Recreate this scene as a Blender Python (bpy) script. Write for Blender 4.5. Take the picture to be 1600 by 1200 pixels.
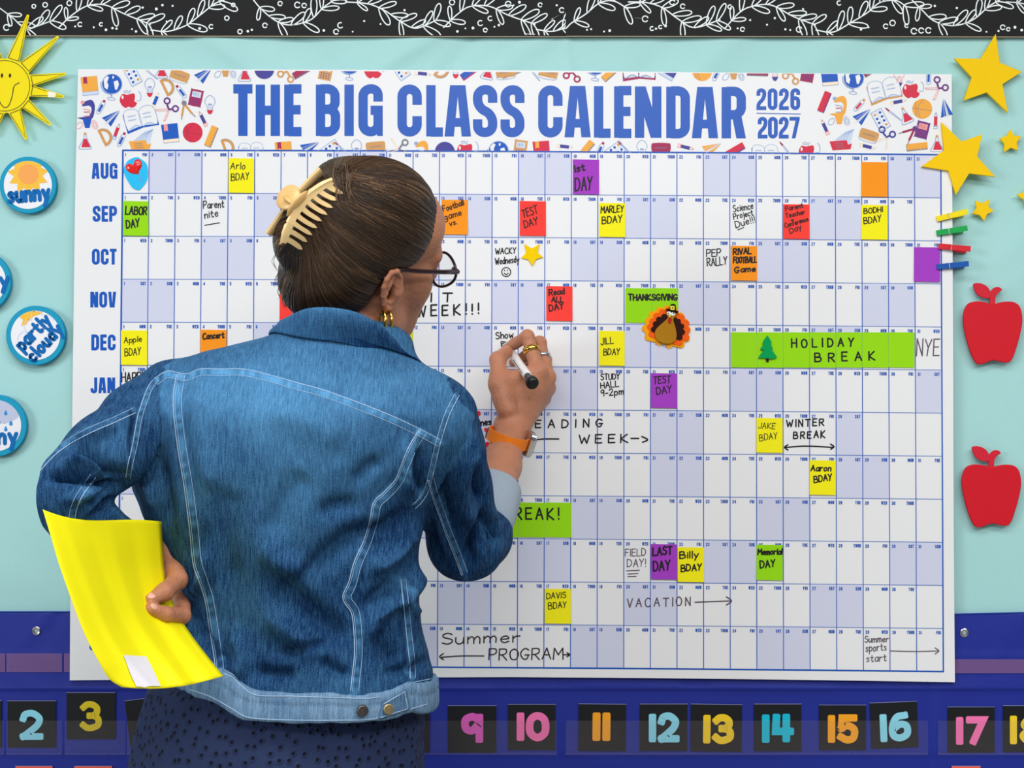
import bpy, bmesh, math, random
import numpy as np
from mathutils import Vector, Matrix
from mathutils.bvhtree import BVHTree

random.seed(7)
rng = np.random.default_rng(11)
for _o in list(bpy.data.objects):
    bpy.data.objects.remove(_o, do_unlink=True)
SC = bpy.context.scene
COL = SC.collection

# ------------------------------------------------------------------ camera
PITCH, YAW = math.radians(1.75), math.radians(0.25)
CAM = Vector((-0.008, -2.222, 1.332))
cd = bpy.data.cameras.new('camera')
cd.lens = 50.0
cd.sensor_width = 36.0
cam = bpy.data.objects.new('camera', cd)
COL.objects.link(cam)
cam.location = CAM
cam.rotation_euler = (math.pi / 2 + PITCH, 0.0, -YAW)
SC.camera = cam
FPX = 1600 * cd.lens / cd.sensor_width

# ------------------------------------------------------------------ world, lamps, exposure
world = bpy.data.worlds.new('world')
SC.world = world
world.use_nodes = True
wb = world.node_tree.nodes['Background']
wb.inputs['Color'].default_value = (0.86, 0.93, 1.0, 1)
wb.inputs['Strength'].default_value = 0.16


def area(name, loc, rot, sx, sy, power, color=(1, 1, 1)):
    l = bpy.data.lights.new(name, 'AREA')
    l.shape = 'RECTANGLE'
    l.size, l.size_y = sx, sy
    l.energy = power
    l.color = color
    o = bpy.data.objects.new(name, l)
    COL.objects.link(o)
    o.location = loc
    o.rotation_euler = rot
    return o


# ceiling lamps in front of the board and the daylight of a window wall to the left
area('ceiling_lamp_near_board', (-0.3, -1.42, 2.75), (0, 0, 0), 2.4, 0.6, 33, (1.0, 0.97, 0.95))
area('ceiling_lamp_mid_room', (0.3, -3.3, 2.75), (math.radians(16), 0, 0), 2.4, 0.6, 56, (1.0, 0.97, 0.95))
area('ceiling_lamp_right', (2.0, -2.0, 2.75), (0, 0, 0), 1.2, 0.6, 34, (1.0, 0.97, 0.94))
area('window_daylight', (-4.2, -3.4, 2.0), (math.radians(78), 0, math.radians(-52)), 1.6, 1.3, 86, (0.93, 0.98, 1.0))

vs = SC.view_settings
vs.view_transform = 'Standard'
vs.look = 'None'
vs.gamma = 1.0
vs.use_curve_mapping = False
vs.exposure = -0.04

# ------------------------------------------------------------------ pixel rays -> points in the room
_R = np.array((Matrix.Rotation(-YAW, 3, 'Z') @ Matrix.Rotation(math.pi / 2 + PITCH, 3, 'X')))
_C = np.array(CAM)


def at(px, py, y):
    """point of the room on the vertical plane at depth y that the photograph shows at (px, py)"""
    px = np.asarray(px, float); py = np.asarray(py, float); y = np.asarray(y, float)
    px, py, y = np.broadcast_arrays(px, py, y)
    d = np.stack([(px - 800) / FPX, (600 - py) / FPX, -np.ones_like(px)], -1) @ _R.T
    t = (y - _C[1]) / d[..., 1]
    return _C + d * t[..., None]


def P(px, py, y):
    return np.array(at(px, py, y))


def to_px(p):
    q = (np.asarray(p) - _C) @ _R
    return np.stack([800 - FPX * q[..., 0] / q[..., 2], 600 + FPX * q[..., 1] / q[..., 2]], -1)


# ------------------------------------------------------------------ materials
def lin(c):
    c = c / 255.0
    return c / 12.92 if c <= 0.04045 else ((c + 0.055) / 1.055) ** 2.4


def rgb(c, k=1.0):
    return tuple(min(0.95, lin(v) * k) for v in c) + (1.0,)


MATS = {}


def mat(name, c=None, rough=0.6, spec=0.3, metal=0.0, bump=None, k=1.06, var=0.0, sheen=0.0, vscale=60.0):
    """procedural principled material; bump=(noise scale, distance), var = tonal variation of its own colour"""
    if name in MATS:
        return MATS[name]
    m = bpy.data.materials.new(name)
    m.use_nodes = True
    nt = m.node_tree
    b = nt.nodes['Principled BSDF']
    col = rgb(c, k)
    b.inputs['Base Color'].default_value = col
    b.inputs['Roughness'].default_value = rough
    b.inputs['Specular IOR Level'].default_value = spec
    b.inputs['Metallic'].default_value = metal
    if sheen:
        b.inputs['Sheen Weight'].default_value = sheen
        b.inputs['Sheen Roughness'].default_value = 0.4
    tc = nt.nodes.new('ShaderNodeTexCoord')
    if var:
        n = nt.nodes.new('ShaderNodeTexNoise')
        n.inputs['Scale'].default_value = vscale
        n.inputs['Detail'].default_value = 5
        nt.links.new(tc.outputs['Object'], n.inputs['Vector'])
        mx = nt.nodes.new('ShaderNodeMix')
        mx.data_type = 'RGBA'
        mx.inputs[6].default_value = tuple(max(0, v * (1 - var)) for v in col[:3]) + (1,)
        mx.inputs[7].default_value = tuple(min(1, v * (1 + var)) for v in col[:3]) + (1,)
        nt.links.new(n.outputs['Fac'], mx.inputs[0])
        nt.links.new(mx.outputs[2], b.inputs['Base Color'])
    if bump:
        n2 = nt.nodes.new('ShaderNodeTexNoise')
        n2.inputs['Scale'].default_value = bump[0]
        n2.inputs['Detail'].default_value = 4
        nt.links.new(tc.outputs['Object'], n2.inputs['Vector'])
        bp = nt.nodes.new('ShaderNodeBump')
        bp.inputs['Strength'].default_value = 0.6
        bp.inputs['Distance'].default_value = bump[1]
        nt.links.new(n2.outputs['Fac'], bp.inputs['Height'])
        nt.links.new(bp.outputs['Normal'], b.inputs['Normal'])
    MATS[name] = m
    return m


# ------------------------------------------------------------------ object helpers
ROOTLOC = {}


def tag(o, label=None, cat=None, group=None, kind=None):
    if label:
        o['label'] = label
    if cat:
        o['category'] = cat
    if group:
        o['group'] = group
    if kind:
        o['kind'] = kind
    return o


def empty(name, loc, label, cat, group=None):
    o = bpy.data.objects.new(name, None)
    o.empty_display_size = 0.05
    COL.objects.link(o)
    o.location = Vector(loc)
    ROOTLOC[o.name] = np.array(loc, float)
    return tag(o, label, cat, group)


def rootloc(o):
    while o.parent is not None:
        o = o.parent
    return ROOTLOC[o.name]


def mesh_obj(name, V, F, mats, parent=None, midx=None, smooth=False, attrs=None):
    V = np.asarray(V, float)
    if parent is None:
        loc = 0.5 * (V.min(0) + V.max(0))
    else:
        loc = rootloc(parent)
    me = bpy.data.meshes.new(name)
    me.from_pydata((V - loc).tolist(), [], F if isinstance(F, list) else F.tolist())
    if not isinstance(mats, (list, tuple)):
        mats = [mats]
    for m in mats:
        me.materials.append(m)
    if midx is not None:
        me.polygons.foreach_set('material_index', np.asarray(midx, dtype=np.int32))
    if smooth:
        me.polygons.foreach_set('use_smooth', np.ones(len(me.polygons), dtype=bool))
    if attrs:
        for an, av in attrs.items():
            a = me.attributes.new(an, 'FLOAT', 'POINT')
            a.data.foreach_set('value', np.asarray(av, dtype=np.float32))
    me.update()
    o = bpy.data.objects.new(name, me)
    COL.objects.link(o)
    if parent is None:
        o.location = loc
        ROOTLOC[o.name] = loc
    else:
        o.parent = parent
    return o


class MB:
    """collects solids (world coordinates) into one mesh"""

    def __init__(s):
        s.V, s.F, s.M = [], [], []
        s.n = 0

    def add(s, V, F, m=0):
        V = np.asarray(V, float)
        s.V.append(V)
        s.F += [tuple(int(i) + s.n for i in f) for f in F]
        s.M += [m] * len(F)
        s.n += len(V)

    def slab(s, pts, y0, y1, m=0, bev=0.0):
        """outline pts (world x,z) between depths y0 (front) and y1 (back), optional bevelled front rim"""
        pts = np.asarray(pts, float)
        a = 0.5 * np.sum(pts[:, 0] * np.roll(pts[:, 1], -1) - np.roll(pts[:, 0], -1) * pts[:, 1])
        if a < 0:
            pts = pts[::-1]
        n = len(pts)
        rings = []
        if bev > 0:
            e = np.roll(pts, -1, 0) - pts
            e /= np.maximum(1e-9, np.linalg.norm(e, axis=1))[:, None]
            nin = np.stack([-e[:, 1], e[:, 0]], 1)
            d = nin + np.roll(nin, 1, 0)
            d /= np.maximum(0.5, np.linalg.norm(d, axis=1))[:, None]
            rings.append((pts + d * bev, y0))
            rings.append((pts + d * bev * 0.3, y0 + bev * 0.35))
            rings.append((pts, y0 + bev))
        else:
            rings.append((pts, y0))
        rings.append((pts, y1))
        V = np.concatenate([np.stack([r[:, 0], np.full(n, y), r[:, 1]], 1) for r, y in rings])
        F = [list(range(n))]
        for k in range(len(rings) - 1):
            for i in range(n):
                j = (i + 1) % n
                F.append([k * n + j, k * n + i, (k + 1) * n + i, (k + 1) * n + j])
        b = (len(rings) - 1) * n
        F.append([b + i for i in reversed(range(n))])
        s.add(V, F, m)

    def tube(s, pts, r, n=8, m=0, closed=False, flat=None):
        """swept round tube; r scalar or per point; flat=(k) squashes along the binormal"""
        pts = np.asarray(pts, float)
        k = len(pts)
        r = np.broadcast_to(np.asarray(r, float), (k,))
        T = np.gradient(pts, axis=0) if not closed else np.roll(pts, -1, 0) - np.roll(pts, 1, 0)
        T /= np.maximum(1e-12, np.linalg.norm(T, axis=1))[:, None]
        up = np.array([0.0, 0, 1]) if abs(T[0][2]) < 0.9 else np.array([1.0, 0, 0])
        N = np.cross(T[0], up); N /= np.linalg.norm(N)
        V = []
        for i in range(k):
            N = N - T[i] * np.dot(N, T[i]); N /= np.linalg.norm(N)
            B = np.cross(T[i], N)
            for q in range(n):
                a = 2 * math.pi * q / n
                V.append(pts[i] + r[i] * (math.cos(a) * N + (flat or 1.0) * math.sin(a) * B))
        F = []
        for i in range(k if closed else k - 1):
            i2 = (i + 1) % k
            for q in range(n):
                q2 = (q + 1) % n
                F.append([i * n + q, i2 * n + q, i2 * n + q2, i * n + q2])
        if not closed:
            F.append(list(range(n)))
            F.append([(k - 1) * n + q for q in reversed(range(n))])
        s.add(V, F, m)

    def lathe(s, base, axis, prof, n=24, m=0):
        """prof = [(distance along the axis, radius)]"""
        base = np.asarray(base, float)
        ax = np.asarray(axis, float); ax = ax / np.linalg.norm(ax)
        u = np.cross(ax, [0, 0, 1.0]) if abs(ax[2]) < 0.9 else np.cross(ax, [1.0, 0, 0])
        u /= np.linalg.norm(u); w = np.cross(ax, u)
        V = []
        for d, r in prof:
            for q in range(n):
                a = 2 * math.pi * q / n
                V.append(base + ax * d + r * (math.cos(a) * u + math.sin(a) * w))
        F = []
        for i in range(len(prof) - 1):
            for q in range(n):
                q2 = (q + 1) % n
                F.append([i * n + q, i * n + q2, (i + 1) * n + q2, (i + 1) * n + q])
        F.append(list(reversed(range(n))))
        F.append([(len(prof) - 1) * n + q for q in range(n)])
        s.add(V, F, m)

    def sphere(s, c, r, m=0, nu=16, nv=10, M3=None):
        c = np.asarray(c, float)
        r = np.broadcast_to(np.asarray(r, float), (3,))
        V = [[0, 0, 1.0]]
        for i in range(1, nv):
            t = math.pi * i / nv
            for q in range(nu):
                a = 2 * math.pi * q / nu
                V.append([math.sin(t) * math.cos(a), math.sin(t) * math.sin(a), math.cos(t)])
        V.append([0, 0, -1.0])
        V = np.array(V) * r
        if M3 is not None:
            V = V @ np.asarray(M3).T
        V = V + c
        F = []
        for q in range(nu):
            F.append([0, 1 + q, 1 + (q + 1) % nu])
            F.append([len(V) - 1, 1 + (nv - 2) * nu + (q + 1) % nu, 1 + (nv - 2) * nu + q])
        for i in range(nv - 2):
            for q in range(nu):
                q2 = (q + 1) % nu
                F.append([1 + i * nu + q, 1 + (i + 1) * nu + q, 1 + (i + 1) * nu + q2, 1 + i * nu + q2])
        s.add(V, F, m)

    def build(s, name, mats, parent=None, smooth=False):
        return mesh_obj(name, np.concatenate(s.V), s.F, mats, parent, s.M, smooth)


def xz(pts_px, y):
    q = at([p[0] for p in pts_px], [p[1] for p in pts_px], y)
    return q[:, [0, 2]]


def crom(pts, n=6, closed=False):
    """Catmull-Rom through pts"""
    p = np.asarray(pts, float)
    if len(p) < 3:
        return p
    k = len(p)
    out = []
    rngi = range(k) if closed else range(k - 1)
    for i in rngi:
        if closed:
            a, b, c, d = p[(i - 1) % k], p[i], p[(i + 1) % k], p[(i + 2) % k]
        else:
            b, c = p[i], p[i + 1]
            a = p[i - 1] if i > 0 else 2 * b - c
            d = p[i + 2] if i + 2 < k else 2 * c - b
        for j in range(n):
            t = j / n
            out.append(0.5 * (2 * b + (c - a) * t + (2 * a - 5 * b + 4 * c - d) * t * t + (3 * b - a - 3 * c + d) * t ** 3))
    if not closed:
        out.append(p[-1])
    return np.array(out)


# ------------------------------------------------------------------ flat printing / ink
def ribbon_quads(pts, w, closed=False):
    pts = np.asarray(pts, float)
    keep = [0]
    for i in range(1, len(pts)):
        if np.linalg.norm(pts[i] - pts[keep[-1]]) > 1e-4:
            keep.append(i)
    pts = pts[keep]
    if closed and len(pts) > 2 and np.linalg.norm(pts[0] - pts[-1]) < 1e-4:
        pts = pts[:-1]
    n = len(pts)
    if n < 2:
        return []
    h = w / 2.0
    L, Rr = [], []
    for i in range(n):
        if closed:
            a, b, c = pts[i - 1], pts[i], pts[(i + 1) % n]
        else:
            a = pts[max(0, i - 1)]; b = pts[i]; c = pts[min(n - 1, i + 1)]
        d1 = b - a if np.linalg.norm(b - a) > 1e-9 else c - b
        d2 = c - b if np.linalg.norm(c - b) > 1e-9 else d1
        d1 = d1 / np.linalg.norm(d1); d2 = d2 / np.linalg.norm(d2)
        n1 = np.array([-d1[1], d1[0]]); n2 = np.array([-d2[1], d2[0]])
        m = n1 + n2
        l = np.linalg.norm(m)
        m = n1 if l < 1e-6 else m / l
        s = h / max(0.5, float(np.dot(m, n1)))
        L.append(b + m * s); Rr.append(b - m * s)
    q = []
    for i in range(n if closed else n - 1):
        j = (i + 1) % n
        q.append([L[i], L[j], Rr[j], Rr[i]])
    return q


def disc(c, r, n=12, r2=None, rot=0.0):
    r2 = r if r2 is None else r2
    ca, sa = math.cos(rot), math.sin(rot)
    o = []
    for i in range(n):
        a = 2 * math.pi * i / n
        x, y = r * math.cos(a), r2 * math.sin(a)
        o.append((c[0] + x * ca - y * sa, c[1] + x * sa + y * ca))
    return o


def clip_half(poly, nx, ny, d):
    """keep nx*x+ny*y >= d"""
    out = []
    k = len(poly)
    for i in range(k):
        a, b = poly[i], poly[(i + 1) % k]
        da = nx * a[0] + ny * a[1] - d
        db = nx * b[0] + ny * b[1] - d
        if da >= 0:
            out.append(a)
        if da * db < 0:
            t = da / (da - db)
            out.append((a[0] + (b[0] - a[0]) * t, a[1] + (b[1] - a[1]) * t))
    return out


class Ink:
    """printing or handwriting lying on a surface. coordinates in photograph pixels on that surface"""
    EPS = 0.0001

    def __init__(s, y, surf=None, clips=()):
        s.y = y; s.surf = surf; s.clips = list(clips)
        s.px, s.lay, s.F, s.M, s.mats, s.k = [], [], [], [], [], 0

    def mi(s, m):
        if m not in s.mats:
            s.mats.append(m)
        return s.mats.index(m)

    def poly(s, pts, m, layer=0):
        pts = [tuple(p) for p in pts]
        for c in s.clips:
            pts = clip_half(pts, *c)
            if len(pts) < 3:
                return
        a = 0.5 * sum(pts[i][0] * pts[(i + 1) % len(pts)][1] - pts[(i + 1) % len(pts)][0] * pts[i][1] for i in range(len(pts)))
        if a > 0:
            pts = pts[::-1]
        b = len(s.px)
        s.px += pts
        s.k = (s.k + 1) % 11
        s.lay += [layer + 0.085 * s.k] * len(pts)
        s.F.append(list(range(b, b + len(pts))))
        s.M.append(s.mi(m))

    def stroke(s, pts, w, m, layer=0, closed=False, cap=True):
        for q in ribbon_quads(pts, w, closed):
            s.poly(q, m, layer)
        if cap and not closed:
            s.poly(disc(pts[0], w / 2, 8), m, layer)
            s.poly(disc(pts[-1], w / 2, 8), m, layer)

    def pen(s, pts, w, m, layer=0):
        """freehand line: segments with round joints"""
        pts = np.asarray(pts, float)
        for i in range(len(pts) - 1):
            for q in ribbon_quads(pts[i:i + 2], w):
                s.poly(q, m, layer)
        for p in pts:
            s.poly(disc(p, w / 2, 8), m, layer)

    def build(s, name, parent, label=None):
        px = np.array(s.px)
        lay = np.array(s.lay, float)
        y = s.y - lay * s.EPS
        if s.surf is not None:
            y = y + s.surf(px[:, 0], px[:, 1])
        V = at(px[:, 0], px[:, 1], y)
        o = mesh_obj(name, V, s.F, s.mats, parent, s.M)
        if label:
            o['label'] = label
        return o


# single-line letters for handwriting and rounded lettering; ~ marks a curve
GL = {
 'A': '0,0 .3,1 .6,0|.12,.38 .5,.38', 'B': '0,0 0,1|~0,1 .42,.95 .42,.6 0,.53|~0,.53 .55,.45 .5,.05 0,0',
 'C': '~.55,.85 .3,1 .05,.75 0,.4 .15,.05 .4,0 .58,.15', 'D': '0,0 0,1|~0,1 .4,.9 .58,.5 .4,.1 0,0',
 'E': '.5,1 0,1 0,0 .5,0|0,.52 .42,.52', 'F': '.5,1 0,1 0,0|0,.52 .42,.52',
 'G': '~.55,.85 .3,1 .05,.75 0,.4 .2,.03 .45,.05 .55,.4|.3,.4 .6,.4', 'H': '0,1 0,0|.55,1 .55,0|0,.5 .55,.5',
 'I': '.05,1 .05,0', 'J': '~.42,1 .42,.3 .3,0 .1,.02 0,.2', 'K': '0,1 0,0|.5,1 0,.45 .55,0', 'L': '0,1 0,0 .5,0',
 'M': '0,0 .05,1 .35,.4 .65,1 .7,0', 'N': '0,0 0,1 .5,0 .5,1', 'O': '~.3,1 .06,.82 0,.5 .1,.1 .3,0 .5,.1 .6,.5 .5,.85 .3,1',
 'P': '0,0 0,1|~0,1 .45,.98 .5,.65 .3,.48 0,.47', 'R': '0,0 0,1|~0,1 .45,.98 .5,.68 .3,.5 0,.47|.2,.47 .55,0',
 'S': '~.5,.88 .3,1 .08,.88 .08,.65 .3,.52 .5,.4 .5,.15 .28,0 .02,.12', 'T': '0,1 .6,1|.3,1 .3,0',
 'U': '~0,1 0,.35 .1,.05 .28,0 .45,.08 .55,.4 .55,1', 'V': '0,1 .28,0 .56,1', 'W': '0,1 .2,0 .4,.7 .6,0 .8,1',
 'X': '0,1 .55,0|.55,1 0,0', 'Y': '0,1 .27,.5|.55,1 .27,.5 .2,0', 'Z': '0,1 .5,1 0,0 .55,0',
 'a': '~.45,.5 .25,.6 .03,.4 .05,.08 .25,.02 .42,.25 .45,.55|.45,.6 .45,0', 'b': '0,1 0,0|~0,.4 .25,.6 .45,.35 .3,.02 0,.08',
 'c': '~.42,.5 .22,.6 .02,.35 .15,.02 .42,.12', 'd': '~.42,.45 .22,.6 .02,.35 .15,.02 .4,.15|.43,1 .43,0',
 'e': '~.03,.32 .4,.36 .3,.6 .08,.5 .02,.25 .18,.01 .42,.12', 'f': '~.4,.95 .22,.95 .15,.6 .15,0|0,.55 .35,.55',
 'g': '~.42,.45 .22,.6 .02,.35 .15,.05 .42,.2|~.43,.58 .43,-.2 .2,-.38 .02,-.25', 'h': '0,1 0,0|~0,.35 .22,.6 .4,.45 .4,0',
 'i': '.04,.6 .04,0|.04,.8 .05,.84', 'j': '~.15,.6 .15,-.2 0,-.35|.15,.8 .16,.84', 'k': '0,1 0,0|.35,.6 0,.28 .38,0', 'l': '.04,1 .04,0',
 'm': '0,.6 0,0|~0,.35 .17,.6 .3,.45 .3,0|~.3,.35 .47,.6 .6,.45 .6,0', 'n': '0,.6 0,0|~0,.35 .22,.6 .4,.45 .4,0',
 'o': '~.22,.6 .02,.4 .08,.05 .28,.02 .43,.3 .35,.55 .22,.6', 'p': '0,.6 0,-.38|~0,.4 .25,.6 .45,.35 .3,.02 0,.1',
 'r': '0,.6 0,0|~0,.35 .15,.55 .35,.57', 's': '~.36,.52 .18,.6 .05,.48 .2,.33 .36,.2 .2,.01 .02,.08', 't': '~.17,.9 .17,.15 .28,0 .4,.08|0,.6 .38,.6',
 'u': '~0,.6 0,.2 .15,0 .35,.15 .4,.6|.4,.6 .4,0', 'v': '0,.6 .2,0 .4,.6', 'w': '0,.6 .14,0 .3,.45 .45,0 .6,.6', 'y': '0,.6 .22,.05|.45,.6 .22,.05 .08,-.38',
 'x': '0,.6 .4,0|.4,.6 0,0', '!': '.05,1 .05,.32|.05,.04 .06,.0', '.': '.03,.02 .06,0', '-': '0,.42 .35,.42', '+': '.2,.7 .2,.2|0,.45 .4,.45',
 '1': '.05,1 .05,0', '2': '~0,.75 .1,.95 .35,.98 .45,.7 .25,.35 0,0|0,0 .5,0', '9': '~.45,.75 .25,1 .03,.75 .15,.5 .43,.65|.45,.9 .4,0',
 '3': '~0,.88 .25,1 .45,.8 .38,.58 .18,.53|~.18,.53 .45,.45 .48,.18 .25,0 0,.12', '0': '~.25,1 .03,.75 .03,.25 .25,0 .47,.25 .47,.75 .25,1',
 '4': '.33,0 .33,1 0,.3 .5,.3', '5': '.45,1 .08,1 .03,.55|~.03,.55 .3,.63 .48,.35 .3,.02 0,.1',
 '6': '~.4,.98 .15,.75 .02,.35 .2,0 .43,.12 .42,.42 .2,.52 .05,.35', '7': '0,1 .5,1 .15,0',
 '8': '~.25,.53 .04,.72 .25,1 .46,.72 .25,.53 .02,.25 .25,0 .48,.25 .25,.53', ' ': '',
}
_GC = {}


def glyph(ch):
    if ch not in _GC:
        st, mx = [], 0.0
        for s in GL.get(ch, '').split('|'):
            if not s:
                continue
            c = s.startswith('~')
            p = np.array([[float(v) for v in q.split(',')] for q in s.lstrip('~').split()])
            if c:
                p = crom(p, 5)
            st.append(p)
            mx = max(mx, p[:, 0].max())
        _GC[ch] = (st, mx if st else 0.35)
    return _GC[ch]


def write(text, x0, y0, x1, y1, h, track=0.2, slant=0.0, jit=0.02):
    """letters of one handwritten line from (x0,y0) to (x1,y1) (baseline, pixels). -> [(centre x, [strokes])]"""
    tot = sum(glyph(c)[1] for c in text) + track * (len(text) - 1)
    L = math.hypot(x1 - x0, y1 - y0)
    ux, uy = (x1 - x0) / L, (y1 - y0) / L
    sx = L / max(tot, 1e-6)
    out, cx = [], 0.0
    for c in text:
        st, w = glyph(c)
        g = []
        ox, oy, sc = random.uniform(-jit, jit), random.uniform(-jit, jit) * 2, 1 + random.uniform(-jit, jit) * 2
        for p in st:
            a = (cx + p[:, 0] + ox + slant * p[:, 1] * h / sx) * sx
            b = (p[:, 1] * sc + oy) * h
            g.append(np.stack([x0 + a * ux + b * uy, y0 + a * uy - b * ux], 1))
        out.append((x0 + (cx + w / 2) * sx * ux, g))
        cx += w + track
    return out


def hand(ink, text, x0, y0, x1, y1, h, w, m, track=0.2, slant=0.0, jit=0.02, layer=0):
    for _, g in write(text, x0, y0, x1, y1, h, track, slant, jit):
        for p in g:
            ink.pen(p, w, m, layer)


# heavy condensed capitals of the printed calendar
def rr(pts, r, seg=5, closed=False):
    p = [np.array(q, float) for q in pts]
    k = len(p)
    out = []
    for i in range(k):
        if not closed and i in (0, k - 1):
            out.append(p[i]); continue
        a, b, c = p[i - 1], p[i], p[(i + 1) % k]
        d1 = (a - b); l1 = np.linalg.norm(d1); d1 = d1 / l1
        d2 = (c - b); l2 = np.linalg.norm(d2); d2 = d2 / l2
        q = min(r, l1 * 0.499, l2 * 0.499)
        s, e = b + d1 * q, b + d2 * q
        for j in range(seg + 1):
            t = j / seg
            out.append(b + (s - b) * (1 - math.sin(t * math.pi / 2)) + (e - b) * (1 - math.cos(t * math.pi / 2)))
    return np.array(out)


def bold(ch, w, h, t, seg=5):
    """-> (ribbons [(pts, closed)], polygons); box 0..w, 0..h (y up), stem t"""
    c = t / 2
    tb = t * 0.92
    cb = tb / 2
    R = w * 0.46
    S, Q = [], []
    l = lambda *p: S.append((np.array(p, float), False))
    q = lambda *p: Q.append(np.array(p, float))
    o = lambda pts, r=R, cl=False: S.append((rr(pts, r, seg, cl), cl))
    if ch == 'T':
        l((0, h - cb), (w, h - cb)); l((w / 2, h), (w / 2, 0))
    elif ch == 'H':
        l((c, 0), (c, h)); l((w - c, 0), (w - c, h)); l((c, h * .5), (w - c, h * .5))
    elif ch in 'EF':
        l((c, 0), (c, h)); l((c, h - cb), (w, h - cb)); l((c, h * .51), (w * .95, h * .51))
        if ch == 'E':
            l((c, cb), (w, cb))
    elif ch == 'B':
        l((c, 0), (c, h))
        o([(c, h - cb), (w - c * 1.1, h - cb), (w - c * 1.1, h * .52), (c, h * .52)], R * .7)
        o([(c, h * .52), (w - c, h * .52), (w - c, cb), (c, cb)], R * .7)
    elif ch == 'I':
        l((w / 2, 0), (w / 2, h))
    elif ch == 'G':
        o([(w - c, h * .67), (w - c, h - cb), (c, h - cb), (c, cb), (w - c, cb), (w - c, h * .5)])
        l((w * .5, h * .5), (w, h * .5)); q((w - t * .6, 0), (w, 0), (w, h * .3), (w - t * .6, h * .3))
    elif ch == 'C':
        o([(w - c, h * .61), (w - c, h - cb), (c, h - cb), (c, cb), (w - c, cb), (w - c, h * .39)])
    elif ch == 'L':
        l((c, 0), (c, h)); l((c, cb), (w, cb))
    elif ch == 'A':
        k = t * .82
        q((0, 0), (t, 0), (w / 2 + t * .12, h), (w / 2 - k, h)); q((w - t, 0), (w, 0), (w / 2 + k, h), (w / 2 - t * .12, h))
        q((w * .22, h * .19), (w * .78, h * .19), (w * .72, h * .36), (w * .28, h * .36))
    elif ch == 'V':
        k = t * .8
        q((0, h), (t, h), (w / 2 + t * .1, 0), (w / 2 - k, 0)); q((w - t, h), (w, h), (w / 2 + k, 0), (w / 2 - t * .1, 0))
    elif ch == 'S':
        o([(w - c, h * .66), (w - c, h - cb), (c, h - cb), (c, h * .56), (w - c, h * .44), (w - c, cb), (c, cb), (c, h * .34)], R)
    elif ch == 'N':
        l((c, 0), (c, h)); l((w - c, 0), (w - c, h)); q((0, h), (t * 1.15, h), (w, 0), (w - t * 1.15, 0))
    elif ch == 'M':
        l((c, 0), (c, h)); l((w - c, 0), (w - c, h)); q((0, h), (t, h), (w / 2 + c, h * .2), (w / 2 - c, h * .2)); q((w - t, h), (w, h), (w / 2 + c, h * .2), (w / 2 - c, h * .2))
    elif ch == 'W':
        a = t * .9
        for s_ in (0, 1):
            x = s_ * (w - a) / 2 * 1.0
            q((x, h), (x + a * .9, h), (x + w * .25 + a * .3, 0), (x + w * .25 - a * .45, 0))
            q((x + w * .5 - a * .5, h), (x + w * .5 + a * .4, h), (x + w * .25 + a * .45, 0), (x + w * .25 - a * .3, 0))
    elif ch == 'D':
        l((c, 0), (c, h)); o([(c, h - cb), (w - c, h - cb), (w - c, cb), (c, cb)], R * .8)
    elif ch == 'R' or ch == 'P':
        l((c, 0), (c, h)); o([(c, h - cb), (w - c, h - cb), (w - c, h * .46), (c, h * .46)], R * .7)
        if ch == 'R':
            q((w * .42, h * .46), (w * .42 + t, h * .46), (w, 0), (w - t * 1.02, 0))
    elif ch == 'U':
        o([(c, h), (c, cb), (w - c, cb), (w - c, h)])
    elif ch in 'O0':
        o([(c, cb), (w - c, cb), (w - c, h - cb), (c, h - cb)], R, True)
    elif ch == 'J':
        o([(w - c, h), (w - c, cb), (c, cb), (c, h * .32)])
    elif ch == 'Y':
        q((0, h), (t, h), (w / 2 + c, h * .4), (w / 2 - c, h * .4)); q((w - t, h), (w, h), (w / 2 + c, h * .4), (w / 2 - c, h * .4)); l((w / 2, 0), (w / 2, h * .45))
    elif ch == '1':
        l((w / 2, 0), (w / 2, h))
    elif ch == '2':
        o([(c, h * .66), (c, h - cb), (w - c, h - cb), (w - c, h * .56), (c, h * .28), (c, cb)], R); l((0, cb), (w, cb))
    elif ch == '3':
        o([(c, h * .7), (c, h - cb), (w - c, h - cb), (w - c, h * .52), (w * .4, h * .52)], R * .8); o([(w * .4, h * .52), (w - c, h * .52), (w - c, cb), (c, cb), (c, h * .3)], R * .8)
    elif ch == '4':
        l((w * .7, 0), (w * .7, h)); q((0, h * .25), (t, h * .25), (w * .72, h), (w * .45, h)); l((0, h * .3), (w, h * .3))
    elif ch == '5':
        l((c, h * .45), (c, h)); l((c, h - cb), (w, h - cb)); o([(c, h * .56), (w - c, h * .56), (w - c, cb), (c, cb), (c, h * .3)], R * .8)
    elif ch == '6':
        o([(w - c, h * .7), (w - c, h - cb), (c, h - cb), (c, cb), (w - c, cb), (w - c, h * .55), (c, h * .55)], R)
    elif ch == '7':
        l((0, h - cb), (w, h - cb)); q((w - t, h - t * .5), (w, h - t * .5), (w * .22 + t, 0), (w * .22, 0))
    elif ch == '8':
        o([(c, h * .5), (w - c, h * .5), (w - c, h - cb), (c, h - cb)], R * .8, True); o([(c, cb), (w - c, cb), (w - c, h * .5), (c, h * .5)], R * .8, True)
    elif ch == '9':
        o([(c, h * .3), (c, cb), (w - c, cb), (w - c, h - cb), (c, h - cb), (c, h * .46), (w - c, h * .46)], R)
    return S, Q


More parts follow.
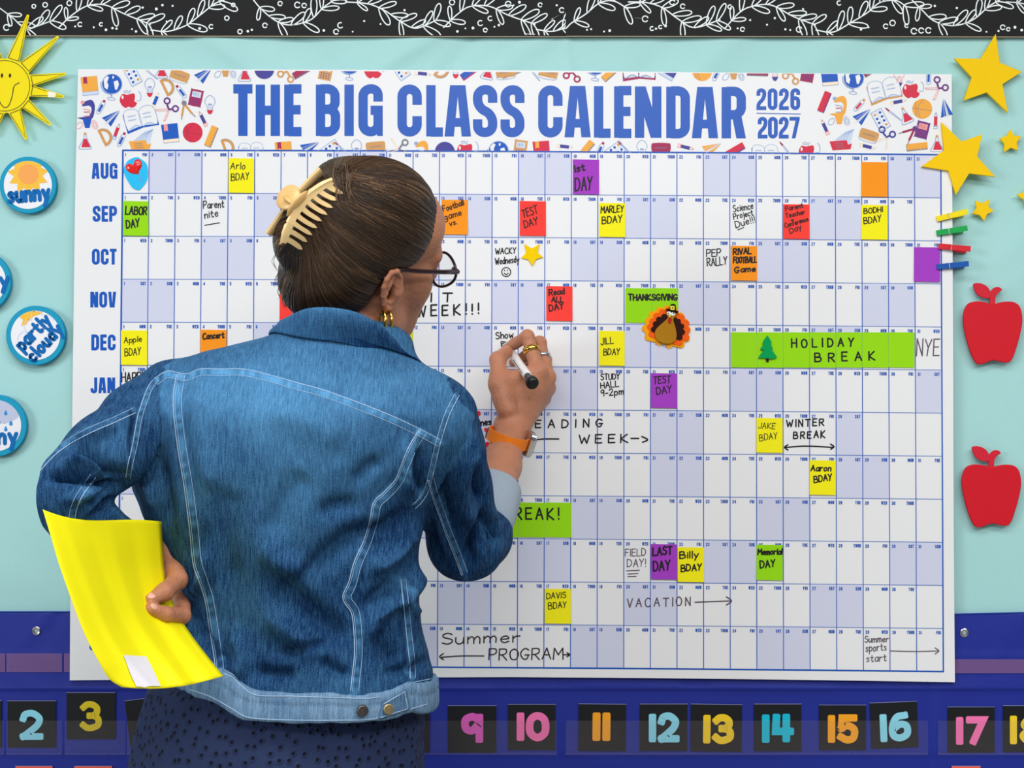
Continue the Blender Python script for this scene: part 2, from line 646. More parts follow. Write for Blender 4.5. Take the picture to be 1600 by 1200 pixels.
def bold_put(ink, ch, x0, ytop, w, h, t, m, seg=5, shear=0.0, layer=0):
    S, Q = bold(ch, w, h, t, seg)
    f = lambda p: [(x0 + a[0], ytop + h - a[1] + shear * a[0]) for a in p]
    for p, cl in S:
        ink.stroke(f(p), t, m, layer, cl, cap=False)
    for p in Q:
        ink.poly(f(p), m, layer)

# ------------------------------------------------------------------ structure: wall and floor
mb = MB()
mb.add([[-2.6, 0.02, 0], [2.6, 0.02, 0], [2.6, 0.02, 2.8], [-2.6, 0.02, 2.8], [-2.6, 0.14, 0], [2.6, 0.14, 0], [2.6, 0.14, 2.8], [-2.6, 0.14, 2.8]],
       [[0, 1, 2, 3], [5, 4, 7, 6], [4, 0, 3, 7], [1, 5, 6, 2], [3, 2, 6, 7], [4, 5, 1, 0]])
tag(mb.build('wall_back', mat('wall_paint', (214, 214, 208), 0.8, 0.2, bump=(90, 0.002))), kind='structure')
mb = MB()
mb.add([[-2.6, -3.6, -0.1], [2.6, -3.6, -0.1], [2.6, 0.14, -0.1], [-2.6, 0.14, -0.1], [-2.6, -3.6, 0], [2.6, -3.6, 0], [2.6, 0.14, 0], [-2.6, 0.14, 0]],
       [[0, 3, 2, 1], [4, 5, 6, 7], [0, 1, 5, 4], [1, 2, 6, 5], [2, 3, 7, 6], [3, 0, 4, 7]])
tag(mb.build('floor', mat('floor_tile', (150, 146, 138), 0.4, 0.4, var=0.15, vscale=6)), kind='structure')

# ------------------------------------------------------------------ teal backing fabric with soft creases
CREASES = [  # (x0,y0,x1,y1,width,height mm)
    (600, 105, 690, 45, 14, 1.6), (560, 100, 640, 60, 20, 1.2), (700, 108, 740, 60, 12, -1.2), (330, 60, 400, 106, 18, 2.2),
    (380, 80, 460, 110, 18, 1.6), (884, 55, 888, 110, 6, 1.2), (1100, 108, 1150, 55, 22, 1.4), (1320, 60, 1260, 112, 26, 1.0),
    (1400, 60, 1350, 112, 24, -1.0), (470, 62, 520, 106, 26, -1.6), (1575, 400, 1640, 330, 22, 1.0), (1530, 480, 1640, 400, 16, 0.9),
    (1520, 260, 1620, 200, 20, 0.9), (780, 110, 850, 60, 16, 1.0), (1010, 108, 1060, 58, 20, -0.9), (10, 390, 90, 360, 24, 0.8), (20, 900, 100, 940, 30, 0.8)]
gx = np.arange(-170, 1771, 7.0)
gy = np.concatenate([np.arange(-80, 130, 5.0), np.arange(130, 1300, 12.0)])
X, Y = np.meshgrid(gx, gy)
H = 0.5 * np.sin(X / 83.0 + Y / 140.0) + 0.4 * np.sin(X / 47.0 - Y / 61.0)
for x0, y0, x1, y1, w, hh in CREASES:
    dx, dy = x1 - x0, y1 - y0
    t = np.clip(((X - x0) * dx + (Y - y0) * dy) / (dx * dx + dy * dy), -0.15, 1.15)
    d = np.hypot(X - x0 - t * dx, Y - y0 - t * dy)
    H += 1.9 * hh * np.exp(-(d / w) ** 2)
V = at(X.ravel(), Y.ravel(), (0.004 - 0.0011 * np.clip(H, -3.4, 4.2)).ravel())
ny_, nx_ = X.shape
idx = np.arange(ny_ * nx_).reshape(ny_, nx_)
F = np.stack([idx[:-1, :-1], idx[1:, :-1], idx[1:, 1:], idx[:-1, 1:]], -1).reshape(-1, 4)
m_teal = mat('teal_fabric', (163, 213, 212), 0.55, 0.35, bump=(900, 0.0006), var=0.03, vscale=700)
fab = mesh_obj('backing_fabric', V, F, m_teal, smooth=True)
so = fab.modifiers.new('thick', 'SOLIDIFY'); so.thickness = 0.001; so.offset = -1
tag(fab, 'pale teal fabric covering the whole bulletin board behind everything else', 'backing fabric')

# ------------------------------------------------------------------ black scalloped border strips with white leaf garland
m_blk = mat('border_black', (24, 25, 27), 0.6, 0.2, var=0.25, vscale=30)
m_wht = mat('border_white', (232, 240, 240), 0.6, 0.2)
m_tan = mat('border_edge', (196, 170, 140), 0.7, 0.2)
STEMS_L = [[(0, 13), (20, 28), (40, 45), (60, 40), (84, 31)], [(92, 43), (112, 24), (137, 9), (165, 8), (195, 22), (235, 38)],
           [(236, 47), (262, 49), (290, 40), (312, 24), (335, 6), (350, 0)], [(396, 0), (410, 16), (432, 33), (455, 39), (485, 31), (505, 12), (522, 0)],
           [(540, 3), (575, 6), (602, 17), (625, 33), (650, 44), (683, 31)], [(693, 43), (715, 22), (735, 10), (765, 10), (795, 24), (836, 38)],
           [(838, 46), (862, 49), (882, 44)]]
STEMS_R = [[(885, 44), (893, 36), (915, 22), (938, 4), (960, 2), (981, 14)], [(982, 3), (1010, 4), (1035, 12), (1060, 30), (1085, 43), (1125, 31)],
           [(1132, 45), (1155, 20), (1175, 10), (1205, 8), (1240, 26), (1274, 39)], [(1275, 47), (1302, 50), (1330, 35), (1355, 20), (1375, 4), (1400, 1), (1417, 11)],
           [(1425, 0), (1440, 15), (1460, 33), (1490, 40), (1520, 31), (1545, 10), (1562, 0)], [(1572, 3), (1600, 6), (1640, 20), (1680, 42), (1720, 30)]]


def garland(ink, stems, x0, x1):
    occupied = []
    for st in stems:
        c = crom(st, 8)
        ink.pen(c, 1.9, m_wht)
        seg = np.r_[0, np.cumsum(np.linalg.norm(np.diff(c, axis=0), axis=1))]
        n = max(3, int(seg[-1] / 19))
        side = 1
        for k in range(n):
            f = (k + 0.75) / (n + 0.1)
            s = f * seg[-1]
            i = min(len(c) - 2, int(np.searchsorted(seg, s)) )
            p = c[i]
            tg = c[min(len(c) - 1, i + 1)] - c[max(0, i - 1)]
            a = math.atan2(tg[1], tg[0])
            for sd in ((side,) if k % 2 and k < n - 1 else (side, -side)):
                aa = a + sd * random.uniform(0.55, 0.95)
                ln = random.uniform(24, 32) * (0.75 if k == 0 else 1)
                wd = ln * random.uniform(0.16, 0.2)
                q = []
                for j in range(15):
                    t = j / 14 * 2 * math.pi
                    lx = ln * (0.5 - 0.5 * math.cos(t))
                    ly = wd * math.sin(t) * (0.55 + 0.45 * (0.5 - 0.5 * math.cos(t)))
                    q.append((p[0] + lx * math.cos(aa) - ly * math.sin(aa), p[1] + lx * math.sin(aa) + ly * math.cos(aa)))
                ink.stroke(crom(q, 2), 1.8, m_wht, 0, cap=False)
            side = -side
        occupied.append(c)
    oc = np.concatenate(occupied)
    x = x0 + 8
    while x < x1 - 6:
        yy = random.choice([random.uniform(3, 16), random.uniform(28, 50), random.uniform(36, 50)])
        if np.min(np.hypot(oc[:, 0] - x, oc[:, 1] - yy)) > 15:
            if random.random() < 0.45:
                r = random.uniform(2.6, 4.6)
                q = [(x + r * math.cos(a), yy + r * math.sin(a)) for a in np.linspace(0.6, 0.6 + random.uniform(4.6, 6.2), 14)]
                ink.stroke(q, 1.8, m_wht, 0, cap=False)
            else:
                ink.poly(disc((x, yy), random.uniform(1.3, 2.4), 10), m_wht)
        x += random.uniform(6, 13)


for nm, x0, x1, stems, yo, lab in (
        ('border_strip', -150, 887, STEMS_L, 0.0, 'black border strip with white leaf garland, running left from the overlap above the calendar title'),
        ('border_strip', 884, 1760, STEMS_R, -0.0012, 'black border strip with white leaf garland, running right from the overlap above the calendar title')):
    yb = -0.0035 + yo
    e = empty(nm, P((x0 + x1) / 2, 56, yb), lab, 'border trim', 'leaf border strips along the top of the board')
    b = MB()
    ed = [(x0, -24), (x1, -24), (x1, 56.0 + x1 * 0.0008), (x0, 55.2 + x0 * 0.0008)]
    b.slab(xz(ed, yb), yb, yb + 0.0009)
    b.slab(xz([(x0, 55.3 + x0 * 0.0008), (x1, 56 + x1 * 0.0008), (x1, 57.0 + x1 * 0.0008), (x0, 56.2 + x0 * 0.0008)], yb), yb + 0.0001, yb + 0.0009, 1)
    b.build('strip', [m_blk, m_tan], e)
    ink = Ink(yb - 0.0003, clips=[(1, 0, x0), (-1, 0, -x1), (0, 1, -24), (0, -1, -55)])
    garland(ink, stems, x0, x1)
    ink.build('leaf_print', e)
# staples holding the border
m_stl = mat('steel', (190, 192, 196), 0.3, 0.5, metal=0.8)
for (xa, ya, xb, yb_) in ((861, 31, 873, 24), (992, 28, 1005, 29), (819, 53, 836, 53.5)):
    b = MB()
    b.tube(at([xa, xa, xb, xb], [ya, ya, yb_, yb_], [-0.0036, -0.0058, -0.0058, -0.0036]), 0.00045, 6)
    tag(b.build('staple', m_stl), {861: 'small steel staple slanting by the overlap in the black border', 992: 'small steel staple in the black border, right of the overlap',
        819: 'small steel staple at the lower edge of the black border, left of the overlap'}[xa], 'staple', 'staples in the black border')

# ------------------------------------------------------------------ wall calendar
YF = -0.012
CALROOT = empty('wall_calendar', P(800, 1062, -0.010), 'large white wall calendar board headed THE BIG CLASS CALENDAR with blue day grid', 'calendar')
m_sheet = mat('calendar_sheet', (232, 234, 236), 0.36, 0.4, k=1.04)
m_edge = mat('calendar_edge', (150, 60, 96), 0.6, 0.2)
out = [(122, 108), (300, 108.3), (500, 108.8), (800, 109.8), (1200, 114), (1487, 116), (1489, 500), (1490, 800), (1492, 1066), (1350, 1063.6), (1200, 1061.6), (1000, 1059.3), (800, 1058), (500, 1059),
       (300, 1061), (109, 1063), (110, 900), (113.5, 600), (117.5, 300)]
b = MB()
b.slab(xz(out, YF), YF, YF + 0.005, 0)
o_ = b.build('sheet', [m_sheet, m_edge], CALROOT)
for p in o_.data.polygons:
    if abs(p.normal.x) > 0.7:
        p.material_index = 1

m_blue = mat('print_blue', (0, 88, 192), 0.36, 0.4, k=0.95)
m_blue2 = mat('print_blue_light', (104, 134, 200), 0.36, 0.4)
m_blue3 = mat('print_blue_line', (52, 98, 190), 0.36, 0.4)
m_lav = mat('print_lavender', (206, 211, 232), 0.36, 0.4, k=1.04)


def G(u, v):
    un, vn = u / 31.0, v / 12.0
    x = (192 + (1470 - 192) * un) * (1 - vn) + (184 + (1474 - 184) * un) * vn
    y = (234.8 + 7.0 * un) * (1 - vn) + (1040.5 + 8.8 * un) * vn - 1.5 * 4 * un * (1 - un)
    return x, y


grid = Ink(YF - 0.0002)
DAYS = ['FRI', 'SAT', 'SUN', 'MON', 'TUE', 'WED', 'THUR']
MLEN = [31, 30, 31, 30, 31, 31, 28, 31, 30, 31, 30, 31]
wd = 0
for r, L in enumerate(MLEN):
    for d in range(L):
        k = (wd + d) % 7
        x0, y0 = G(d, r); x1, _ = G(d + 1, r); xb, yb = G(d, r + 1); xb1, yb1 = G(d + 1, r + 1); _, y01 = G(d + 1, r)
        if k in (1, 2):
            grid.poly([(x0, y0), (x1, y01), (xb1, yb1), (xb, yb)], m_lav, 0)
        yy = 0.5 * (y0 + y01) + 4.2
        cx = x0 + 3.6
        for ch in str(d + 1):
            w = 1.4 if ch == '1' else 2.5
            bold_put(grid, ch, cx, yy, w, 5.2, 1.0, m_blue, 2, layer=3)
            cx += w + 0.6
        nm = DAYS[k]
        W_ = {'I': 1.2, 'M': 3.2, 'W': 3.4}
        ws = [W_.get(c, 2.5) for c in nm]
        cx = x1 - 3.4 - sum(ws) - 0.5 * (len(ws) - 1)
        for c, w in zip(nm, ws):
            bold_put(grid, c, cx, yy, w, 5.2, 1.05, m_blue, 2, layer=3)
            cx += w + 0.5
    wd += L
for u in range(32):
    thick = 2.6 if u in (0,) else (2.0 if u == 31 else 1.35)
    grid.stroke([G(u, v) for v in np.linspace(0, 12, 13)], thick, m_blue if u in (0, 31) else m_blue3, 2, cap=False)
for v in range(13):
    thick = 2.4 if v in (0, 12) else 1.2
    grid.stroke([G(u, v) for u in np.linspace(-0.02, 31.02, 25)], thick, m_blue if v in (0, 12) else m_blue2, 1 if 0 < v < 12 else 2, cap=False)
grid.build('day_grid', CALROOT, 'blue ruled day grid with lavender weekends')

# title
TL = [('T', 364.5, 394.5), ('H', 399.5, 437.5), ('E', 444, 471), ('B', 493.5, 531.5), ('I', 538, 553), ('G', 560, 598), ('C', 621, 659), ('L', 666, 692), ('A', 694.5, 736),
      ('S', 739, 777), ('S', 782, 819.5), ('C', 841, 879), ('A', 882, 923), ('L', 928, 954), ('E', 959.5, 986.5), ('N', 992, 1033.5), ('D', 1041, 1078), ('A', 1081, 1122), ('R', 1127.5, 1165.5)]
tit = None
for i_, (ch, a, c) in enumerate(TL):
    if i_ in (0, 3, 6, 11):
        if tit:
            tit.build('title_word', CALROOT, lab_)
        tit = Ink(YF - 0.0002)
        lab_ = 'blue title word ' + {0: 'THE', 3: 'BIG', 6: 'CLASS', 11: 'CALENDAR'}[i_]
    yt = 132.2 + 4.0 * max(0, (a - 560)) / 600
    bold_put(tit, ch, a, yt, c - a, 80.2, 14.6, m_blue, 7)
tit.build('title_word', CALROOT, lab_)
yr = Ink(YF - 0.0002)
for txt, yt, xs in (('2026', 138.3, (1182, 1199.5, 1217.3, 1235)), ('2027', 182.8, (1184, 1200, 1217, 1233.5))):
    for ch, a in zip(txt, xs):
        bold_put(yr, ch, a, yt, 15.2 if ch != '7' else 16, 33.4, 5.9, m_blue, 6)
yr.stroke([(1182, 177), (1251, 178.2)], 1.4, m_blue, cap=False)
yr.build('year_lettering', CALROOT, 'blue year lettering 2026 over 2027')
# month names
for r, nm in enumerate(['AUG', 'SEP', 'OCT', 'NOV', 'DEC', 'JAN', 'FEB', 'MAR', 'APR', 'MAY', 'JUN', 'JUL']):
    ink = Ink(YF - 0.0002)
    x1 = 183.5 - 0.72 * r
    yt = 254.8 + 67.0 * r
    ws = [{'M': 15.5, 'J': 10.5, 'L': 9.5, 'E': 10, 'T': 10.5, 'F': 10}.get(c, 12.2) for c in nm]
    cx = x1 - sum(ws) - 1.8 * 2
    for c, w in zip(nm, ws):
        bold_put(ink, c, cx, yt, w, 24.6, 4.7, m_blue, 5)
        cx += w + 1.8
    ink.build('month_name', CALROOT, 'blue month name ' + nm)

# ------------------------------------------------------------------ school doodles of the header
DC = {'o': mat('doodle_orange', (236, 166, 62), 0.4), 'r': mat('doodle_red', (208, 36, 66), 0.4), 'b': mat('doodle_blue', (8, 84, 186), 0.4), 'p': mat('doodle_purple', (104, 50, 130), 0.4),
      'm': mat('doodle_maroon', (160, 32, 84), 0.4), 'n': mat('doodle_navy', (60, 62, 150), 0.4), 'g': mat('doodle_outline', (142, 168, 212), 0.4), 't': mat('doodle_tan', (206, 152, 88), 0.4),
      'c': mat('doodle_cream', (246, 226, 196), 0.4), 'w': m_sheet, 'k': mat('doodle_grey', (120, 124, 140), 0.4), 'l': mat('doodle_pale', (200, 214, 236), 0.4), 's': mat('doodle_pink', (236, 150, 150), 0.4)}
dood = Ink(YF - 0.0002, clips=[(-0.0054, 1, 108.3)])


class Dd:
    def __init__(s, x, y, rot=0.0, sc=1.0, clips=()):
        s.x, s.y, s.c, s.s, s.k = x, y, math.cos(math.radians(rot)), math.sin(math.radians(rot)), sc

    def f(s, pts):
        return [(s.x + s.k * (p[0] * s.c - p[1] * s.s), s.y + s.k * (p[0] * s.s + p[1] * s.c)) for p in pts]

    def p(s, pts, c, l=1):
        dood.poly(s.f(pts), DC[c], l)

    def l(s, pts, c, w=0.8, l=3, closed=False):
        dood.stroke(s.f(pts), w * s.k, DC[c], l, closed, cap=False)

    def d(s, cx, cy, r, c, l=1, r2=None):
        dood.poly(s.f(disc((cx, cy), r, 20, r2)), DC[c], l)


def dd_book(x, y, rot, c, bm, pg='l'):
    a = Dd(x, y, rot)
    a.p([(-13, -14), (13, -14), (13, 15), (-12, 15)], 'g', 0); a.p([(-13, -14.5), (12.5, -14.5), (12.5, 9), (-12, 9)], c); a.p([(-12, 9.5), (12.5, 9.5), (12.5, 14), (-11, 14)], pg, 1)
    a.p([(-9, -14.5), (-3, -14.5), (-3, -3), (-6, -5), (-9, -3)], bm, 2)


def dd_globe(x, y):
    a = Dd(x, y, 8)
    a.l([(-17 + 0, 0)] + [(16.5 * math.cos(t), 16.5 * math.sin(t)) for t in np.linspace(math.pi, math.pi * .45, 8)] + [(2, 19)], 'g', 1.6, 1)
    a.d(1, 0, 15, 'b', 1); a.p([(3, -4), (9, -7), (12, -1), (10, 8), (7, 8), (5, 2)], 'w', 2); a.p([(-13, -5), (-9, -11), (-5, -10), (-7, -2), (-4, 3), (-5, 10), (-10, 7)], 'w', 2); a.p([(0, -13), (3, -12), (2, -8), (0, -9)], 'w', 2)
    a.l(disc((1, 0), 15.5, 22), 'g', 0.9, 3, True); a.l([(3, 16), (3, 21)], 'g', 1.2); a.l(disc((3, 23), 6, 14, 2.2), 'g', 0.9, 3, True)


def dd_apple(x, y):
    a = Dd(x, y)
    a.p(crom([(-14, 0), (-10, -9), (-2, -8), (8, -10), (10, -4), (9, 2), (13, 5), (9, 11), (3, 12), (0, 10.5), (-5, 12.5), (-11, 8)], 4, True), 'r'); a.d(-9.5, -4, 1.6, 'w', 2, 3)
    a.l([(0, -9), (3, -15)], 'g', 1); a.l(crom([(12, 1), (18, 1), (19, -8), (15, -14)], 4), 'g', 1); a.l(disc((-4, -13), 3.5, 10, 1.7), 'g', .8, 3, True)


def dd_bulb(x, y, c='r', col='g', fl=1):
    a = Dd(x, y, 0 if fl > 0 else 180)
    a.l(crom([(-4, 8), (-4, 3), (-8, -4), (-6, -11), (0, -15), (6, -11), (8, -4), (4, 3), (4, 8)], 3), col, .9); a.p([(-5, 8), (5, 8), (3, 13), (0, 15), (-3, 13)], c); a.l([(-3, 0), (-1.5, -2), (0, 0), (1.5, -2), (3, 0)], 'b' if col == 'g' else col, .7); a.l([(-1.6, 0), (-1.6, 8)], col, .6); a.l([(1.6, 0), (1.6, 8)], col, .6)


def dd_pencil(x, y, rot, c, e='c'):
    a = Dd(x, y, rot)
    a.p([(-2.6, -7), (2.6, -7), (2.6, 7), (-2.6, 7)], c); a.l([(-2.6, -7), (0, -13.5), (2.6, -7)], e, .9); a.p([(-1, -11), (0, -13.5), (1, -11)], c); a.l([(-2.6, 7), (-2.6, 12), (2.6, 12), (2.6, 7)], e, .9); a.p([(-2.6, 7), (2.6, 7), (2.6, 9), (-2.6, 9)], e)


def dd_tube(x, y, rot, c='b', cap='m'):
    a = Dd(x, y, rot)
    a.l(crom([(-3.2, -8), (-3.2, 8), (0, 12), (3.2, 8), (3.2, -8)], 3), 'g', .9); a.p([(-1.8, -4), (1.8, -4), (1.8, 8), (-1.8, 8)], c); a.p([(-2, -12), (2, -12), (2, -8), (-2, -8)], cap)


def dd_plane(x, y, rot=0, c='b'):
    a = Dd(x, y, rot)
    a.p([(-14, 0), (14, -12), (-7, 6)], c); a.p([(-6, 7), (14, -11), (-11, 12)], c, 1); a.p([(-4, 9), (14, -10), (0, 14)], c, 1); a.l([(-10, 4), (14, -12)], 'l', .6); a.l([(-5, 8.5), (14, -11)], 'l', .6)


def dd_open(x, y, rot, c='b', pg='g', sc=1.0):
    a = Dd(x, y, rot, sc)
    a.p([(-26, -10), (-24, -12), (-22, 16), (0, 11), (23, 14), (26, -8), (27, 16), (2, 15), (-24, 20)], c, 0); L_ = crom([(-24, -12), (-13, -17), (-1, -11), (0, 12), (-10, 9), (-22, 15)], 4, True)
    R_ = crom([(0, -11), (12, -18), (24, -12), (25, 13), (12, 9), (1, 12)], 4, True)
    for q in (L_, R_):
        a.p(q, 'w', 1); a.l(q, pg, .8, 3, True)
    for k in range(2):
        for x0 in (-19, 5):
            a.l([(x0 + j * 1.6, -6 + 6 * k + (1.0 if j % 2 else -1.0)) for j in range(9)], pg, .9)
    a.p([(-20, 12), (-9, 8), (-1, 11), (-2, 12), (-20, 15)], 'l', 2); a.p([(20, 11), (9, 8), (1, 11), (2, 12), (20, 13)], 'l', 2)


def dd_flask(x, y, rot=0, c='r'):
    a = Dd(x, y, rot)
    a.p([(-2, -4), (4, -4), (8, 9), (-6, 9)], c); a.l([(-2, -11), (-2, -5), (-10, 10), (-8, 12), (8, 12), (10, 10), (2, -5), (2, -11)], 'g', 1); a.p([(-1.8, -14), (1.8, -14), (1.8, -10), (-1.8, -10)], 't')


def dd_prot(x, y, rot, c='t'):
    a = Dd(x, y, rot)
    q = [(12 * math.cos(t), 12 * math.sin(t)) for t in np.linspace(-math.pi / 2, math.pi / 2, 14)]
    a.l(q + [], c, 4.2, 1); a.l([(-1, -14), (-1, 14)], c, 4.2, 1); a.l([(14 * math.cos(t), 14 * math.sin(t)) for t in np.linspace(-math.pi / 2, math.pi / 2, 14)], 'k', .6, 2)


def dd_tissue(x, y, c='o'):
    a = Dd(x, y)
    a.p([(-17, 2), (10, 0), (12, 7), (18, 5), (16, 14), (-12, 16)], c); a.p([(-10, 1), (0, -7), (8, -14), (22, -18), (16, 4), (12, 7), (10, 0)], 'l', 0)
    for k in range(4):
        a.l([(-6 + 5 * k, 0), (4 + 3 * k, -9), (21, -17)], 'g', .5)
    for k in range(3):
        a.l([(-9 + j * 1.7 + k, 5 + 3.4 * k + (.7 if j % 2 else -.7)) for j in range(9)], 'k', .7)


def dd_eraser(x, y, rot, c='t'):
    a = Dd(x, y, rot)
    a.p(crom([(-15, -5), (-11, -8), (11, -7), (15, -4), (14, 6), (10, 8), (-12, 7), (-15, 4)], 3, True), c); a.l(crom([(-15, 4), (-12, 10), (10, 10.5), (15, 6)], 3), 'g', .7); a.l([(-10 + 2 * j, (-1.2 if j % 2 else 1.2)) for j in range(11)], 'k', .7)


def dd_calc(x, y, rot, c='m', sc='l'):
    a = Dd(x, y, rot)
    a.p(crom([(-10, -12), (-8, -13), (9, -13), (10, -11), (10, 12), (8, 13), (-9, 13), (-10, 11)], 2, True), c); a.p([(-7, -10), (7, -10), (7, -1), (-7, -1)], sc, 2)
    for k in range(4):
        a.l([(-4.5 + 2.4 * k, -8), (-4.5 + 2.4 * k, -3.2)], 'k', .7)
    for r in range(3):
        for k in range(4):
            a.d(-6 + 4 * k, 3 + 3.4 * r, 1.0, 'n' if c != 'p' else 'm', 2)


def dd_scis(x, y, rot, c='p', bl='s'):
    a = Dd(x, y, rot)
    a.l(disc((-5, -12), 4.4, 14), c, 2.6, 2, True); a.l(disc((9, -1), 4.4, 14), c, 2.6, 2, True); a.l([(-5, -8), (-1, 2)], c, 3, 1); a.l([(5, 0), (-2, 1)], c, 3, 1)
    a.l([(-2, 0), (-22, 3), (-20, 5), (-2, 3)], bl, .8); a.l([(-2, 2), (-8, 20), (-5, 19), (0, 3)], bl, .8)


def dd_comp(x, y, rot, c='t'):
    a = Dd(x, y, rot)
    a.l([(0, -10), (-4, 9)], c, 3.4, 1); a.l([(0, -10), (12, 6)], c, 3.4, 1); a.d(0, -11, 4, 'k' if c == 't' else 'p', 2); a.l([(0, -14), (-3, -18)], 'g', 1); a.l([(-4, 9), (-5, 15)], 'k', 1.4); a.l([(12, 6), (17, 11)], 'k', 1.4)


def dd_ball(x, y, c):
    a = Dd(x, y)
    a.d(0, 0, 15.6, c); ln = 'm' if c == 'r' else ('k' if c == 'o' else 'p')
    a.l(crom([(-15, -2), (0, 1), (15, 3)], 6), ln, .6); a.l(crom([(2, -15), (-7, -2), (-3, 15)], 6), ln, .6); a.l(crom([(-10, -11), (-10, 0), (-9, 12)], 6), ln, .6)


def dd_ruler(x, y, rot, c='o', e='k'):
    a = Dd(x, y, rot)
    a.p([(-5, -16), (6, -16), (6, 17), (-5, 17)], e, 0); a.p([(-5.5, -16.5), (4.5, -16.5), (4.5, 16), (-5.5, 16)], c)
    for k in range(6):
        a.l([(4.4, -13 + 5 * k), (1.5, -13 + 5 * k)], e, .5)


def dd_pal(x, y, rot):
    a = Dd(x, y, rot)
    a.p([(-9, -16), (9, -16), (9, 16), (-9, 16)], 'l', 0)
    for sx in (-1, 1):
        a.p([(sx * 4.4 - 3.6, -14.5), (sx * 4.4 + 3.6, -14.5), (sx * 4.4 + 3.6, 14.5), (sx * 4.4 - 3.6, 14.5)], 'w', 1)
        for k in range(4):
            a.d(sx * 4.4, -10.5 + 7 * k, 2.1, 'tb'[(k + (sx > 0)) % 4 != 0], 2)
    a.l([(-9, -16), (9, -16), (9, 16), (-9, 16)], 'g', .8, 3, True)


def dd_brush(x, y, rot):
    a = Dd(x, y, rot)
    a.l([(-1, -6), (-.6, 18), (.6, 18), (1, -6)], 'g', .8); a.p([(-1.4, -6), (1.4, -6), (1.2, -11), (0, -15), (-1.2, -11)], 'm')


def dd_toy(x, y, c, t_):
    """toothy wind-up creature"""
    a = Dd(x, y)
    a.p(crom([(-3, -20), (6, -22), (11, -14), (10, 0), (6, 8), (-4, 8), (4, 0), (6, -8), (2, -13), (-8, -12), (-8, -16)], 3, True), c); a.p([(-17, 6), (6, 3), (6, 9), (-8, 9)], c); a.p([(-8, 8), (6, 8), (3, 22), (-4, 22)], 'b' if c == 'n' else c)
    a.d(-8, -18, 3, t_, 2); a.l([(-7, -8), (3, -6), (3, 3), (-6, 3)], t_, 1.2); a.l([(-6, -3), (2, -3)], 'r', 1.4)
    a.l(disc((11, 17), 7, 12, 4, 1.2), t_, .8, 3, True); a.l(disc((11, 17), 4, 12, 2, 1.2), t_, .8, 3, True); a.l(disc((-13, 18), 6, 12, 4, -0.8), t_, .8, 3, True)


dd_book(140, 134, -6, 'o', 'm'); dd_globe(174, 131); dd_pal(207, 117, -28); dd_apple(201, 156); dd_bulb(234, 137); dd_toy(137, 178, 'n', 's'); dd_tube(158, 167, 28); dd_plane(173, 184)
dd_open(219, 185, -12); dd_flask(133, 221); dd_prot(161, 215, -26); dd_pencil(182, 206, 20, 'r', 'g'); dd_tube(190, 218, 25); dd_tissue(218, 219)
dd_flask(252, 110, 0); dd_eraser(281, 118, 17); dd_plane(317, 117); dd_prot(258, 137, -26); dd_tube(283, 143, -38); dd_calc(306, 153, 12); dd_bulb(328, 164); dd_pencil(243, 157, 22, 'b'); dd_scis(265, 170, 5)
dd_comp(288, 172, -2); dd_book(266, 208, -6, 'b', 's', 'c'); dd_ball(301, 207, 'r'); dd_pencil(317, 186, -26, 'n', 's'); dd_ruler(330, 213, 22); dd_brush(232, 112, -50); dd_toy(353, 98, 't', 'g'); dd_flask(382, 115, 0)
dd_book(1296, 119, -5, 'b', 's', 'c'); dd_globe(1333, 122); dd_ruler(1364, 108, 60, 'm'); dd_open(1381, 141, -12, 't', 'g'); dd_ruler(1288, 159, 22, 'r', 'p'); dd_toy(1312, 172, 'o', 'g'); dd_tube(1343, 164, 42, 'r', 't')
dd_plane(1346, 182); dd_pal(1376, 187, -28); dd_brush(1394, 177, -52); dd_pencil(1289, 199, -24, 'n', 's'); dd_tissue(1313, 219, 'r'); dd_eraser(1358, 211, 16); dd_pencil(1355, 229, 104, 'n', 'c')
dd_bulb(1405, 121, 'n', 's'); dd_apple(1424, 141); dd_tube(1451, 120, 2); dd_scis(1468, 137, 6); dd_ball(1441, 170, 'o'); dd_pencil(1403, 159, 80, 'n', 'c'); dd_flask(1415, 181, -22); dd_comp(1420, 206, 62, 'm')
dd_calc(1441, 203, 14, 'p', 's'); dd_pencil(1462, 189, 2, 'r', 'g'); dd_plane(1477, 172, -60); dd_scis(1386, 213, -14, 'n', 'c'); dd_ruler(1433, 229, 84); dd_flask(1464, 225)
dood.clips += [(-0.0054, 1, 108.3)]
for fn, args in ((dd_ball, (413, 108, 'n')), (dd_scis, (447, 113, 170, 't', 'c')), (dd_ruler, (473, 111, 60, 'm')), (dd_calc, (509, 112, 12, 't', 'c')), (dd_globe, (546, 100)), (dd_apple, (583, 110)), (dd_pal, (625, 108, -35)),
                 (dd_pencil, (660, 115, 96, 'n', 'c')), (dd_prot, (688, 108, 40)), (dd_bulb, (712, 108)), (dd_ruler, (735, 112, 55, 'b', 'r')), (dd_flask, (762, 112, 12)), (dd_eraser, (790, 113, -8)), (dd_ruler, (800, 112, 70)), (dd_brush, (832, 112, -38)),
                 (dd_eraser, (857, 113, 10)), (dd_scis, (893, 114, 160, 'm', 'g')), (dd_globe, (930, 101)), (dd_ruler, (955, 113, 48)), (dd_open, (998, 108, 2, 'm', 'p')), (dd_book, (1046, 108, 30, 'n', 'r')), (dd_ball, (1097, 111, 'o')),
                 (dd_tube, (1120, 115, 25)), (dd_toy, (1147, 102, 't', 'g')), (dd_ruler, (1184, 113, 92, 'm')), (dd_bulb, (1211, 112, 'n', 's')), (dd_scis, (1236, 116, 170, 't', 'c')), (dd_calc, (1262, 115, 10))):
    fn(*args)
dood.clips += [(0.0054, -1, -233.5)]
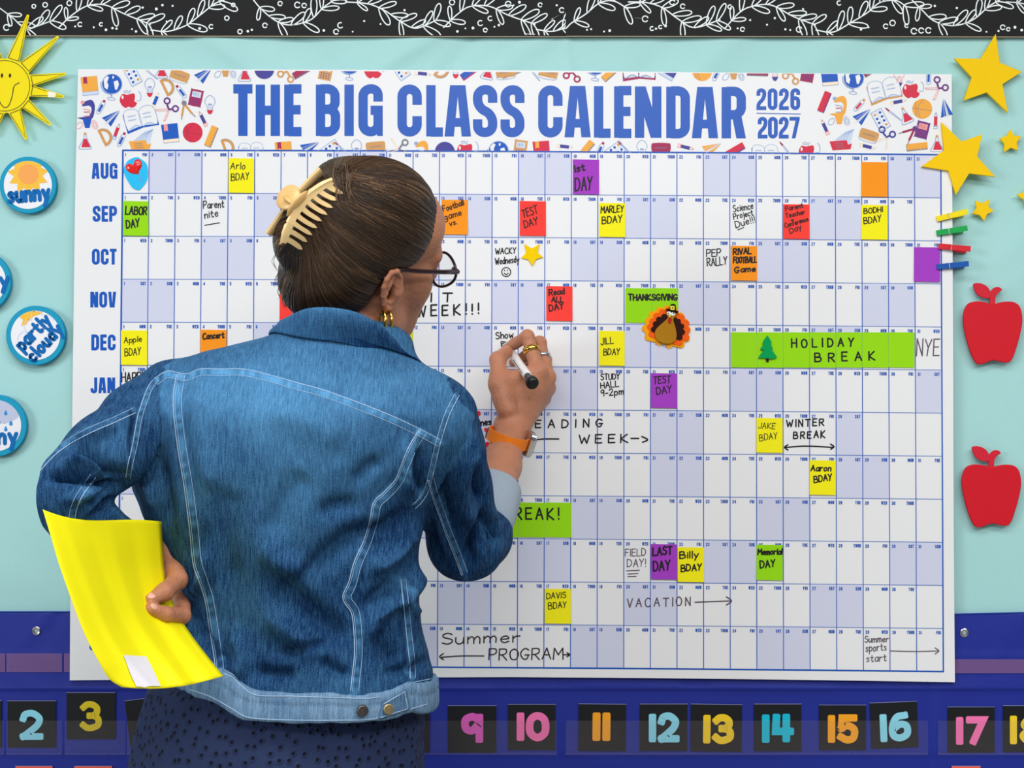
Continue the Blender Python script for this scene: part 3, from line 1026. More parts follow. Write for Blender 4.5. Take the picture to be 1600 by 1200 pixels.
for fn, args in ((dd_prot, (352, 231, -20)), (dd_open, (392, 236, -2, 'b', 'g', 0.75)), (dd_book, (443, 236, -4, 'o', 'm')), (dd_plane, (482, 230, 14)), (dd_pal, (515, 234, 55)), (dd_brush, (533, 231, -50)), (dd_bulb, (557, 233)),
                 (dd_eraser, (587, 229, -8)), (dd_scis, (625, 233, 60, 'k', 'c')), (dd_toy, (658, 242, 'o', 'g')), (dd_ball, (695, 237, 'n')), (dd_apple, (728, 235)), (dd_globe, (778, 236)), (dd_calc, (813, 232, 8, 't', 'l')),
                 (dd_book, (846, 235, -4, 'r', 'o')), (dd_pencil, (882, 229, 96, 'n', 'c')), (dd_ruler, (915, 234, 40)), (dd_tube, (938, 233, 25)), (dd_pal, (960, 236, 55)), (dd_brush, (975, 230, -48)), (dd_bulb, (1003, 234)),
                 (dd_eraser, (1033, 231, -2, 'm')), (dd_pencil, (1071, 230, 104, 'n', 's')), (dd_plane, (1110, 232, 14, 'o')), (dd_ruler, (1148, 235, 60, 'r', 'n')), (dd_open, (1195, 240, 0, 'b', 'g', 0.8)), (dd_brush, (1227, 232, -40)), (dd_apple, (1262, 237))):
    fn(*args)
dood.build('header_drawings', CALROOT, 'small printed school supply drawings around the title')

# ------------------------------------------------------------------ handwriting straight on the calendar
m_pen = mat('black_marker_ink', (22, 20, 24), 0.5, 0.3)
m_pen2 = mat('faded_marker_ink', (92, 78, 92), 0.5, 0.3)
YI = YF - 0.00045


def board_text(lines, label, lw=1.7, m=None):
    ink = Ink(YI)
    lw *= 1.18
    for L in lines:
        if isinstance(L[0], str):
            hand(ink, L[0], L[1], L[2], L[3], L[4], L[5], lw, m or m_pen, track=L[6] if len(L) > 6 else 0.2, slant=0.05)
        else:
            ink.pen(crom(L, 5) if len(L) > 2 else L, lw, m or m_pen)
    ink.build('handwriting', CALROOT, label)


def arrow(x, y, d=1, s=5):
    return [(x - d * s, y - s * 0.8), (x, y), (x - d * s, y + s * 0.8)]


board_text([('Parent', 318, 326, 350, 324, 11), ('nite', 320, 341, 341, 338, 11), [(320, 352), (343, 348)]], 'black handwriting Parent nite', 1.3)
board_text([('WACKY', 774, 397, 806, 396, 9), ('Wednesdy', 774, 413, 811, 410, 10), disc((791, 425), 7, 14) + [(798, 425)], [(788, 427), (791, 429), (794, 427)], [(788.5, 422), (788.6, 423)], [(793, 422), (793, 423)]], 'black handwriting WACKY Wednesday with a smiley', 1.3)
board_text([('SPIRIT', 562, 471, 706, 471, 13, 0.75), ('WEEK!!!', 651, 495, 748, 490, 16, 0.5)], 'black handwriting SPIRIT WEEK!!!', 2.2)
board_text([('PEP', 1104, 401, 1126, 400, 11), ('RALLY', 1105, 416, 1136, 413, 12)], 'black handwriting PEP RALLY', 1.4)
board_text([('Science', 1146, 331, 1177, 326, 10), ('Project', 1147, 343, 1177, 336, 9), ('Due!!!', 1150, 356, 1180, 347, 10), [(1153, 359), (1162, 355.5)]], 'black handwriting Science Project Due!!!', 1.2)
board_text([('Show', 775, 530, 802, 527, 10), ('B', 784, 541, 789, 540, 7)], 'black handwriting Show being written under the marker', 1.4)
board_text([('HAPPY', 190, 597, 228, 595, 14), ('NEW', 190, 614, 220, 612, 12)], 'black handwriting HAPPY NEW', 1.7)
board_text([('STUDY', 939, 594, 968, 592, 9), ('HALL', 939, 607, 967, 604, 9), ('9-2pm', 939, 619, 974, 616, 10)], 'black handwriting STUDY HALL', 1.4)
board_text([('READING', 816, 669, 941, 667, 12, 0.7), [(829, 688), (850, 686), (873, 686)], ('WEEK', 905, 693, 981, 691, 13, 0.5), [(986, 685), (998, 685)], [(1003, 682), (1012, 687), (1004, 691)]], 'black handwriting READING WEEK with arrows', 1.9)
board_text([('WINTER', 1229, 667, 1287, 665, 10.5, 0.35), ('BREAK', 1240, 685, 1289, 684, 10.5, 0.4), [(1228, 699), (1260, 697), (1302, 699)], arrow(1226, 699, -1), arrow(1303, 698)], 'black handwriting WINTER BREAK with a double arrow', 1.8)
board_text([('NYE', 1432, 556, 1467, 556, 26)], 'thin dark handwriting NYE', 1.5, m_pen2)
board_text([('FIELD', 977, 869, 1009, 868, 11), ('DAY!', 980, 886, 1009, 885, 12), [(979, 892), (999, 891)], [(981, 897), (997, 896)], [(981, 901), (994, 900.5)]], 'thin dark handwriting FIELD DAY!', 1.2, m_pen2)
board_text([('VACATION', 980, 949, 1078, 946, 13, 0.4), [(1086, 941), (1110, 940), (1142, 939)], arrow(1143, 939, 1, 8)], 'dark handwriting VACATION with an arrow', 1.6, m_pen2)
board_text([('Summer', 690, 1007, 812, 1003, 17), ('PROGRAM', 764, 1031, 880, 1030, 17), [(690, 1027), (720, 1025), (756, 1025)], arrow(687, 1026, -1, 6), [(881, 1023), (889, 1023)], arrow(890, 1023, 1, 4)], 'dark handwriting Summer PROGRAM with arrows', 1.7, mat('brown_black_ink', (52, 40, 44), 0.5))
board_text([('Summer', 1351, 1004, 1388, 1003, 10), ('sports', 1353, 1018, 1385, 1016, 11), ('start', 1354, 1034, 1385, 1033, 11), [(1391, 1017), (1430, 1018), (1465, 1017)], arrow(1467, 1017, 1, 6)], 'thin dark handwriting Summer sports start with an arrow', 1.2, m_pen2)
board_text([('Valentines', 716, 670, 767, 663, 10), ('Day', 727, 685, 752, 682, 11)], 'black handwriting Valentines Day', 1.9)

# ------------------------------------------------------------------ sticky notes
NC = {'y': mat('note_yellow', (240, 232, 16), 0.65, 0.2), 'g': mat('note_green', (146, 214, 10), 0.65, 0.2), 'o': mat('note_orange', (255, 146, 22), 0.65, 0.2), 'r': mat('note_red', (246, 62, 54), 0.65, 0.2),
      'p': mat('note_purple', (160, 60, 190), 0.65, 0.2), 'l': mat('note_lime', (206, 214, 10), 0.65, 0.2)}
CN = {'y': 'yellow', 'g': 'green', 'o': 'orange', 'r': 'red', 'p': 'purple', 'l': 'lime yellow'}
YN = YF - 0.0008


def note(c, x0, y0, x1, y1, lab, lines=(), lw=1.4, sk=0.0, grp='sticky notes on the calendar', curl=0.0016):
    n = 7
    vv = np.linspace(0, 1, n)
    V, F = [], []
    for side, off in ((0, 0.0), (1, 0.0003)):
        for v in vv:
            for x in (x0, x1):
                px = x + sk * (v - 0.5)
                py = y0 + (y1 - y0) * v + (0.6 if x == x1 else 0)
                V.append(P(px, py, YN - curl * v * v + off))
    for i in range(n - 1):
        a = 2 * i
        F.append([a, a + 2, a + 3, a + 1])
        b_ = 2 * n + 2 * i
        F.append([b_, b_ + 1, b_ + 3, b_ + 2])
        F.append([a, b_, b_ + 2, a + 2]); F.append([a + 1, a + 3, b_ + 3, b_ + 1])
    F.append([0, 1, 2 * n + 1, 2 * n]); F.append([2 * n - 2, 4 * n - 2, 4 * n - 1, 2 * n - 1])
    o = mesh_obj('sticky_note', V, F, NC[c])
    tag(o, lab, 'sticky note', grp)
    lw *= 1.12
    surf = lambda px, py: -curl * np.clip((py - y0) / (y1 - y0), 0, 1) ** 2
    if lines:
        ink = Ink(YN - 0.0003, surf)
        for L in lines:
            if isinstance(L[0], str):
                hand(ink, L[0], L[1], L[2], L[3], L[4], L[5], lw, m_pen, slant=L[6] if len(L) > 6 else 0.08)
            else:
                for g in L:
                    ink.pen(g, lw, m_pen)
        ink.build('handwriting', o)
    return o


def strip(c, x0, x1, n, y0, y1, labs, texts, lw, grp):
    """a row of notes with one line of writing running over them"""
    w = (x1 - x0) / n
    gl = []
    for T in texts:
        gl += write(*T)
    for k in range(n):
        a, b_ = x0 + k * w, x0 + (k + 1) * w
        strokes = [g for cx, g in gl if a <= cx < b_ or (k == n - 1 and cx >= b_) or (k == 0 and cx < a)]
        note(c, a + 0.2, y0, b_ - 0.2, y1, labs[k], [s_ for s_ in strokes], lw, 0, grp, 0.0008)


note('y', 357, 247, 397, 301, 'yellow BDAY sticky note in the top row, up and left of the hair clip', [('Arlo', 360, 264, 383, 264, 10), ('BDAY', 361, 282, 389, 280, 11)], 1.2)
note('g', 192, 314, 232, 368, 'green sticky note reading LABOR DAY, beside the month SEP', [('LABOR', 196, 335, 229, 335, 12), ('DAY', 198, 357, 218, 354, 12)], 2.0)
note('o', 690, 312, 731, 366, 'orange sticky note about a football game right beside the forehead of the person', [('Football', 693, 331, 725, 320, 9), ('game', 695, 344, 721, 336, 9), ('vs.', 703, 353, 714, 350, 8)], 1.4)
note('r', 812, 314, 853, 368, 'red sticky note reading TEST DAY, right of the orange football note', [('TEST', 817, 340, 841, 333, 12), ('DAY', 820, 356, 841, 350, 11)], 1.5)
note('y', 936, 317, 977, 370, 'yellow BDAY sticky note diagonally below the purple 1st DAY note', [('MARLEY', 939, 333, 974, 331, 10), ('BDAY', 941, 350, 972, 347, 11)], 1.5)
note('p', 895, 249, 936, 303, 'purple sticky note reading 1st DAY in the top row', [('1st', 898, 269, 914, 266, 10), ('DAY', 899, 299, 925, 297, 20)], 2.2)
note('o', 1346, 253, 1387, 307, 'blank orange sticky note in the top row at right')
note('r', 1224, 319, 1265, 373, 'red sticky note with four slanting lines reading Parent Teacher Conference Day', [('Parent', 1228, 330, 1255, 324, 7), ('Teacher', 1228, 341, 1258, 334, 7), ('+', 1236, 346, 1240, 345, 4), ('Conference', 1227, 356, 1263, 345, 7), ('Day', 1235, 365, 1253, 357, 8)], 1.3)
note('y', 1346, 320, 1387, 374, 'yellow BDAY sticky note directly below the blank orange note', [('BODHI', 1350, 334, 1379, 331, 8), ('BDAY', 1350, 350, 1377, 346, 10)], 1.4)
note('o', 1142, 384, 1183, 438, 'orange sticky note reading RIVAL FOOTBALL GAME', [('RIVAL', 1146, 398, 1174, 396, 9), ('FOOTBALL', 1146, 411, 1182, 410, 9), ('Game', 1148, 426, 1180, 424, 9)], 2.0)
note('p', 1428, 386, 1469, 440, 'blank purple sticky note at the right end of the grid beside the clothespins')
note('r', 853.5, 447, 894.5, 501, 'red sticky note reading Read ALL DAY above the writing hand', [('Read', 858, 462, 882, 459, 9), ('ALL', 862, 472, 880, 472, 8), ('DAY', 859, 487, 881, 482, 10)], 1.8)
strip('g', 977, 1060, 2, 450, 504, ['left green sticky note of the pair reading THANKSGIVING', 'right green sticky note of the pair reading THANKSGIVING, behind the turkey'],
      [('THANKSGIVING', 982, 469, 1058, 469, 9)], 2.2, 'thanksgiving notes')
note('y', 936, 517, 976, 571, 'yellow BDAY sticky note between the writing hand and the turkey', [('JILL', 939, 539, 959, 536, 10), ('BDAY', 943, 555, 968, 554, 10)], 1.3)
HB = ['first green HOLIDAY BREAK note, at the left end of the strip', 'second green HOLIDAY BREAK note, carrying the felt tree', 'green HOLIDAY BREAK note under the letters HO', 'green HOLIDAY BREAK note under the letters LID',
      'green HOLIDAY BREAK note under the letters AY', 'green HOLIDAY BREAK note under the final letter K', 'last green HOLIDAY BREAK note, blank beside NYE']
strip('g', 1142, 1429, 7, 519, 574, HB, [('HOLIDAY', 1237, 543, 1334, 541, 13, 0.6), ('BREAK', 1273, 565, 1367, 563, 13, 0.75)], 2.2, 'holiday break notes')
note('y', 189, 516, 230, 570, 'yellow BDAY sticky note beside the month name DEC', [('Apple', 194, 536, 221, 534, 9), ('BDAY', 195, 556, 220, 554, 11)], 1.2)
note('r', 437, 446, 477, 500, 'red sticky note half hidden behind the back of the head and the collar', [('PIE', 441, 463, 468, 459, 9), ('DAY', 446, 478, 470, 473, 9)], 1.6)
note('o', 313, 515, 354, 569, 'orange sticky note peeking out above the left denim shoulder', [('Concert', 317, 530, 350, 528, 9)], 2.0)
note('l', 604, 517, 645, 571, 'lime yellow sticky note peeking out between chin and denim collar', [('Jenifer', 608, 540, 641, 535, 9)], 1.3)
note('p', 1017, 583, 1058, 637, 'purple sticky note reading TEST DAY below the turkey', [('TEST', 1021, 600, 1048, 598, 11), ('DAY', 1026, 617, 1050, 613, 11)], 1.5)
note('y', 1182, 653, 1223, 707, 'yellow BDAY sticky note left of the words WINTER BREAK', [('JAKE', 1185, 669, 1211, 670, 9), ('BDAY', 1187, 689, 1215, 685, 10)], 1.0)
note('y', 1265, 719, 1306, 773, 'yellow BDAY sticky note below the words WINTER BREAK', [('Aaron', 1267, 736, 1298, 736, 9), ('BDAY', 1272, 754, 1300, 750, 10)], 1.8)
strip('g', 769, 893, 3, 785, 839, ['green BREAK! note behind the rolled denim cuff, at the left end of its strip', 'green BREAK! note with the letters REA, beside the rolled cuff', 'last green BREAK! note with the letter K'],
      [('BREAK!', 788, 812, 873, 811, 17, 0.4)], 2.4, 'spring break notes')
note('p', 1017, 850, 1058, 905, 'purple sticky note reading LAST DAY', [('LAST', 1020, 868, 1050, 866, 12), ('DAY', 1021, 893, 1047, 890, 15)], 2.3, 1.0)
note('y', 1059, 855, 1100, 909, 'yellow BDAY sticky note touching the purple LAST DAY note', [('Billy', 1062, 873, 1091, 871, 10), ('BDAY', 1064, 893, 1096, 891, 10)], 1.9)
note('g', 1182, 851, 1223, 906, 'green sticky note reading Memorial DAY', [('Memorial', 1184, 867, 1222, 866, 9), ('DAY', 1188, 888, 1211, 885, 11)], 2.0)
note('y', 851, 920, 892, 974, 'yellow BDAY sticky note left of the word VACATION', [('DAVIS', 854, 936, 884, 934, 9), ('BDAY', 857, 952, 885, 949, 10)], 1.2)

# ------------------------------------------------------------------ stickers and felt pieces on the calendar
m_felt_y = mat('felt_star_yellow', (252, 204, 8), 0.85, 0.1, bump=(1500, 0.0006))
m_foam_y = mat('foam_star_yellow', (246, 200, 6), 0.7, 0.2, bump=(1200, 0.0004))


def star_pts(cx, cy, tips, inner=0.46):
    """five tips in pixels -> ten-point outline"""
    c = np.array([cx, cy])
    o = []
    for i in range(5):
        a, b_ = np.array(tips[i]), np.array(tips[(i + 1) % 5])
        o.append(a)
        m_ = (a + b_) / 2 - c
        ra = (np.linalg.norm(a - c) + np.linalg.norm(b_ - c)) / 2
        o.append(c + m_ / np.linalg.norm(m_) * ra * inner)
    return o


def star_obj(cx, cy, tips, yb, th, m, label, grp, inner=0.46, rnd=0.0):
    pts = star_pts(cx, cy, tips, inner)
    if rnd:
        pts = rr([np.array(p) for p in pts], rnd, 2, True)
    b = MB()
    b.slab(xz(pts, yb - th), yb - th, yb, 0, bev=0.0006)
    o = b.build('star_cutout', m)
    return tag(o, label, 'star', grp)


star_obj(831, 399, [(819, 381), (843, 381), (849, 402), (832, 416), (814, 403)], YF - 0.0006, 0.002, m_felt_y, 'small yellow felt star sticker on the calendar beside WACKY Wednesday', 'star stickers on the calendar', 0.5, 1.5)
star_obj(540, 263, [(539, 249), (556, 259), (549, 278), (530, 278), (522, 260)], YF - 0.0006, 0.002, m_felt_y, 'small yellow felt star sticker peeking out above the hair', 'star stickers on the calendar', 0.5, 1.5)
# big foam stars on the fabric
SG = 'yellow star cutouts right of the calendar'
star_obj(1544, 117, [(1556, 53), (1597, 112), (1575, 176), (1506, 157), (1491, 91)], -0.004, 0.004, m_foam_y, 'large yellow star cutout at the top right, touching the black border', SG, 0.45)
star_obj(1502, 247, [(1471, 191), (1535, 210), (1555, 276), (1494, 304), (1440, 260)], -0.0135, 0.004, m_foam_y, 'large yellow star cutout overlapping the calendar corner', SG, 0.46)
star_obj(1579, 220, [(1579, 202), (1596, 213), (1591, 235), (1569, 238), (1562, 216)], -0.004, 0.003, m_foam_y, 'small yellow star cutout right of the overlapping large star', SG, 0.55)
star_obj(1536, 328, [(1524, 313), (1546, 311), (1553, 329), (1538, 345), (1519, 334)], -0.004, 0.003, m_foam_y, 'small yellow star cutout right of the yellow clothespin', SG, 0.55)
star_obj(1608, 306, [(1604, 290), (1625, 300), (1620, 320), (1603, 324), (1589, 304)], -0.004, 0.003, m_foam_y, 'small yellow star cutout cut off by the right picture edge', SG, 0.55)

# balloon sticker
yb = YF - 0.0006
e = empty('balloon_sticker', P(212, 297, yb), 'blue oval sticker with a red heart balloon beside the month AUG', 'sticker')
b = MB()
b.slab(xz(crom([(213, 245.5), (200, 251), (193.5, 263), (195, 274), (203, 288), (208, 294), (217, 297), (224, 290), (230, 280), (231, 266), (228, 255), (221, 249)], 4, True), yb - 0.0006), yb - 0.0006, yb)
b.build('backing', mat('sticker_blue', (8, 186, 240), 0.4, 0.4), e)
b = MB()
hp = crom([(216, 272), (205, 271), (197.5, 265), (197, 259), (202, 255.5), (208, 257), (211, 250), (217, 249), (221.5, 254), (221, 261), (217, 268)], 4, True)
c0 = np.mean(hp, 0)
Vh, Fh = [], []
n_ = len(hp)
for k, (s_, d_) in enumerate(((1, 0.0006), (0.93, 0.0016), (0.75, 0.0026), (0.45, 0.0033), (0.12, 0.0036))):
    q = c0 + (hp - c0) * s_
    Vh.append(at(q[:, 0], q[:, 1], yb - d_))
for k in range(4):
    for i in range(n_):
        j = (i + 1) % n_
        Fh.append([k * n_ + i, k * n_ + j, (k + 1) * n_ + j, (k + 1) * n_ + i])
Fh.append([4 * n_ + i for i in range(n_)])
b.add(np.concatenate(Vh), Fh)
b.build('heart_balloon', mat('balloon_red', (226, 40, 34), 0.15, 0.6), e, smooth=True)
ink = Ink(yb - 0.0009)
ink.pen(crom([(217, 272), (222, 278), (219, 281), (223, 285)], 4), 0.7, mat('thread_lilac', (150, 130, 200), 0.6))
ink.pen([(214.5, 290), (214.8, 294)], 0.8, MATS['thread_lilac'])
ink.build('string', e)

# heart stickers
for (cx, cy, s_, rot, lab) in ((743.5, 647, 7.5, 0.15, 'small red heart sticker above Valentines Day'), (758, 695, 7, 0.1, 'small red heart sticker below Valentines Day'), (762, 673, 6, 0.1, 'small red heart sticker mostly hidden by the watch band')):
    q = []
    for t in np.linspace(0, 2 * math.pi, 22)[:-1]:
        hx = 16 * math.sin(t) ** 3; hy = -(13 * math.cos(t) - 5 * math.cos(2 * t) - 2 * math.cos(3 * t) - math.cos(4 * t))
        q.append((cx + s_ / 16 * (hx * math.cos(rot) - hy * math.sin(rot)), cy + s_ / 16 * (hx * math.sin(rot) + hy * math.cos(rot))))
    b = MB(); b.slab(xz(q, YF - 0.0012), YF - 0.0012, YF - 0.0006)
    tag(b.build('heart_sticker', mat('heart_red', (214, 26, 30), 0.5)), lab, 'sticker', 'heart stickers')

# felt turkey
e = empty('felt_turkey', P(1042, 545, YF), 'felt turkey sticker with pilgrim hat and fanned orange feathers', 'sticker')
TK = lambda zx, zy: (990 + zx / 12.0, 460 + zy / 12.0)


def fan(tips, hub, wid):
    """lobed fan outline through feather tips, hub in zoom units"""
    pts = []
    for i, t in enumerate(tips):
        d = np.array(t, float) - hub
        l = np.linalg.norm(d); d = d / l; n = np.array([-d[1], d[0]])
        for a in np.linspace(-1.35, 1.35, 7):
            pts.append(np.array(t) - d * wid * 0.75 + d * wid * 0.75 * math.cos(a) + n * wid * math.sin(a) * 0.85)
    return [TK(*p) for p in pts]


hub = np.array([640, 640.0])
big = [(215, 830), (155, 640), (215, 470), (300, 335), (450, 245), (620, 205), (800, 250), (930, 360), (1030, 500), (1070, 660), (1050, 850), (930, 990)]
mid = [(285, 760), (255, 600), (300, 480), (390, 355), (520, 280), (640, 250), (790, 280), (950, 400), (1045, 530), (1065, 680), (1040, 830), (900, 950)]
drk = [(325, 660), (365, 535), (440, 430), (560, 365), (700, 340), (880, 480), (950, 590), (965, 720), (910, 840)]
y_ = YF - 0.0006
for pts, c, nm_, y0, y1 in ((fan(big, hub, 78), (252, 164, 20), 'yellow_feathers', y_ - 0.0015, y_), (fan(mid, hub, 72), (248, 98, 28), 'orange_feathers', y_ - 0.0027, y_ - 0.0013), (fan(drk, hub, 58), (52, 26, 22), 'brown_feathers', y_ - 0.0039, y_ - 0.0025)):
    b = MB(); b.slab(xz(pts, y0), y0, y1, 0, 0.0003); b.build(nm_, mat('felt_' + nm_, c, 0.9, 0.1, bump=(1800, 0.0005)), e)
for zx, zy in ((465, 915), (650, 965)):
    b = MB()
    b.slab(xz(crom([TK(zx - 55, zy - 55), TK(zx + 30, zy - 60), TK(zx + 75, zy - 10), TK(zx + 60, zy + 50), TK(zx + 20, zy + 20), TK(zx, zy + 65), TK(zx - 25, zy + 15), TK(zx - 65, zy + 20), TK(zx - 35, zy - 10)], 3, True), y_ - 0.0012), y_ - 0.0012, y_)
    b.build('foot', mat('felt_foot', (250, 170, 40), 0.9, 0.1), e)
b = MB()
b.slab(xz(crom([TK(620, 380), TK(640, 440), TK(560, 520), TK(450, 620), TK(400, 710), TK(420, 830), TK(530, 910), TK(680, 925), TK(780, 870), TK(808, 760), TK(780, 600), TK(745, 470), TK(800, 400), TK(795, 340), TK(620, 340)], 4, True), y_ - 0.0058), y_ - 0.0058, y_ - 0.0036, 0, 0.0006)
b.build('body', mat('felt_gold', (172, 122, 28), 0.9, 0.1, bump=(1600, 0.0006), var=0.12, vscale=1500), e)
b = MB(); b.slab(xz([TK(*p) for p in ((600, 275), (680, 265), (690, 195), (720, 178), (770, 182), (790, 200), (795, 300), (850, 320), (820, 350), (700, 325), (620, 300))], y_ - 0.0072), y_ - 0.0072, y_ - 0.0055)
ht = b.build('hat', mat('felt_black', (24, 20, 20), 0.9, 0.1), e)
b = MB(); b.slab(xz([TK(*p) for p in ((690, 212), (770, 218), (768, 295), (690, 288))], y_ - 0.0078), y_ - 0.0078, y_ - 0.0071); b.slab(xz([TK(*p) for p in ((718, 238), (748, 240), (746, 268), (718, 264))], y_ - 0.0082), y_ - 0.0082, y_ - 0.0077, 1)
b.build('buckle', [mat('felt_lemon', (232, 226, 60), 0.8), mat('felt_brown', (120, 84, 20), 0.8)], ht)
for zx, zy, px_, py_ in ((665, 352, 655, 358), (742, 365, 752, 352)):
    b = MB(); b.slab(xz(disc(TK(zx, zy), 3.2, 16, 2.9), y_ - 0.0066), y_ - 0.0066, y_ - 0.0056); b.slab(xz(disc(TK(px_, py_), 1.1, 10), y_ - 0.007), y_ - 0.007, y_ - 0.0065, 1)
    b.build('eye', [mat('eye_white', (238, 238, 236), 0.4), mat('eye_black', (16, 14, 14), 0.4)], e)
b = MB(); b.slab(xz([TK(*p) for p in ((655, 425), (700, 365), (705, 400), (672, 430))], y_ - 0.0074), y_ - 0.0074, y_ - 0.006); b.build('beak', mat('felt_beak', (240, 220, 90), 0.8), e)
b = MB(); b.slab(xz(crom([TK(665, 440), TK(700, 435), TK(715, 480), TK(690, 548), (TK(655, 530)), TK(648, 490)], 3, True), y_ - 0.007), y_ - 0.007, y_ - 0.0057); b.build('wattle', mat('felt_wattle', (176, 32, 26), 0.9), e)

# felt tree
e = empty('felt_tree', P(1199, 565, YF), 'green felt fir tree sticker on the holiday break notes', 'sticker')
TT = lambda zx, zy: (1170 + zx * 70 / 1200.0, 510 + zy * 70 / 1200.0)
y_ = YN - 0.0016
b = MB(); b.slab(xz([TT(*p) for p in ((455, 850), (535, 850), (535, 945), (470, 950))], y_ - 0.0012), y_ - 0.0012, y_); b.build('trunk', mat('felt_trunk', (44, 26, 16), 0.9), e)
b = MB(); b.slab(xz([TT(*p) for p in ((505, 240), (560, 330), (615, 420), (585, 465), (645, 590), (625, 640), (700, 740), (755, 820), (720, 860), (600, 872), (440, 850), (270, 848), (265, 825), (330, 730), (410, 635), (320, 622), (318, 595), (400, 490), (372, 455), (400, 380))], y_ - 0.002), y_ - 0.002, y_, 0, 0.0003)
b.build('foliage', mat('felt_green', (10, 158, 84), 0.9, 0.1, bump=(1500, 0.0008), var=0.22, vscale=900), e)

# ------------------------------------------------------------------ clothespins clipped to the right edge
for (xa, ya, xb, yb_, c, nm_) in ((1464, 342, 1510, 331, (250, 216, 10), 'yellow'), (1464, 364, 1510, 357, (14, 160, 74), 'green'), (1467, 384.5, 1515, 389.5, (204, 28, 44), 'red'), (1464, 417, 1512, 412.5, (10, 82, 166), 'blue')):
    A, B = P(xa, ya, YF - 0.004), P(xb, yb_, YF - 0.004)
    e = empty('clothespin', (A + B) / 2, f'small {nm_} wooden clothespin clipped on the right calendar edge', 'clothespin', 'clothespins on the right calendar edge')
    d = B - A; Ld = np.linalg.norm(d); d /= Ld
    nrm = np.array([-d[2], 0, d[0]])
    m_ = mat('pin_' + nm_, c, 0.6, 0.3, var=0.12, vscale=200)
    for sgn in (1, -1):
        b = MB()
        prof = [(0, .0006, .0028), (.12, .0002, .0046), (.34, .0012, .0052), (.40, .0012, .0042), (.48, .0014, .0055), (1.0, .0062, .0088)]
        V, F = [], []
        for t, lo, hi in prof:
            for w in (-.0042, .0042):
                for q in ((lo, hi) if True else ()):
                    y = (YF - 0.0006 - q) if sgn == 1 else (YF + 0.0056 + q)
                    V.append([A[0] + d[0] * Ld * t + nrm[0] * w, y, A[2] + d[2] * Ld * t + nrm[2] * w])
        for i in range(len(prof) - 1):
            a = 4 * i
            for q in ([0, 1, 5, 4], [1, 3, 7, 5], [3, 2, 6, 7], [2, 0, 4, 6]):
                F.append([a + k for k in (q if sgn == 1 else q[::-1])])
        F.append([0, 2, 3, 1]); F.append([4 * len(prof) - 4 + k for k in (0, 1, 3, 2)])
        b.add(V, F)
        b.build('prong', m_, e)
    b = MB()
    c_ = A + d * Ld * 0.40
    b.tube([[c_[0] + nrm[0] * w, y, c_[2] + nrm[2] * w] for w, y in ((-.0047, YF + .0105), (-.0047, YF - .0052), (.0047, YF - .0052), (.0047, YF + .0105))], 0.0005, 6)
    b.build('spring', m_stl, e)

# ------------------------------------------------------------------ red apples
m_app = mat('apple_foam', (204, 10, 34), 0.55, 0.3, bump=(1300, 0.0005))
m_leaf = mat('apple_stem_foam', (206, 28, 50), 0.6, 0.3, bump=(1300, 0.0005))
for dx, dy, lab in ((0, 0, 'upper red apple cutout, below the clothespins'), (-2, 255, 'lower red apple cutout, above the pocket chart')):
    e = empty('apple_cutout', P(1550 + dx, 568 + dy, -0.008), lab, 'apple', 'red apple cutouts right of the calendar')
    body = crom([(1398, 700), (1350, 686), (1290, 684), (1245, 705), (1222, 770), (1226, 840), (1245, 930), (1270, 1010), (1300, 1066), (1330, 1077), (1370, 1065), (1410, 1052), (1450, 1060), (1500, 1066), (1530, 1040), (1555, 970), (1580, 880), (1592, 800), (1580, 725), (1545, 690), (1490, 684), (1440, 692)], 4, True)
    b = MB(); b.slab(xz([(1200 + p[0] / 4.0 + dx, 300 + p[1] / 4.0 + dy) for p in body], -0.0085), -0.0085, -0.0045, 0, 0.0012)
    b.build('apple_body', m_app, e)
    b = MB(); st = crom([(1390, 705), (1388, 655), (1392, 625), (1415, 598), (1445, 594), (1464, 612), (1440, 630), (1424, 655), (1418, 705)], 3, True)
    b.slab(xz([(1200 + p[0] / 4.0 + dx, 300 + p[1] / 4.0 + dy) for p in st], -0.0075), -0.0075, -0.0045, 0, 0.0006); b.build('stem', m_leaf, e)
    b = MB(); lf = crom([(1395, 660), (1345, 660), (1305, 635), (1286, 590), (1290, 571), (1330, 570), (1370, 590), (1392, 625)], 3, True)
    b.slab(xz([(1200 + p[0] / 4.0 + dx, 300 + p[1] / 4.0 + dy) for p in lf], -0.0078), -0.0078, -0.0045, 0, 0.0006); b.build('leaf', m_leaf, e)

# ------------------------------------------------------------------ paper sun
e = empty('paper_sun', P(5, 215, -0.007), 'yellow paper sun with a drawn smile, cut off by the left picture edge', 'sun')
RC = np.array([7.0, 134.0])
tips = [(44, 23), (91, 57), (103, 115), (100, 151), (79, 195), (41, 218), (-12, 212), (-55, 190), (-88, 150), (-92, 104), (-64, 62), (-22, 40)]
half = [8.5, 9.0, 7.5, 7.0, 7.0, 8.5, 8.5, 8.5, 8.0, 8.0, 8.0, 8.0]
pts = []
sunrays = []
for t, hw in zip(tips, half):
    d = np.array(t) - RC; l = np.linalg.norm(d); d /= l; n = np.array([-d[1], d[0]])
    base = RC + d * 41
    pts += [base - n * (hw + 2), np.array(t) - n * 1.8, np.array(t) + n * 1.8, base + n * (hw + 2)]
    sunrays.append((RC + d * 43.5, n, np.array(t) - d * 3, hw))
ang = [math.atan2(p[1] - RC[1], p[0] - RC[0]) for p in pts]
b = MB()
b.slab(xz(pts, -0.0075), -0.0075, -0.0062)
b.slab(xz(disc(RC, 42.5, 48), -0.0077), -0.0077, -0.0062)
b.build('paper', mat('sun_yellow', (240, 220, 0), 0.6, 0.25), e)
ink = Ink(-0.0080)
m_line = mat('sun_line', (70, 72, 24), 0.6)
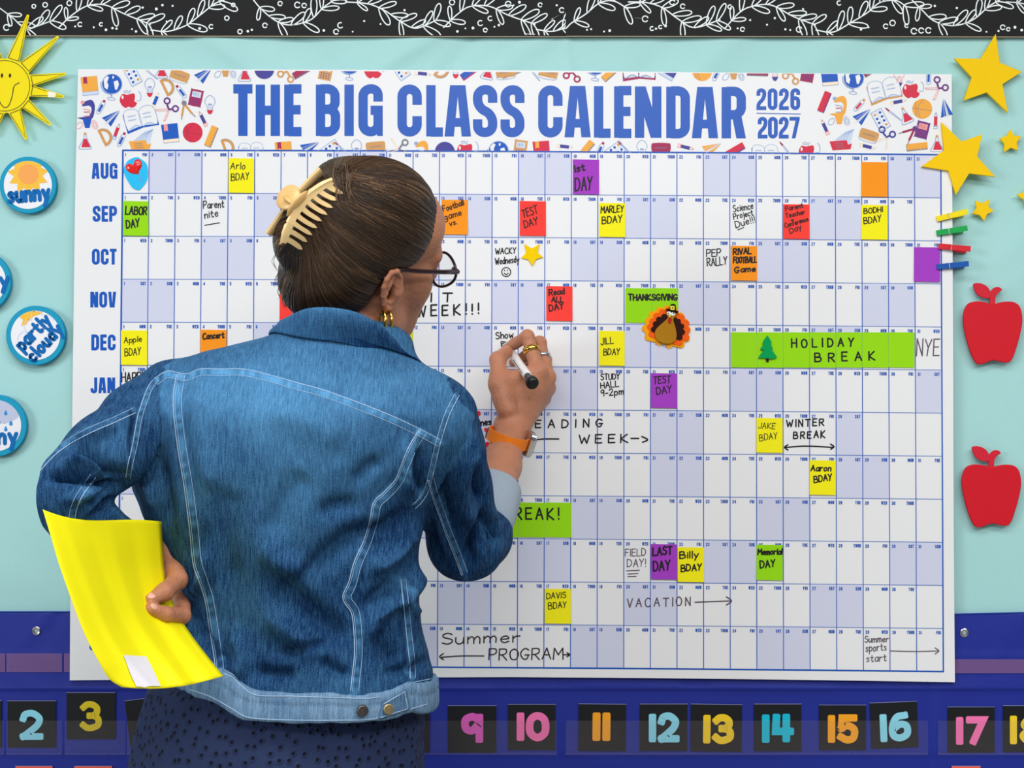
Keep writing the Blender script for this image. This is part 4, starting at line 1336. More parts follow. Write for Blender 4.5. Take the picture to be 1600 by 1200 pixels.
ink.stroke(disc(RC, 39.5, 48), 1.0, m_line, closed=True)
for bs, n, t, hw in sunrays:
    ink.stroke([bs - n * hw, t, bs + n * hw], 1.0, m_line, closed=True)
ink.build('drawn_lines', e)
ink = Ink(-0.0080)
for ex in (3, 15.5):
    ink.poly(disc((ex, 118), 1.9, 12, 3.4, 0.1), m_pen)
ink.pen(crom([(-14, 128), (-8, 130), (-4, 146), (0, 160), (7, 168), (14, 164), (19, 150), (22, 135), (30, 129)], 6), 1.3, m_pen)
ink.build('smiling_face', e)
b = MB(); b.slab(xz([(74, 143), (88, 145), (86, 152), (75, 152)], -0.0081), -0.0081, -0.0076); b.build('tape', mat('tape', (246, 240, 214), 0.3, 0.5), e)

# ------------------------------------------------------------------ round weather badges
m_rim = mat('badge_rim', (28, 152, 190), 0.7, 0.2, var=0.25, vscale=450)
m_bw = mat('badge_white', (234, 236, 242), 0.6, 0.2)
m_bb = mat('badge_letter_blue', (8, 104, 178), 0.7, 0.2, var=0.15, vscale=500)
m_bs = mat('badge_sun', (248, 190, 62), 0.6); m_bs2 = mat('badge_sun_disc', (244, 164, 84), 0.6)
m_bg = mat('badge_cloud_grey', (188, 196, 222), 0.6); m_bd = mat('badge_drop', (28, 140, 214), 0.6); m_bo = mat('badge_outline', (206, 212, 230), 0.6)
GB = 'round weather badges left of the calendar'


def badge(cx, cy, r, ri, lab):
    e = empty('weather_badge', P(cx, cy + r, -0.004), lab, 'badge', GB)
    yb, yf = 0.0, -0.0085
    b = MB(); b.slab(xz(disc((cx, cy), r, 64), yf), yf, yb, 0, 0.0012); b.build('rim', m_rim, e)
    b = MB(); b.slab(xz(disc((cx, cy), ri, 64), yf - 0.0006), yf - 0.0006, yf + 0.0005); b.build('face', m_bw, e)
    return e, yf - 0.0009


def letters(e, yf, lines, w):
    ink = Ink(yf - 0.0002)
    for L in lines:
        hand(ink, L[0], L[1], L[2], L[3], L[4], L[5], w, m_bb, 0.28, 0, 0)
    ink.build('lettering', e)


def circ_clip(pts, c, r):
    for k in range(28):
        a = 2 * math.pi * k / 28
        pts = clip_half(pts, -math.cos(a), -math.sin(a), -(r + c[0] * math.cos(a) + c[1] * math.sin(a)))
        if len(pts) < 3:
            return None
    return pts


e, yf = badge(43.5, 289, 44.5, 37.5, 'round teal weather badge reading sunny with an orange sun')
ink = Ink(yf)
sp = []
for i in range(22):
    a = 2 * math.pi * i / 22 + 0.12; r_ = 33 if i % 2 else 22.5
    sp.append((44 + r_ * math.cos(a), 272 + r_ * math.sin(a)))
sp = circ_clip(sp, (43.5, 289), 37.3) or sp
ink.poly(sp, m_bs); ink.poly(disc((44.5, 272), 15.8, 28), m_bs2, 2)
ink.build('sun_print', e)
letters(e, yf, [('sunny', 14, 316, 77, 311, 24)], 6.4)
e, yf = badge(-31, 440, 48, 40, 'round teal badge showing only a final y, cut off by the left picture edge')
letters(e, yf, [('windy', -64, 452, 13, 447, 22)], 6.4)
ink = Ink(yf)
for k in range(3):
    ink.stroke(crom([(-58, 418 + 9 * k), (-38, 414 + 9 * k), (-18, 420 + 9 * k), (-6, 416 + 9 * k)], 5), 1.6, m_bg)
ink.build('wind_print', e)
e, yf = badge(55.5, 524, 46.5, 38.5, 'round teal weather badge reading partly cloudy on a slant')
ink = Ink(yf)
ink.poly(circ_clip([(30, 495), (38, 484), (66, 484), (66, 490), (55, 493), (48, 497), (40, 508), (33, 509), (36, 500)], (55.5, 524), 38.3), m_bs)
for c in ([(43, 520), (37, 508), (44, 500), (49, 500), (50, 488), (62, 487), (66, 492), (76, 492), (84, 500)], [(30, 540), (28, 528), (36, 518), (43, 520)]):
    ink.stroke(crom(c, 5), 1.0, m_bo)
ink.build('cloud_print', e)
letters(e, yf, [('partly', 36, 548, 80, 503, 20), ('cloudy', 53, 566, 98, 517, 19)], 5.4)
e, yf = badge(-7, 665, 48.5, 40, 'round teal weather badge with raindrops, cut off by the left picture edge')
ink = Ink(yf)
gc = [p for p in circ_clip(crom([(-50, 620), (-40, 660), (-10, 654), (5, 662), (22, 656), (30, 648), (36, 620)], 4).tolist(), (-7, 665), 39.8)]
ink.poly(gc, m_bg)
for dx, dy in ((9, 646), (17, 662), (9, 671), (-2, 660), (-16, 648), (-22, 664), (-12, 673)):
    ink.poly(crom([(dx, dy - 5), (dx + 2.6, dy), (dx + 1.8, dy + 2.6), (dx - 1.8, dy + 2.6), (dx - 2.6, dy)], 3, True), m_bd, 1)
ink.build('rain_print', e)
letters(e, yf, [('rainy', -44, 695, 26, 692, 24)], 6.4)

# ------------------------------------------------------------------ blue pocket chart with numbered cards
m_nyl = mat('nylon_blue', (18, 38, 140), 0.5, 0.4, bump=(1400, 0.0005), k=1.1)
m_nyl2 = mat('nylon_edge_binding', (20, 66, 160), 0.6, 0.3)


def clear_vinyl(name, refl_tint, alpha, rough=0.12, dif=0.03):
    if name in MATS:
        return MATS[name]
    m = bpy.data.materials.new(name)
    m.use_nodes = True
    nt = m.node_tree
    nt.nodes.clear()
    o = nt.nodes.new('ShaderNodeOutputMaterial')
    t = nt.nodes.new('ShaderNodeBsdfTransparent')
    d = nt.nodes.new('ShaderNodeBsdfDiffuse'); d.inputs['Color'].default_value = refl_tint
    g = nt.nodes.new('ShaderNodeBsdfGlossy'); g.inputs['Roughness'].default_value = rough
    m1 = nt.nodes.new('ShaderNodeMixShader'); m1.inputs[0].default_value = dif
    nt.links.new(t.outputs[0], m1.inputs[1]); nt.links.new(d.outputs[0], m1.inputs[2])
    m2 = nt.nodes.new('ShaderNodeMixShader'); m2.inputs[0].default_value = alpha
    nt.links.new(m1.outputs[0], m2.inputs[1]); nt.links.new(g.outputs[0], m2.inputs[2])
    nt.links.new(m2.outputs[0], o.inputs[0])
    MATS[name] = m
    return m


m_vin = clear_vinyl('clear_vinyl', (0.74, 0.62, 0.58, 1), 0.06, 0.2, 0.025)  # faint brown veil paints in the room's reflection
m_vin2 = clear_vinyl('clear_vinyl_header', (0.36, 0.17, 0.40, 1), 0.10, 0.25, 0.42)  # purple reflection painted in as diffuse colour
CH = empty('pocket_chart', P(800, 1300, -0.003), 'royal blue nylon pocket chart with clear pockets below the calendar', 'pocket chart')
gx = np.arange(-180, 1781, 8.0)
gyp = np.array([956, 960, 968, 980, 995, 1010, 1018, 1021, 1030, 1045, 1052, 1060, 1070, 1074, 1077, 1079, 1082, 1090, 1110, 1130, 1150, 1170, 1178, 1181, 1190, 1210, 1240, 1270, 1300.0])
prof = np.interp(gyp, [956, 1018, 1021, 1052, 1070, 1077, 1079, 1082, 1178, 1181, 1300], [0, 0.8, 1.4, 1.2, 1.6, 2.6, 0.6, 0.2, 0.8, 0.1, 0.4])
X, Y = np.meshgrid(gx, gyp)
H = np.repeat(prof[:, None], len(gx), 1)
for sx, dp, w in ((8, 1.2, 3), (98, 1.2, 3), (195, 1.0, 3), (873, 1.6, 4), (976, 0.8, 3), (1452, 1.6, 4), (655, 1.2, 3), (1265, .8, 3)):
    H -= dp * np.exp(-((X - sx) / w) ** 2) * (Y > 1019)
for x0, y0, x1, y1, w, hh in ((75, 965, 30, 1010, 8, 1.4), (95, 960, 60, 1000, 8, -1.2), (1530, 1000, 1600, 970, 16, 1.2), (1540, 1040, 1580, 1000, 10, 1.0), (1120, 1072, 1300, 1076, 8, 1.2), (900, 1068, 1060, 1072, 6, 1.2), (680, 1076, 760, 1078, 6, 1.2), (10, 1055, 60, 1072, 10, 1.0), (1480, 1072, 1600, 1066, 8, 1.2), (700, 1185, 760, 1200, 10, 1.0), (930, 1190, 1000, 1200, 14, 1.2), (1240, 1192, 1330, 1200, 14, 1.2)):
    dx, dy = x1 - x0, y1 - y0
    t = np.clip(((X - x0) * dx + (Y - y0) * dy) / (dx * dx + dy * dy), 0, 1)
    H += hh * np.exp(-(np.hypot(X - x0 - t * dx, Y - y0 - t * dy) / w) ** 2)
Yt = Y + np.where(Y <= 956, np.interp(X, [-180, 100, 800, 1495, 1600, 1780], [0, 0, 2, 3.5, 1, 0]), 0)
V = at(X.ravel(), Yt.ravel(), (-0.0028 - 0.001 * H).ravel())
ny_, nx_ = X.shape
idx = np.arange(ny_ * nx_).reshape(ny_, nx_)
F = np.stack([idx[:-1, :-1], idx[1:, :-1], idx[1:, 1:], idx[:-1, 1:]], -1).reshape(-1, 4)
o = mesh_obj('nylon_panel', V, F, m_nyl, CH, smooth=True)
so = o.modifiers.new('thick', 'SOLIDIFY'); so.thickness = 0.0008; so.offset = -1
b = MB()
b.tube(at(gx, 956 + np.interp(gx, [-180, 100, 800, 1495, 1600, 1780], [0, 0, 2, 3.5, 1, 0]), -0.0034), 0.0011, 6)
b.build('edge_binding', m_nyl2, CH)
for x0, x1, y0, y1 in ((-180, 8, 1021, 1050), (10, 97, 1021, 1050), (100, 655, 1021, 1050), (1465, 1700, 1030, 1052)):
    mesh_obj('clear_header', at([x0, x1, x1, x0], [y1, y1, y0, y0], -0.0066), [[0, 1, 2, 3]], m_vin2, CH)
for gx_, gy_ in ((57, 985.5), (1506.5, 988.5)):
    c = P(gx_, gy_, -0.0038)
    b = MB()
    b.lathe(c, (0, -1, 0), [(0.0, 0.0068), (0.0012, 0.0066), (0.0018, 0.0054), (0.0014, 0.0036), (0.0002, 0.0034)], 28)
    b.build('grommet', mat('nickel', (206, 206, 206), 0.2, 0.6, metal=1.0), CH)
    b = MB(); b.lathe(c + np.array([0, -0.0003, 0]), (0, -1, 0), [(0, 0.0033), (0.0004, 0.0032)], 16); b.build('grommet_hole', mat('grommet_dark', (150, 168, 176), 0.6), CH)
PK = [(-180, 6), (10, 97), (101, 196), (198, 650), (655, 870), (884, 1450), (1466, 1780)]
for x0, x1 in PK:
    pk = mesh_obj('clear_pocket', at([x0, x1, x1, x0], [1180, 1180, 1126, 1126], -0.0082), [[0, 1, 2, 3]], m_vin, CH)
    ink = Ink(-0.0084)
    ms_ = mat('pocket_stitch', (96, 98, 168), 0.6)
    n = int((x1 - x0) / 4)
    for k in range(n):
        xx = x0 + (x1 - x0) * k / n
        ink.stroke([(xx, 1177.5), (xx + 2.4, 1177.5)], 0.9, ms_, cap=False)
    ink.build('stitching', pk)

NUM = {'c': mat('num_sky', (138, 212, 232), 0.55), 'y': mat('num_yellow', (240, 204, 36), 0.55), 'm': mat('num_mustard', (214, 190, 32), 0.55), 'p': mat('num_pink', (240, 116, 176), 0.55), 'o': mat('num_orange', (250, 164, 34), 0.55), 't': mat('num_cyan', (10, 186, 214), 0.55),
       'v': mat('num_violet_pink', (218, 92, 186), 0.55), 'r': mat('num_coral', (240, 96, 72), 0.55)}
m_card = mat('card_black', (20, 22, 26), 0.5, 0.3, k=1.0)


def fat(ch, x, y, w, h, t, rot=0):
    """rounded poster numerals: list of centre lines in pixels inside x..x+w, y..y+h (y down)"""
    c = t / 2
    W, Hh = w - t, h - t
    G_ = {'1': ['.5,0 .5,1'], '2': ['~0,.22 .12,.03 .55,-.02 .95,.2 .85,.48 .45,.75 0,1', '0,1 1,1'], '3': ['~.02,.12 .25,.0 .6,.0 .88,.14 .88,.34 .65,.46 .42,.48', '~.42,.48 .75,.5 .98,.64 .96,.88 .6,1.0 .25,1.0 .0,.88'],
          '4': ['.05,0 0,.66 1,.66', '.72,0 .72,1'], '5': ['.95,0 .1,0 .05,.48', '~.05,.48 .5,.36 .98,.55 .9,.93 .45,1.02 0,.88'], '6': ['~.85,.02 .3,.1 0,.5 .05,.9 .5,1.02 .97,.85 .95,.5 .5,.42 .06,.62'],
          '7': ['0,0 1,0 .3,1'], '8': ['~.5,.46 .08,.25 .5,-.02 .92,.25 .5,.46 0,.75 .5,1.03 1,.75 .5,.46'], '9': ['~.94,.3 .5,.6 .05,.5 .02,.12 .5,-.03 .95,.1', '1,0 1,1'], '0': ['~.5,0 .05,.2 .02,.75 .5,1 .98,.75 .95,.2 .5,0']}
    out = []
    for s in G_[ch]:
        p = np.array([[float(v) for v in q.split(',')] for q in s.lstrip('~').split()])
        if s[0] == '~':
            p = crom(p[:-1], 8, True) if np.allclose(p[0], p[-1]) else crom(p, 8)
            if ch in '08':
                p = np.concatenate([p, p[:1]])
        out.append(np.stack([x + c + p[:, 0] * W, y + c + p[:, 1] * Hh], 1))
    return out


def card(num, x0, y0, x1, y1, digits, c, t, lab, tilt=0.0, colour=None, yb=-0.0054):
    cx, cy = (x0 + x1) / 2, (y0 + y1) / 2
    ca, sa = math.cos(tilt), math.sin(tilt)
    rot = lambda pts: [(cx + (p[0] - cx) * ca - (p[1] - cy) * sa, cy + (p[0] - cx) * sa + (p[1] - cy) * ca) for p in pts]
    b = MB(); b.slab(xz(rot([(x0, y0), (x1, y0), (x1, y1), (x0, y1)]), yb), yb, yb + 0.0008)
    b.slab(xz(rot([(x0 - .4, y0 - .9), (x1 + .4, y0 - .9), (x1 + .4, y0), (x0 - .4, y0)]), yb), yb, yb + 0.0008, 1)
    o = b.build('number_card', [colour or m_card, mat('card_edge', (120, 124, 170), 0.4)])
    tag(o, lab, 'card', 'number cards in the pocket chart')
    if digits:
        ink = Ink(yb - 0.0003)
        for ch, dx, dy, w, h in digits:
            for p in fat(ch, dx, dy, w, h, t):
                q = np.array(rot(p))
                if np.linalg.norm(q[0] - q[-1]) < .01:
                    ink.stroke(q, t, NUM[c], closed=True)
                    continue
                ink.stroke(q, t, NUM[c], cap=False)
                # softened square ends and joints
                for k in (0, -1):
                    e_ = q[k]; nb = q[1] if k == 0 else q[-2]
                    dv = (e_ - nb) / np.linalg.norm(e_ - nb)
                    ink.stroke([e_, e_ + dv * t * 0.36], t, NUM[c], cap=False)
                    ink.stroke([e_ + dv * t * 0.36, e_ + dv * t * 0.48], t * 0.8, NUM[c], cap=False)
                if len(q) < 6:
                    for k in range(1, len(q) - 1):
                        ink.poly(disc(q[k], t / 2, 12), NUM[c])
        ink.build('numeral', o)
    return o


card('1', -85, 1095, -12 + 14, 1168, [], 'c', 9, 'black number card cut off by the left picture edge')
card('2', 12, 1095.5, 87, 1168, [('2', 31, 1110, 37, 46)], 'c', 10.5, 'black card with a pale blue number 2')
card('3', 104, 1082.5, 180, 1155, [('3', 125, 1096, 34, 46)], 'm', 10, 'black card with a mustard number 3')
card('4', 199, 1091, 272, 1163, [], 'c', 9, 'tilted black card half hidden by the navy skirt', -0.12)
card('8', 596, 1104, 671, 1176, [], 'c', 9, 'black card mostly hidden behind the right side of the skirt')
card('9', 700, 1103, 775.5, 1176, [('9', 721, 1115, 34, 46)], 'v', 12, 'black card with a violet pink number 9')
card('10', 794, 1101, 868, 1172, [('1', 807, 1113, 12.5, 45), ('0', 822, 1112.5, 36, 46)], 'p', 12, 'black card with a pink number 10')
card('11', 904, 1100.5, 978, 1173.5, [('1', 925.5, 1113, 13, 45), ('1', 941, 1113, 13, 45)], 'o', 12.5, 'black card with an orange number 11', 0.01)
card('12', 1000, 1100.5, 1074, 1173, [('1', 1013, 1115, 13, 45), ('2', 1028, 1114, 34, 46)], 'c', 11.5, 'black card with a pale blue number 12')
card('13', 1079.5, 1101, 1159, 1174, [('1', 1098, 1117, 13, 45), ('3', 1113, 1116, 34, 46)], 'y', 11.5, 'black card with a yellow number 13', 0.015)
card('14', 1178.5, 1100.5, 1252, 1173.5, [('1', 1190, 1116, 13, 45), ('4', 1206, 1115, 35, 45)], 't', 12, 'black card with a cyan number 14')
card('15', 1280, 1102, 1353, 1172, [('1', 1293, 1117, 12.5, 44), ('5', 1308, 1116, 33, 45)], 'o', 11.5, 'black card with an orange number 15')
card('16', 1360.5, 1097.5, 1434, 1168.5, [('1', 1374, 1115, 12.5, 44), ('6', 1389, 1112, 34, 46)], 'c', 11, 'black card with a pale blue number 16', -0.04)
card('17', 1481, 1105, 1554, 1176, [('1', 1493, 1120, 13, 44), ('7', 1509, 1119, 33, 45)], 'p', 11.5, 'black card with a pink number 17')
card('18', 1567.5, 1103, 1642, 1175, [('1', 1577, 1118, 13, 45), ('8', 1593, 1118, 34, 46)], 'y', 11, 'black card with a yellow number cut off by the right picture edge')
for x0, x1, lab in ((24, 82, 'coral card of the lower row below the number 2 card'), (116, 175, 'coral card of the lower row below the number 3 card'), (1487, 1532, 'coral card of the lower row below the number 17 card')):
    card('', x0, 1197.5, x1, 1262, [], 'r', 9, lab, 0, NUM['r'])

# ------------------------------------------------------------------ smooth volume modelling for figure and clothing
def smin(a, b, k):
    if k <= 0:
        return np.minimum(a, b)
    h = np.clip(0.5 + 0.5 * (b - a) / k, 0, 1)
    return b + (a - b) * h - k * h * (1 - h)


class Vox:
    def __init__(s, lo, hi, h):
        s.lo = np.array(lo, float); s.h = h
        s.n = np.ceil((np.array(hi) - s.lo) / h).astype(int) + 1
        s.ax = [(s.lo[i] + h * np.arange(s.n[i])).astype(np.float32) for i in range(3)]
        s.D = np.full(s.n, 0.2, np.float32)

    def sub(s, lo, hi, pad):
        sl = []
        for i in range(3):
            a = int(np.clip(np.floor((lo[i] - pad - s.lo[i]) / s.h), 0, s.n[i])); b = int(np.clip(np.ceil((hi[i] + pad - s.lo[i]) / s.h) + 1, 0, s.n[i]))
            sl.append(slice(a, b))
        g = np.stack(np.meshgrid(*[s.ax[i][sl[i]] for i in range(3)], indexing='ij'), -1)
        return tuple(sl), g

    def cone(s, a, b, ra, rb, k=0.01, cut=False):
        a = np.array(a, np.float32); b = np.array(b, np.float32)
        r = max(ra, rb)
        sl, g = s.sub(np.minimum(a, b), np.maximum(a, b), r + k + 3 * s.h)
        if g.size == 0:
            return
        ab = b - a
        t = np.clip(((g - a) @ ab) / max(1e-9, float(ab @ ab)), 0, 1)
        d = np.linalg.norm(g - a - t[..., None] * ab, axis=-1) - (ra + (rb - ra) * t)
        s.put(sl, d, k, cut)

    def chain(s, pts, rad, k=0.01, cut=False):
        for i in range(len(pts) - 1):
            s.cone(pts[i], pts[i + 1], rad[i], rad[i + 1], k, cut)

    def ell(s, c, r, A=None, k=0.01, cut=False):
        """ellipsoid; A rows = its axes"""
        c = np.array(c, np.float32); r = np.broadcast_to(np.array(r, np.float32), (3,))
        R_ = float(max(r))
        sl, g = s.sub(c - R_, c + R_, k + 3 * s.h)
        if g.size == 0:
            return
        q = g - c
        if A is not None:
            q = q @ np.array(A, np.float32).T
        k0 = np.linalg.norm(q / r, axis=-1); k1 = np.linalg.norm(q / (r * r), axis=-1) + 1e-9
        s.put(sl, k0 * (k0 - 1) / k1, k, cut)

    def put(s, sl, d, k, cut):
        s.D[sl] = -smin(-s.D[sl], d, k) if cut else smin(s.D[sl], d, k)

    def mesh(s, smooth=2):
        D = s.D
        D[0], D[-1] = 0.1, 0.1
        D[:, 0], D[:, -1] = 0.1, 0.1
        D[:, :, 0], D[:, :, -1] = 0.1, 0.1
        I = D < 0
        n = s.n - 1
        cnt = np.zeros(n, np.int8)
        offs = [(i, j, k) for i in (0, 1) for j in (0, 1) for k in (0, 1)]
        for o in offs:
            cnt += I[o[0]:o[0] + n[0], o[1]:o[1] + n[1], o[2]:o[2] + n[2]]
        act = np.argwhere((cnt > 0) & (cnt < 8))
        vid = np.full(n, -1, np.int64)
        vid[act[:, 0], act[:, 1], act[:, 2]] = np.arange(len(act))
        val = {o: D[act[:, 0] + o[0], act[:, 1] + o[1], act[:, 2] + o[2]] for o in offs}
        acc = np.zeros((len(act), 3)); w = np.zeros(len(act))
        for a in offs:
            for ax in range(3):
                if a[ax]:
                    continue
                b = list(a); b[ax] = 1; b = tuple(b)
                va, vb = val[a], val[b]
                m = (va < 0) != (vb < 0)
                t = va[m] / (va[m] - vb[m])
                p = np.tile(np.array(a, float), (len(t), 1)); p[:, ax] = t
                acc[m] += p; w[m] += 1
        V = (act + acc / w[:, None]) * s.h + s.lo
        F = []
        for ax in range(3):
            u, v = (ax + 1) % 3, (ax + 2) % 3
            sa = [slice(None)] * 3; sb = [slice(None)] * 3
            sa[ax] = slice(0, n[ax]); sb[ax] = slice(1, n[ax] + 1)
            for q in (u, v):
                sa[q] = slice(1, n[q]); sb[q] = slice(1, n[q])
            A_, B_ = I[tuple(sa)], I[tuple(sb)]
            for inside, flip in ((A_ & ~B_, False), (~A_ & B_, True)):
                e = np.argwhere(inside)
                e[:, u] += 1; e[:, v] += 1
                c = []
                for du, dv in ((-1, -1), (0, -1), (0, 0), (-1, 0)):
                    f = e.copy(); f[:, u] += du; f[:, v] += dv
                    c.append(vid[f[:, 0], f[:, 1], f[:, 2]])
                c = np.stack(c, 1)
                F.append(c[:, ::-1] if flip else c)
        F = np.concatenate(F)[:, ::-1]
        if np.einsum('ij,ij->i', V[F[:, 0]], np.cross(V[F[:, 1]] - V[F[:, 0]], V[F[:, 2]] - V[F[:, 0]])).sum() < 0:
            F = F[:, ::-1]
        for _ in range(smooth):
            V = relax(V, F, 0.5)
        return V, F


def relax(V, F, f):
    acc = np.zeros_like(V); w = np.zeros(len(V))
    for i in range(4):
        a, b = F[:, i], F[:, (i + 1) % 4]
        for c in range(3):
            acc[:, c] += np.bincount(a, V[b, c], len(V)) + np.bincount(b, V[a, c], len(V))
        w += np.bincount(a, minlength=len(V)) + np.bincount(b, minlength=len(V))
    return V + f * (acc / np.maximum(w, 1)[:, None] - V)


def vnormals(V, F):
    n = np.cross(V[F[:, 2]] - V[F[:, 0]], V[F[:, 3]] - V[F[:, 1]])
    o = np.zeros_like(V)
    for i in range(4):
        for c in range(3):
            o[:, c] += np.bincount(F[:, i], n[:, c], len(V))
    return o / np.maximum(1e-12, np.linalg.norm(o, axis=1))[:, None]


def pl_dist(p, line):
    """distance and parameter of points p (n,2) to a polyline"""
    best = np.full(len(p), 1e9); tt = np.zeros(len(p)); sg = np.zeros(len(p))
    line = np.asarray(line, float)
    L = np.r_[0, np.cumsum(np.linalg.norm(np.diff(line, axis=0), axis=1))]
    for i in range(len(line) - 1):
        a, b = line[i], line[i + 1]
        ab = b - a
        t = np.clip(((p - a) @ ab) / max(1e-9, ab @ ab), 0, 1)
        q = p - a - t[:, None] * ab
        d = np.hypot(q[:, 0], q[:, 1])
        m = d < best
        best[m] = d[m]; tt[m] = (L[i] + t[m] * (L[i + 1] - L[i])) / L[-1]
        sg[m] = np.sign(ab[0] * q[m, 1] - ab[1] * q[m, 0])
    return best, tt, sg


def bvh_of(V, F):
    return BVHTree.FromPolygons([Vector(v) for v in V], [tuple(int(i) for i in f) for f in F])


def shoot(bvh, pts_px, lift=0.0):
    """points of a surface that the photograph shows at the given pixels"""
    o = []
    for p in pts_px:
        d = Vector(P(p[0], p[1], 0.0) - _C).normalized()
        h = bvh.ray_cast(CAM, d)
        if h[0] is not None:
            n = h[1] if h[1].dot(d) < 0 else -h[1]
            o.append(np.array(h[0] + n * lift))
    return np.array(o) if o else np.zeros((0, 3))

# ================================================================== the person
PERSON = empty('person', (P(440, 600, -0.43)[0], -0.43, 0.0),
               'person in a blue denim jacket and navy skirt, seen from behind, writing on the calendar', 'person')


def skin_mat():
    m = mat('skin', (186, 126, 96), 0.5, 0.35, bump=(190, 0.0026), var=0.16, vscale=60, k=1.0)
    b = m.node_tree.nodes['Principled BSDF']
    b.inputs['Subsurface Weight'].default_value = 0.12
    b.inputs['Subsurface Radius'].default_value = (0.012, 0.005, 0.003)
    b.inputs['Subsurface Scale'].default_value = 0.6
    return m


m_skin = skin_mat()
BV, BF = [], []


def body_add(V, F):
    n = sum(len(v) for v in BV)
    BV.append(V); BF.append(F + n)


# ---- head frame
HC = P(575, 394, -0.392)
_yaw, _pit, _rol = 0.92, -0.09, 0.56
f0 = np.array([math.sin(_yaw), math.cos(_yaw), 0]); r0 = np.array([math.cos(_yaw), -math.sin(_yaw), 0]); u0 = np.array([0, 0, 1.0])
hf = f0 * math.cos(_pit) - u0 * math.sin(_pit); hu = u0 * math.cos(_pit) + f0 * math.sin(_pit)
hr = r0 * math.cos(_rol) - hu * math.sin(_rol); hu = hu * math.cos(_rol) + r0 * math.sin(_rol)
HA = np.stack([hr, hu, hf])
HL = lambda r, u, f: HC + np.array([r, u, f]) @ HA
NECK = P(548, 560, -0.405)

vx = Vox(HC - np.array([0.17, 0.17, 0.24]), HC + np.array([0.17, 0.17, 0.17]), 0.0022)
vx.ell(HL(0, .033, -.008), (.069, .083, .088), HA, 0)
vx.ell(HL(0, -.035, .034), (.057, .075, .054), HA, .025)
vx.ell(HL(0, .045, .049), (.059, .046, .044), HA, .02)
for sg in (1, -1):
    vx.chain([HL(sg * .054, -.045, .004), HL(sg * .050, -.075, .018), HL(sg * .02, -.106, .066)], [.018, .016, .015], .02)
    vx.ell(HL(sg * .043, -.020, .054), .020, None, .02)
    vx.chain([HL(sg * .036, -.040, .058), HL(sg * .020, -.085, .066)], [.018, .017], .02)
vx.ell(HL(0, -.107, .072), .018, None, .018)
vx.chain([HL(-.042, .014, .074), HL(0, .018, .086), HL(.042, .014, .074)], [.010, .011, .010], .014)
for sg in (1, -1):
    vx.ell(HL(sg * .031, -.004, .093), .014, None, .012, True)
    vx.ell(HL(sg * .031, -.004, .077), .0125, None, .002)
    vx.chain([HL(sg * .018, -.004, .086), HL(sg * .031, .004, .0885), HL(sg * .044, -.003, .080)], [.002, .0026, .002], .004)
vx.chain([HL(0, .006, .089), HL(0, -.034, .107)], [.008, .0098], .01)
for sg in (1, -1):
    vx.ell(HL(sg * .011, -.038, .097), .008, None, .006)
vx.chain([HL(-.022, -.066, .080), HL(0, -.064, .090), HL(.022, -.066, .080)], [.005, .0065, .005], .006)
vx.chain([HL(-.019, -.074, .080), HL(0, -.075, .089), HL(.019, -.074, .080)], [.005, .007, .005], .006)
vx.chain([HL(0, -.03, -.025), HL(0, -.075, -.03), NECK - np.array([0, 0, .03])], [.052, .050, .058], .03)
hV, hF = vx.mesh(1)
body_add(hV, hF)
# ears, finer
for sg in (1, -1):
    fl = math.radians(4)
    eb = -hf * math.cos(fl) + sg * hr * math.sin(fl); en = sg * hr * math.cos(fl) + hf * math.sin(fl)
    E0 = HL(sg * .0745, -.006, .002) + (np.array([-.007, 0, -.009]) if sg == 1 else 0)
    E_ = lambda b_, u_, n_: E0 + (eb * b_ + hu * u_ + en * n_) * .00095
    vx = Vox(E0 - .045, E0 + .045, 0.0011)
    vx.ell(E_(5, 1, 1), (.0125, .0265, .0028), np.stack([eb, hu, en]), 0)
    vx.chain([E_(-3, 2, 3), E_(-7, 10, 3), E_(-5, 22, 3.5), E_(2, 30, 4), E_(11, 29, 4.5), E_(17, 20, 5), E_(18.5, 8, 5), E_(16, -5, 4.5), E_(10, -18, 3.5), E_(3, -27, 2.5)], [.0022, .0026, .003, .0032, .0033, .0033, .0033, .0032, .0034, .005], .002)
    vx.chain([E_(5, 21, 3), E_(9.5, 10, 4), E_(10, -2, 4), E_(7, -13, 3.5), E_(0, -17, 3)], [.0022, .0028, .003, .0028, .0026], .003)
    vx.ell(E_(-1, -28, 2), (.006, .0075, .0032), np.stack([eb, hu, en]), .004)
    vx.ell(E_(1.5, -3, 5), (.0078, .0118, .0100), np.stack([eb, hu, en]), .002, True)
    vx.ell(E_(-1, 14, 5.5), (.006, .008, .004), np.stack([eb, hu, en]), .002, True)
    vx.chain([E_(-8, 4, 1), E_(-7.5, -4, 3.5), E_(-5, -13, 2.5)], [.004, .0042, .0035], .004)
    vx.chain([E_(-8, 14, 0), E_(-10, 0, -1), E_(-7, -22, -1)], [.005, .006, .005], .006)
    V_, F_ = vx.mesh(1)
    body_add(V_, F_)
head_bvh = bvh_of(hV, hF)

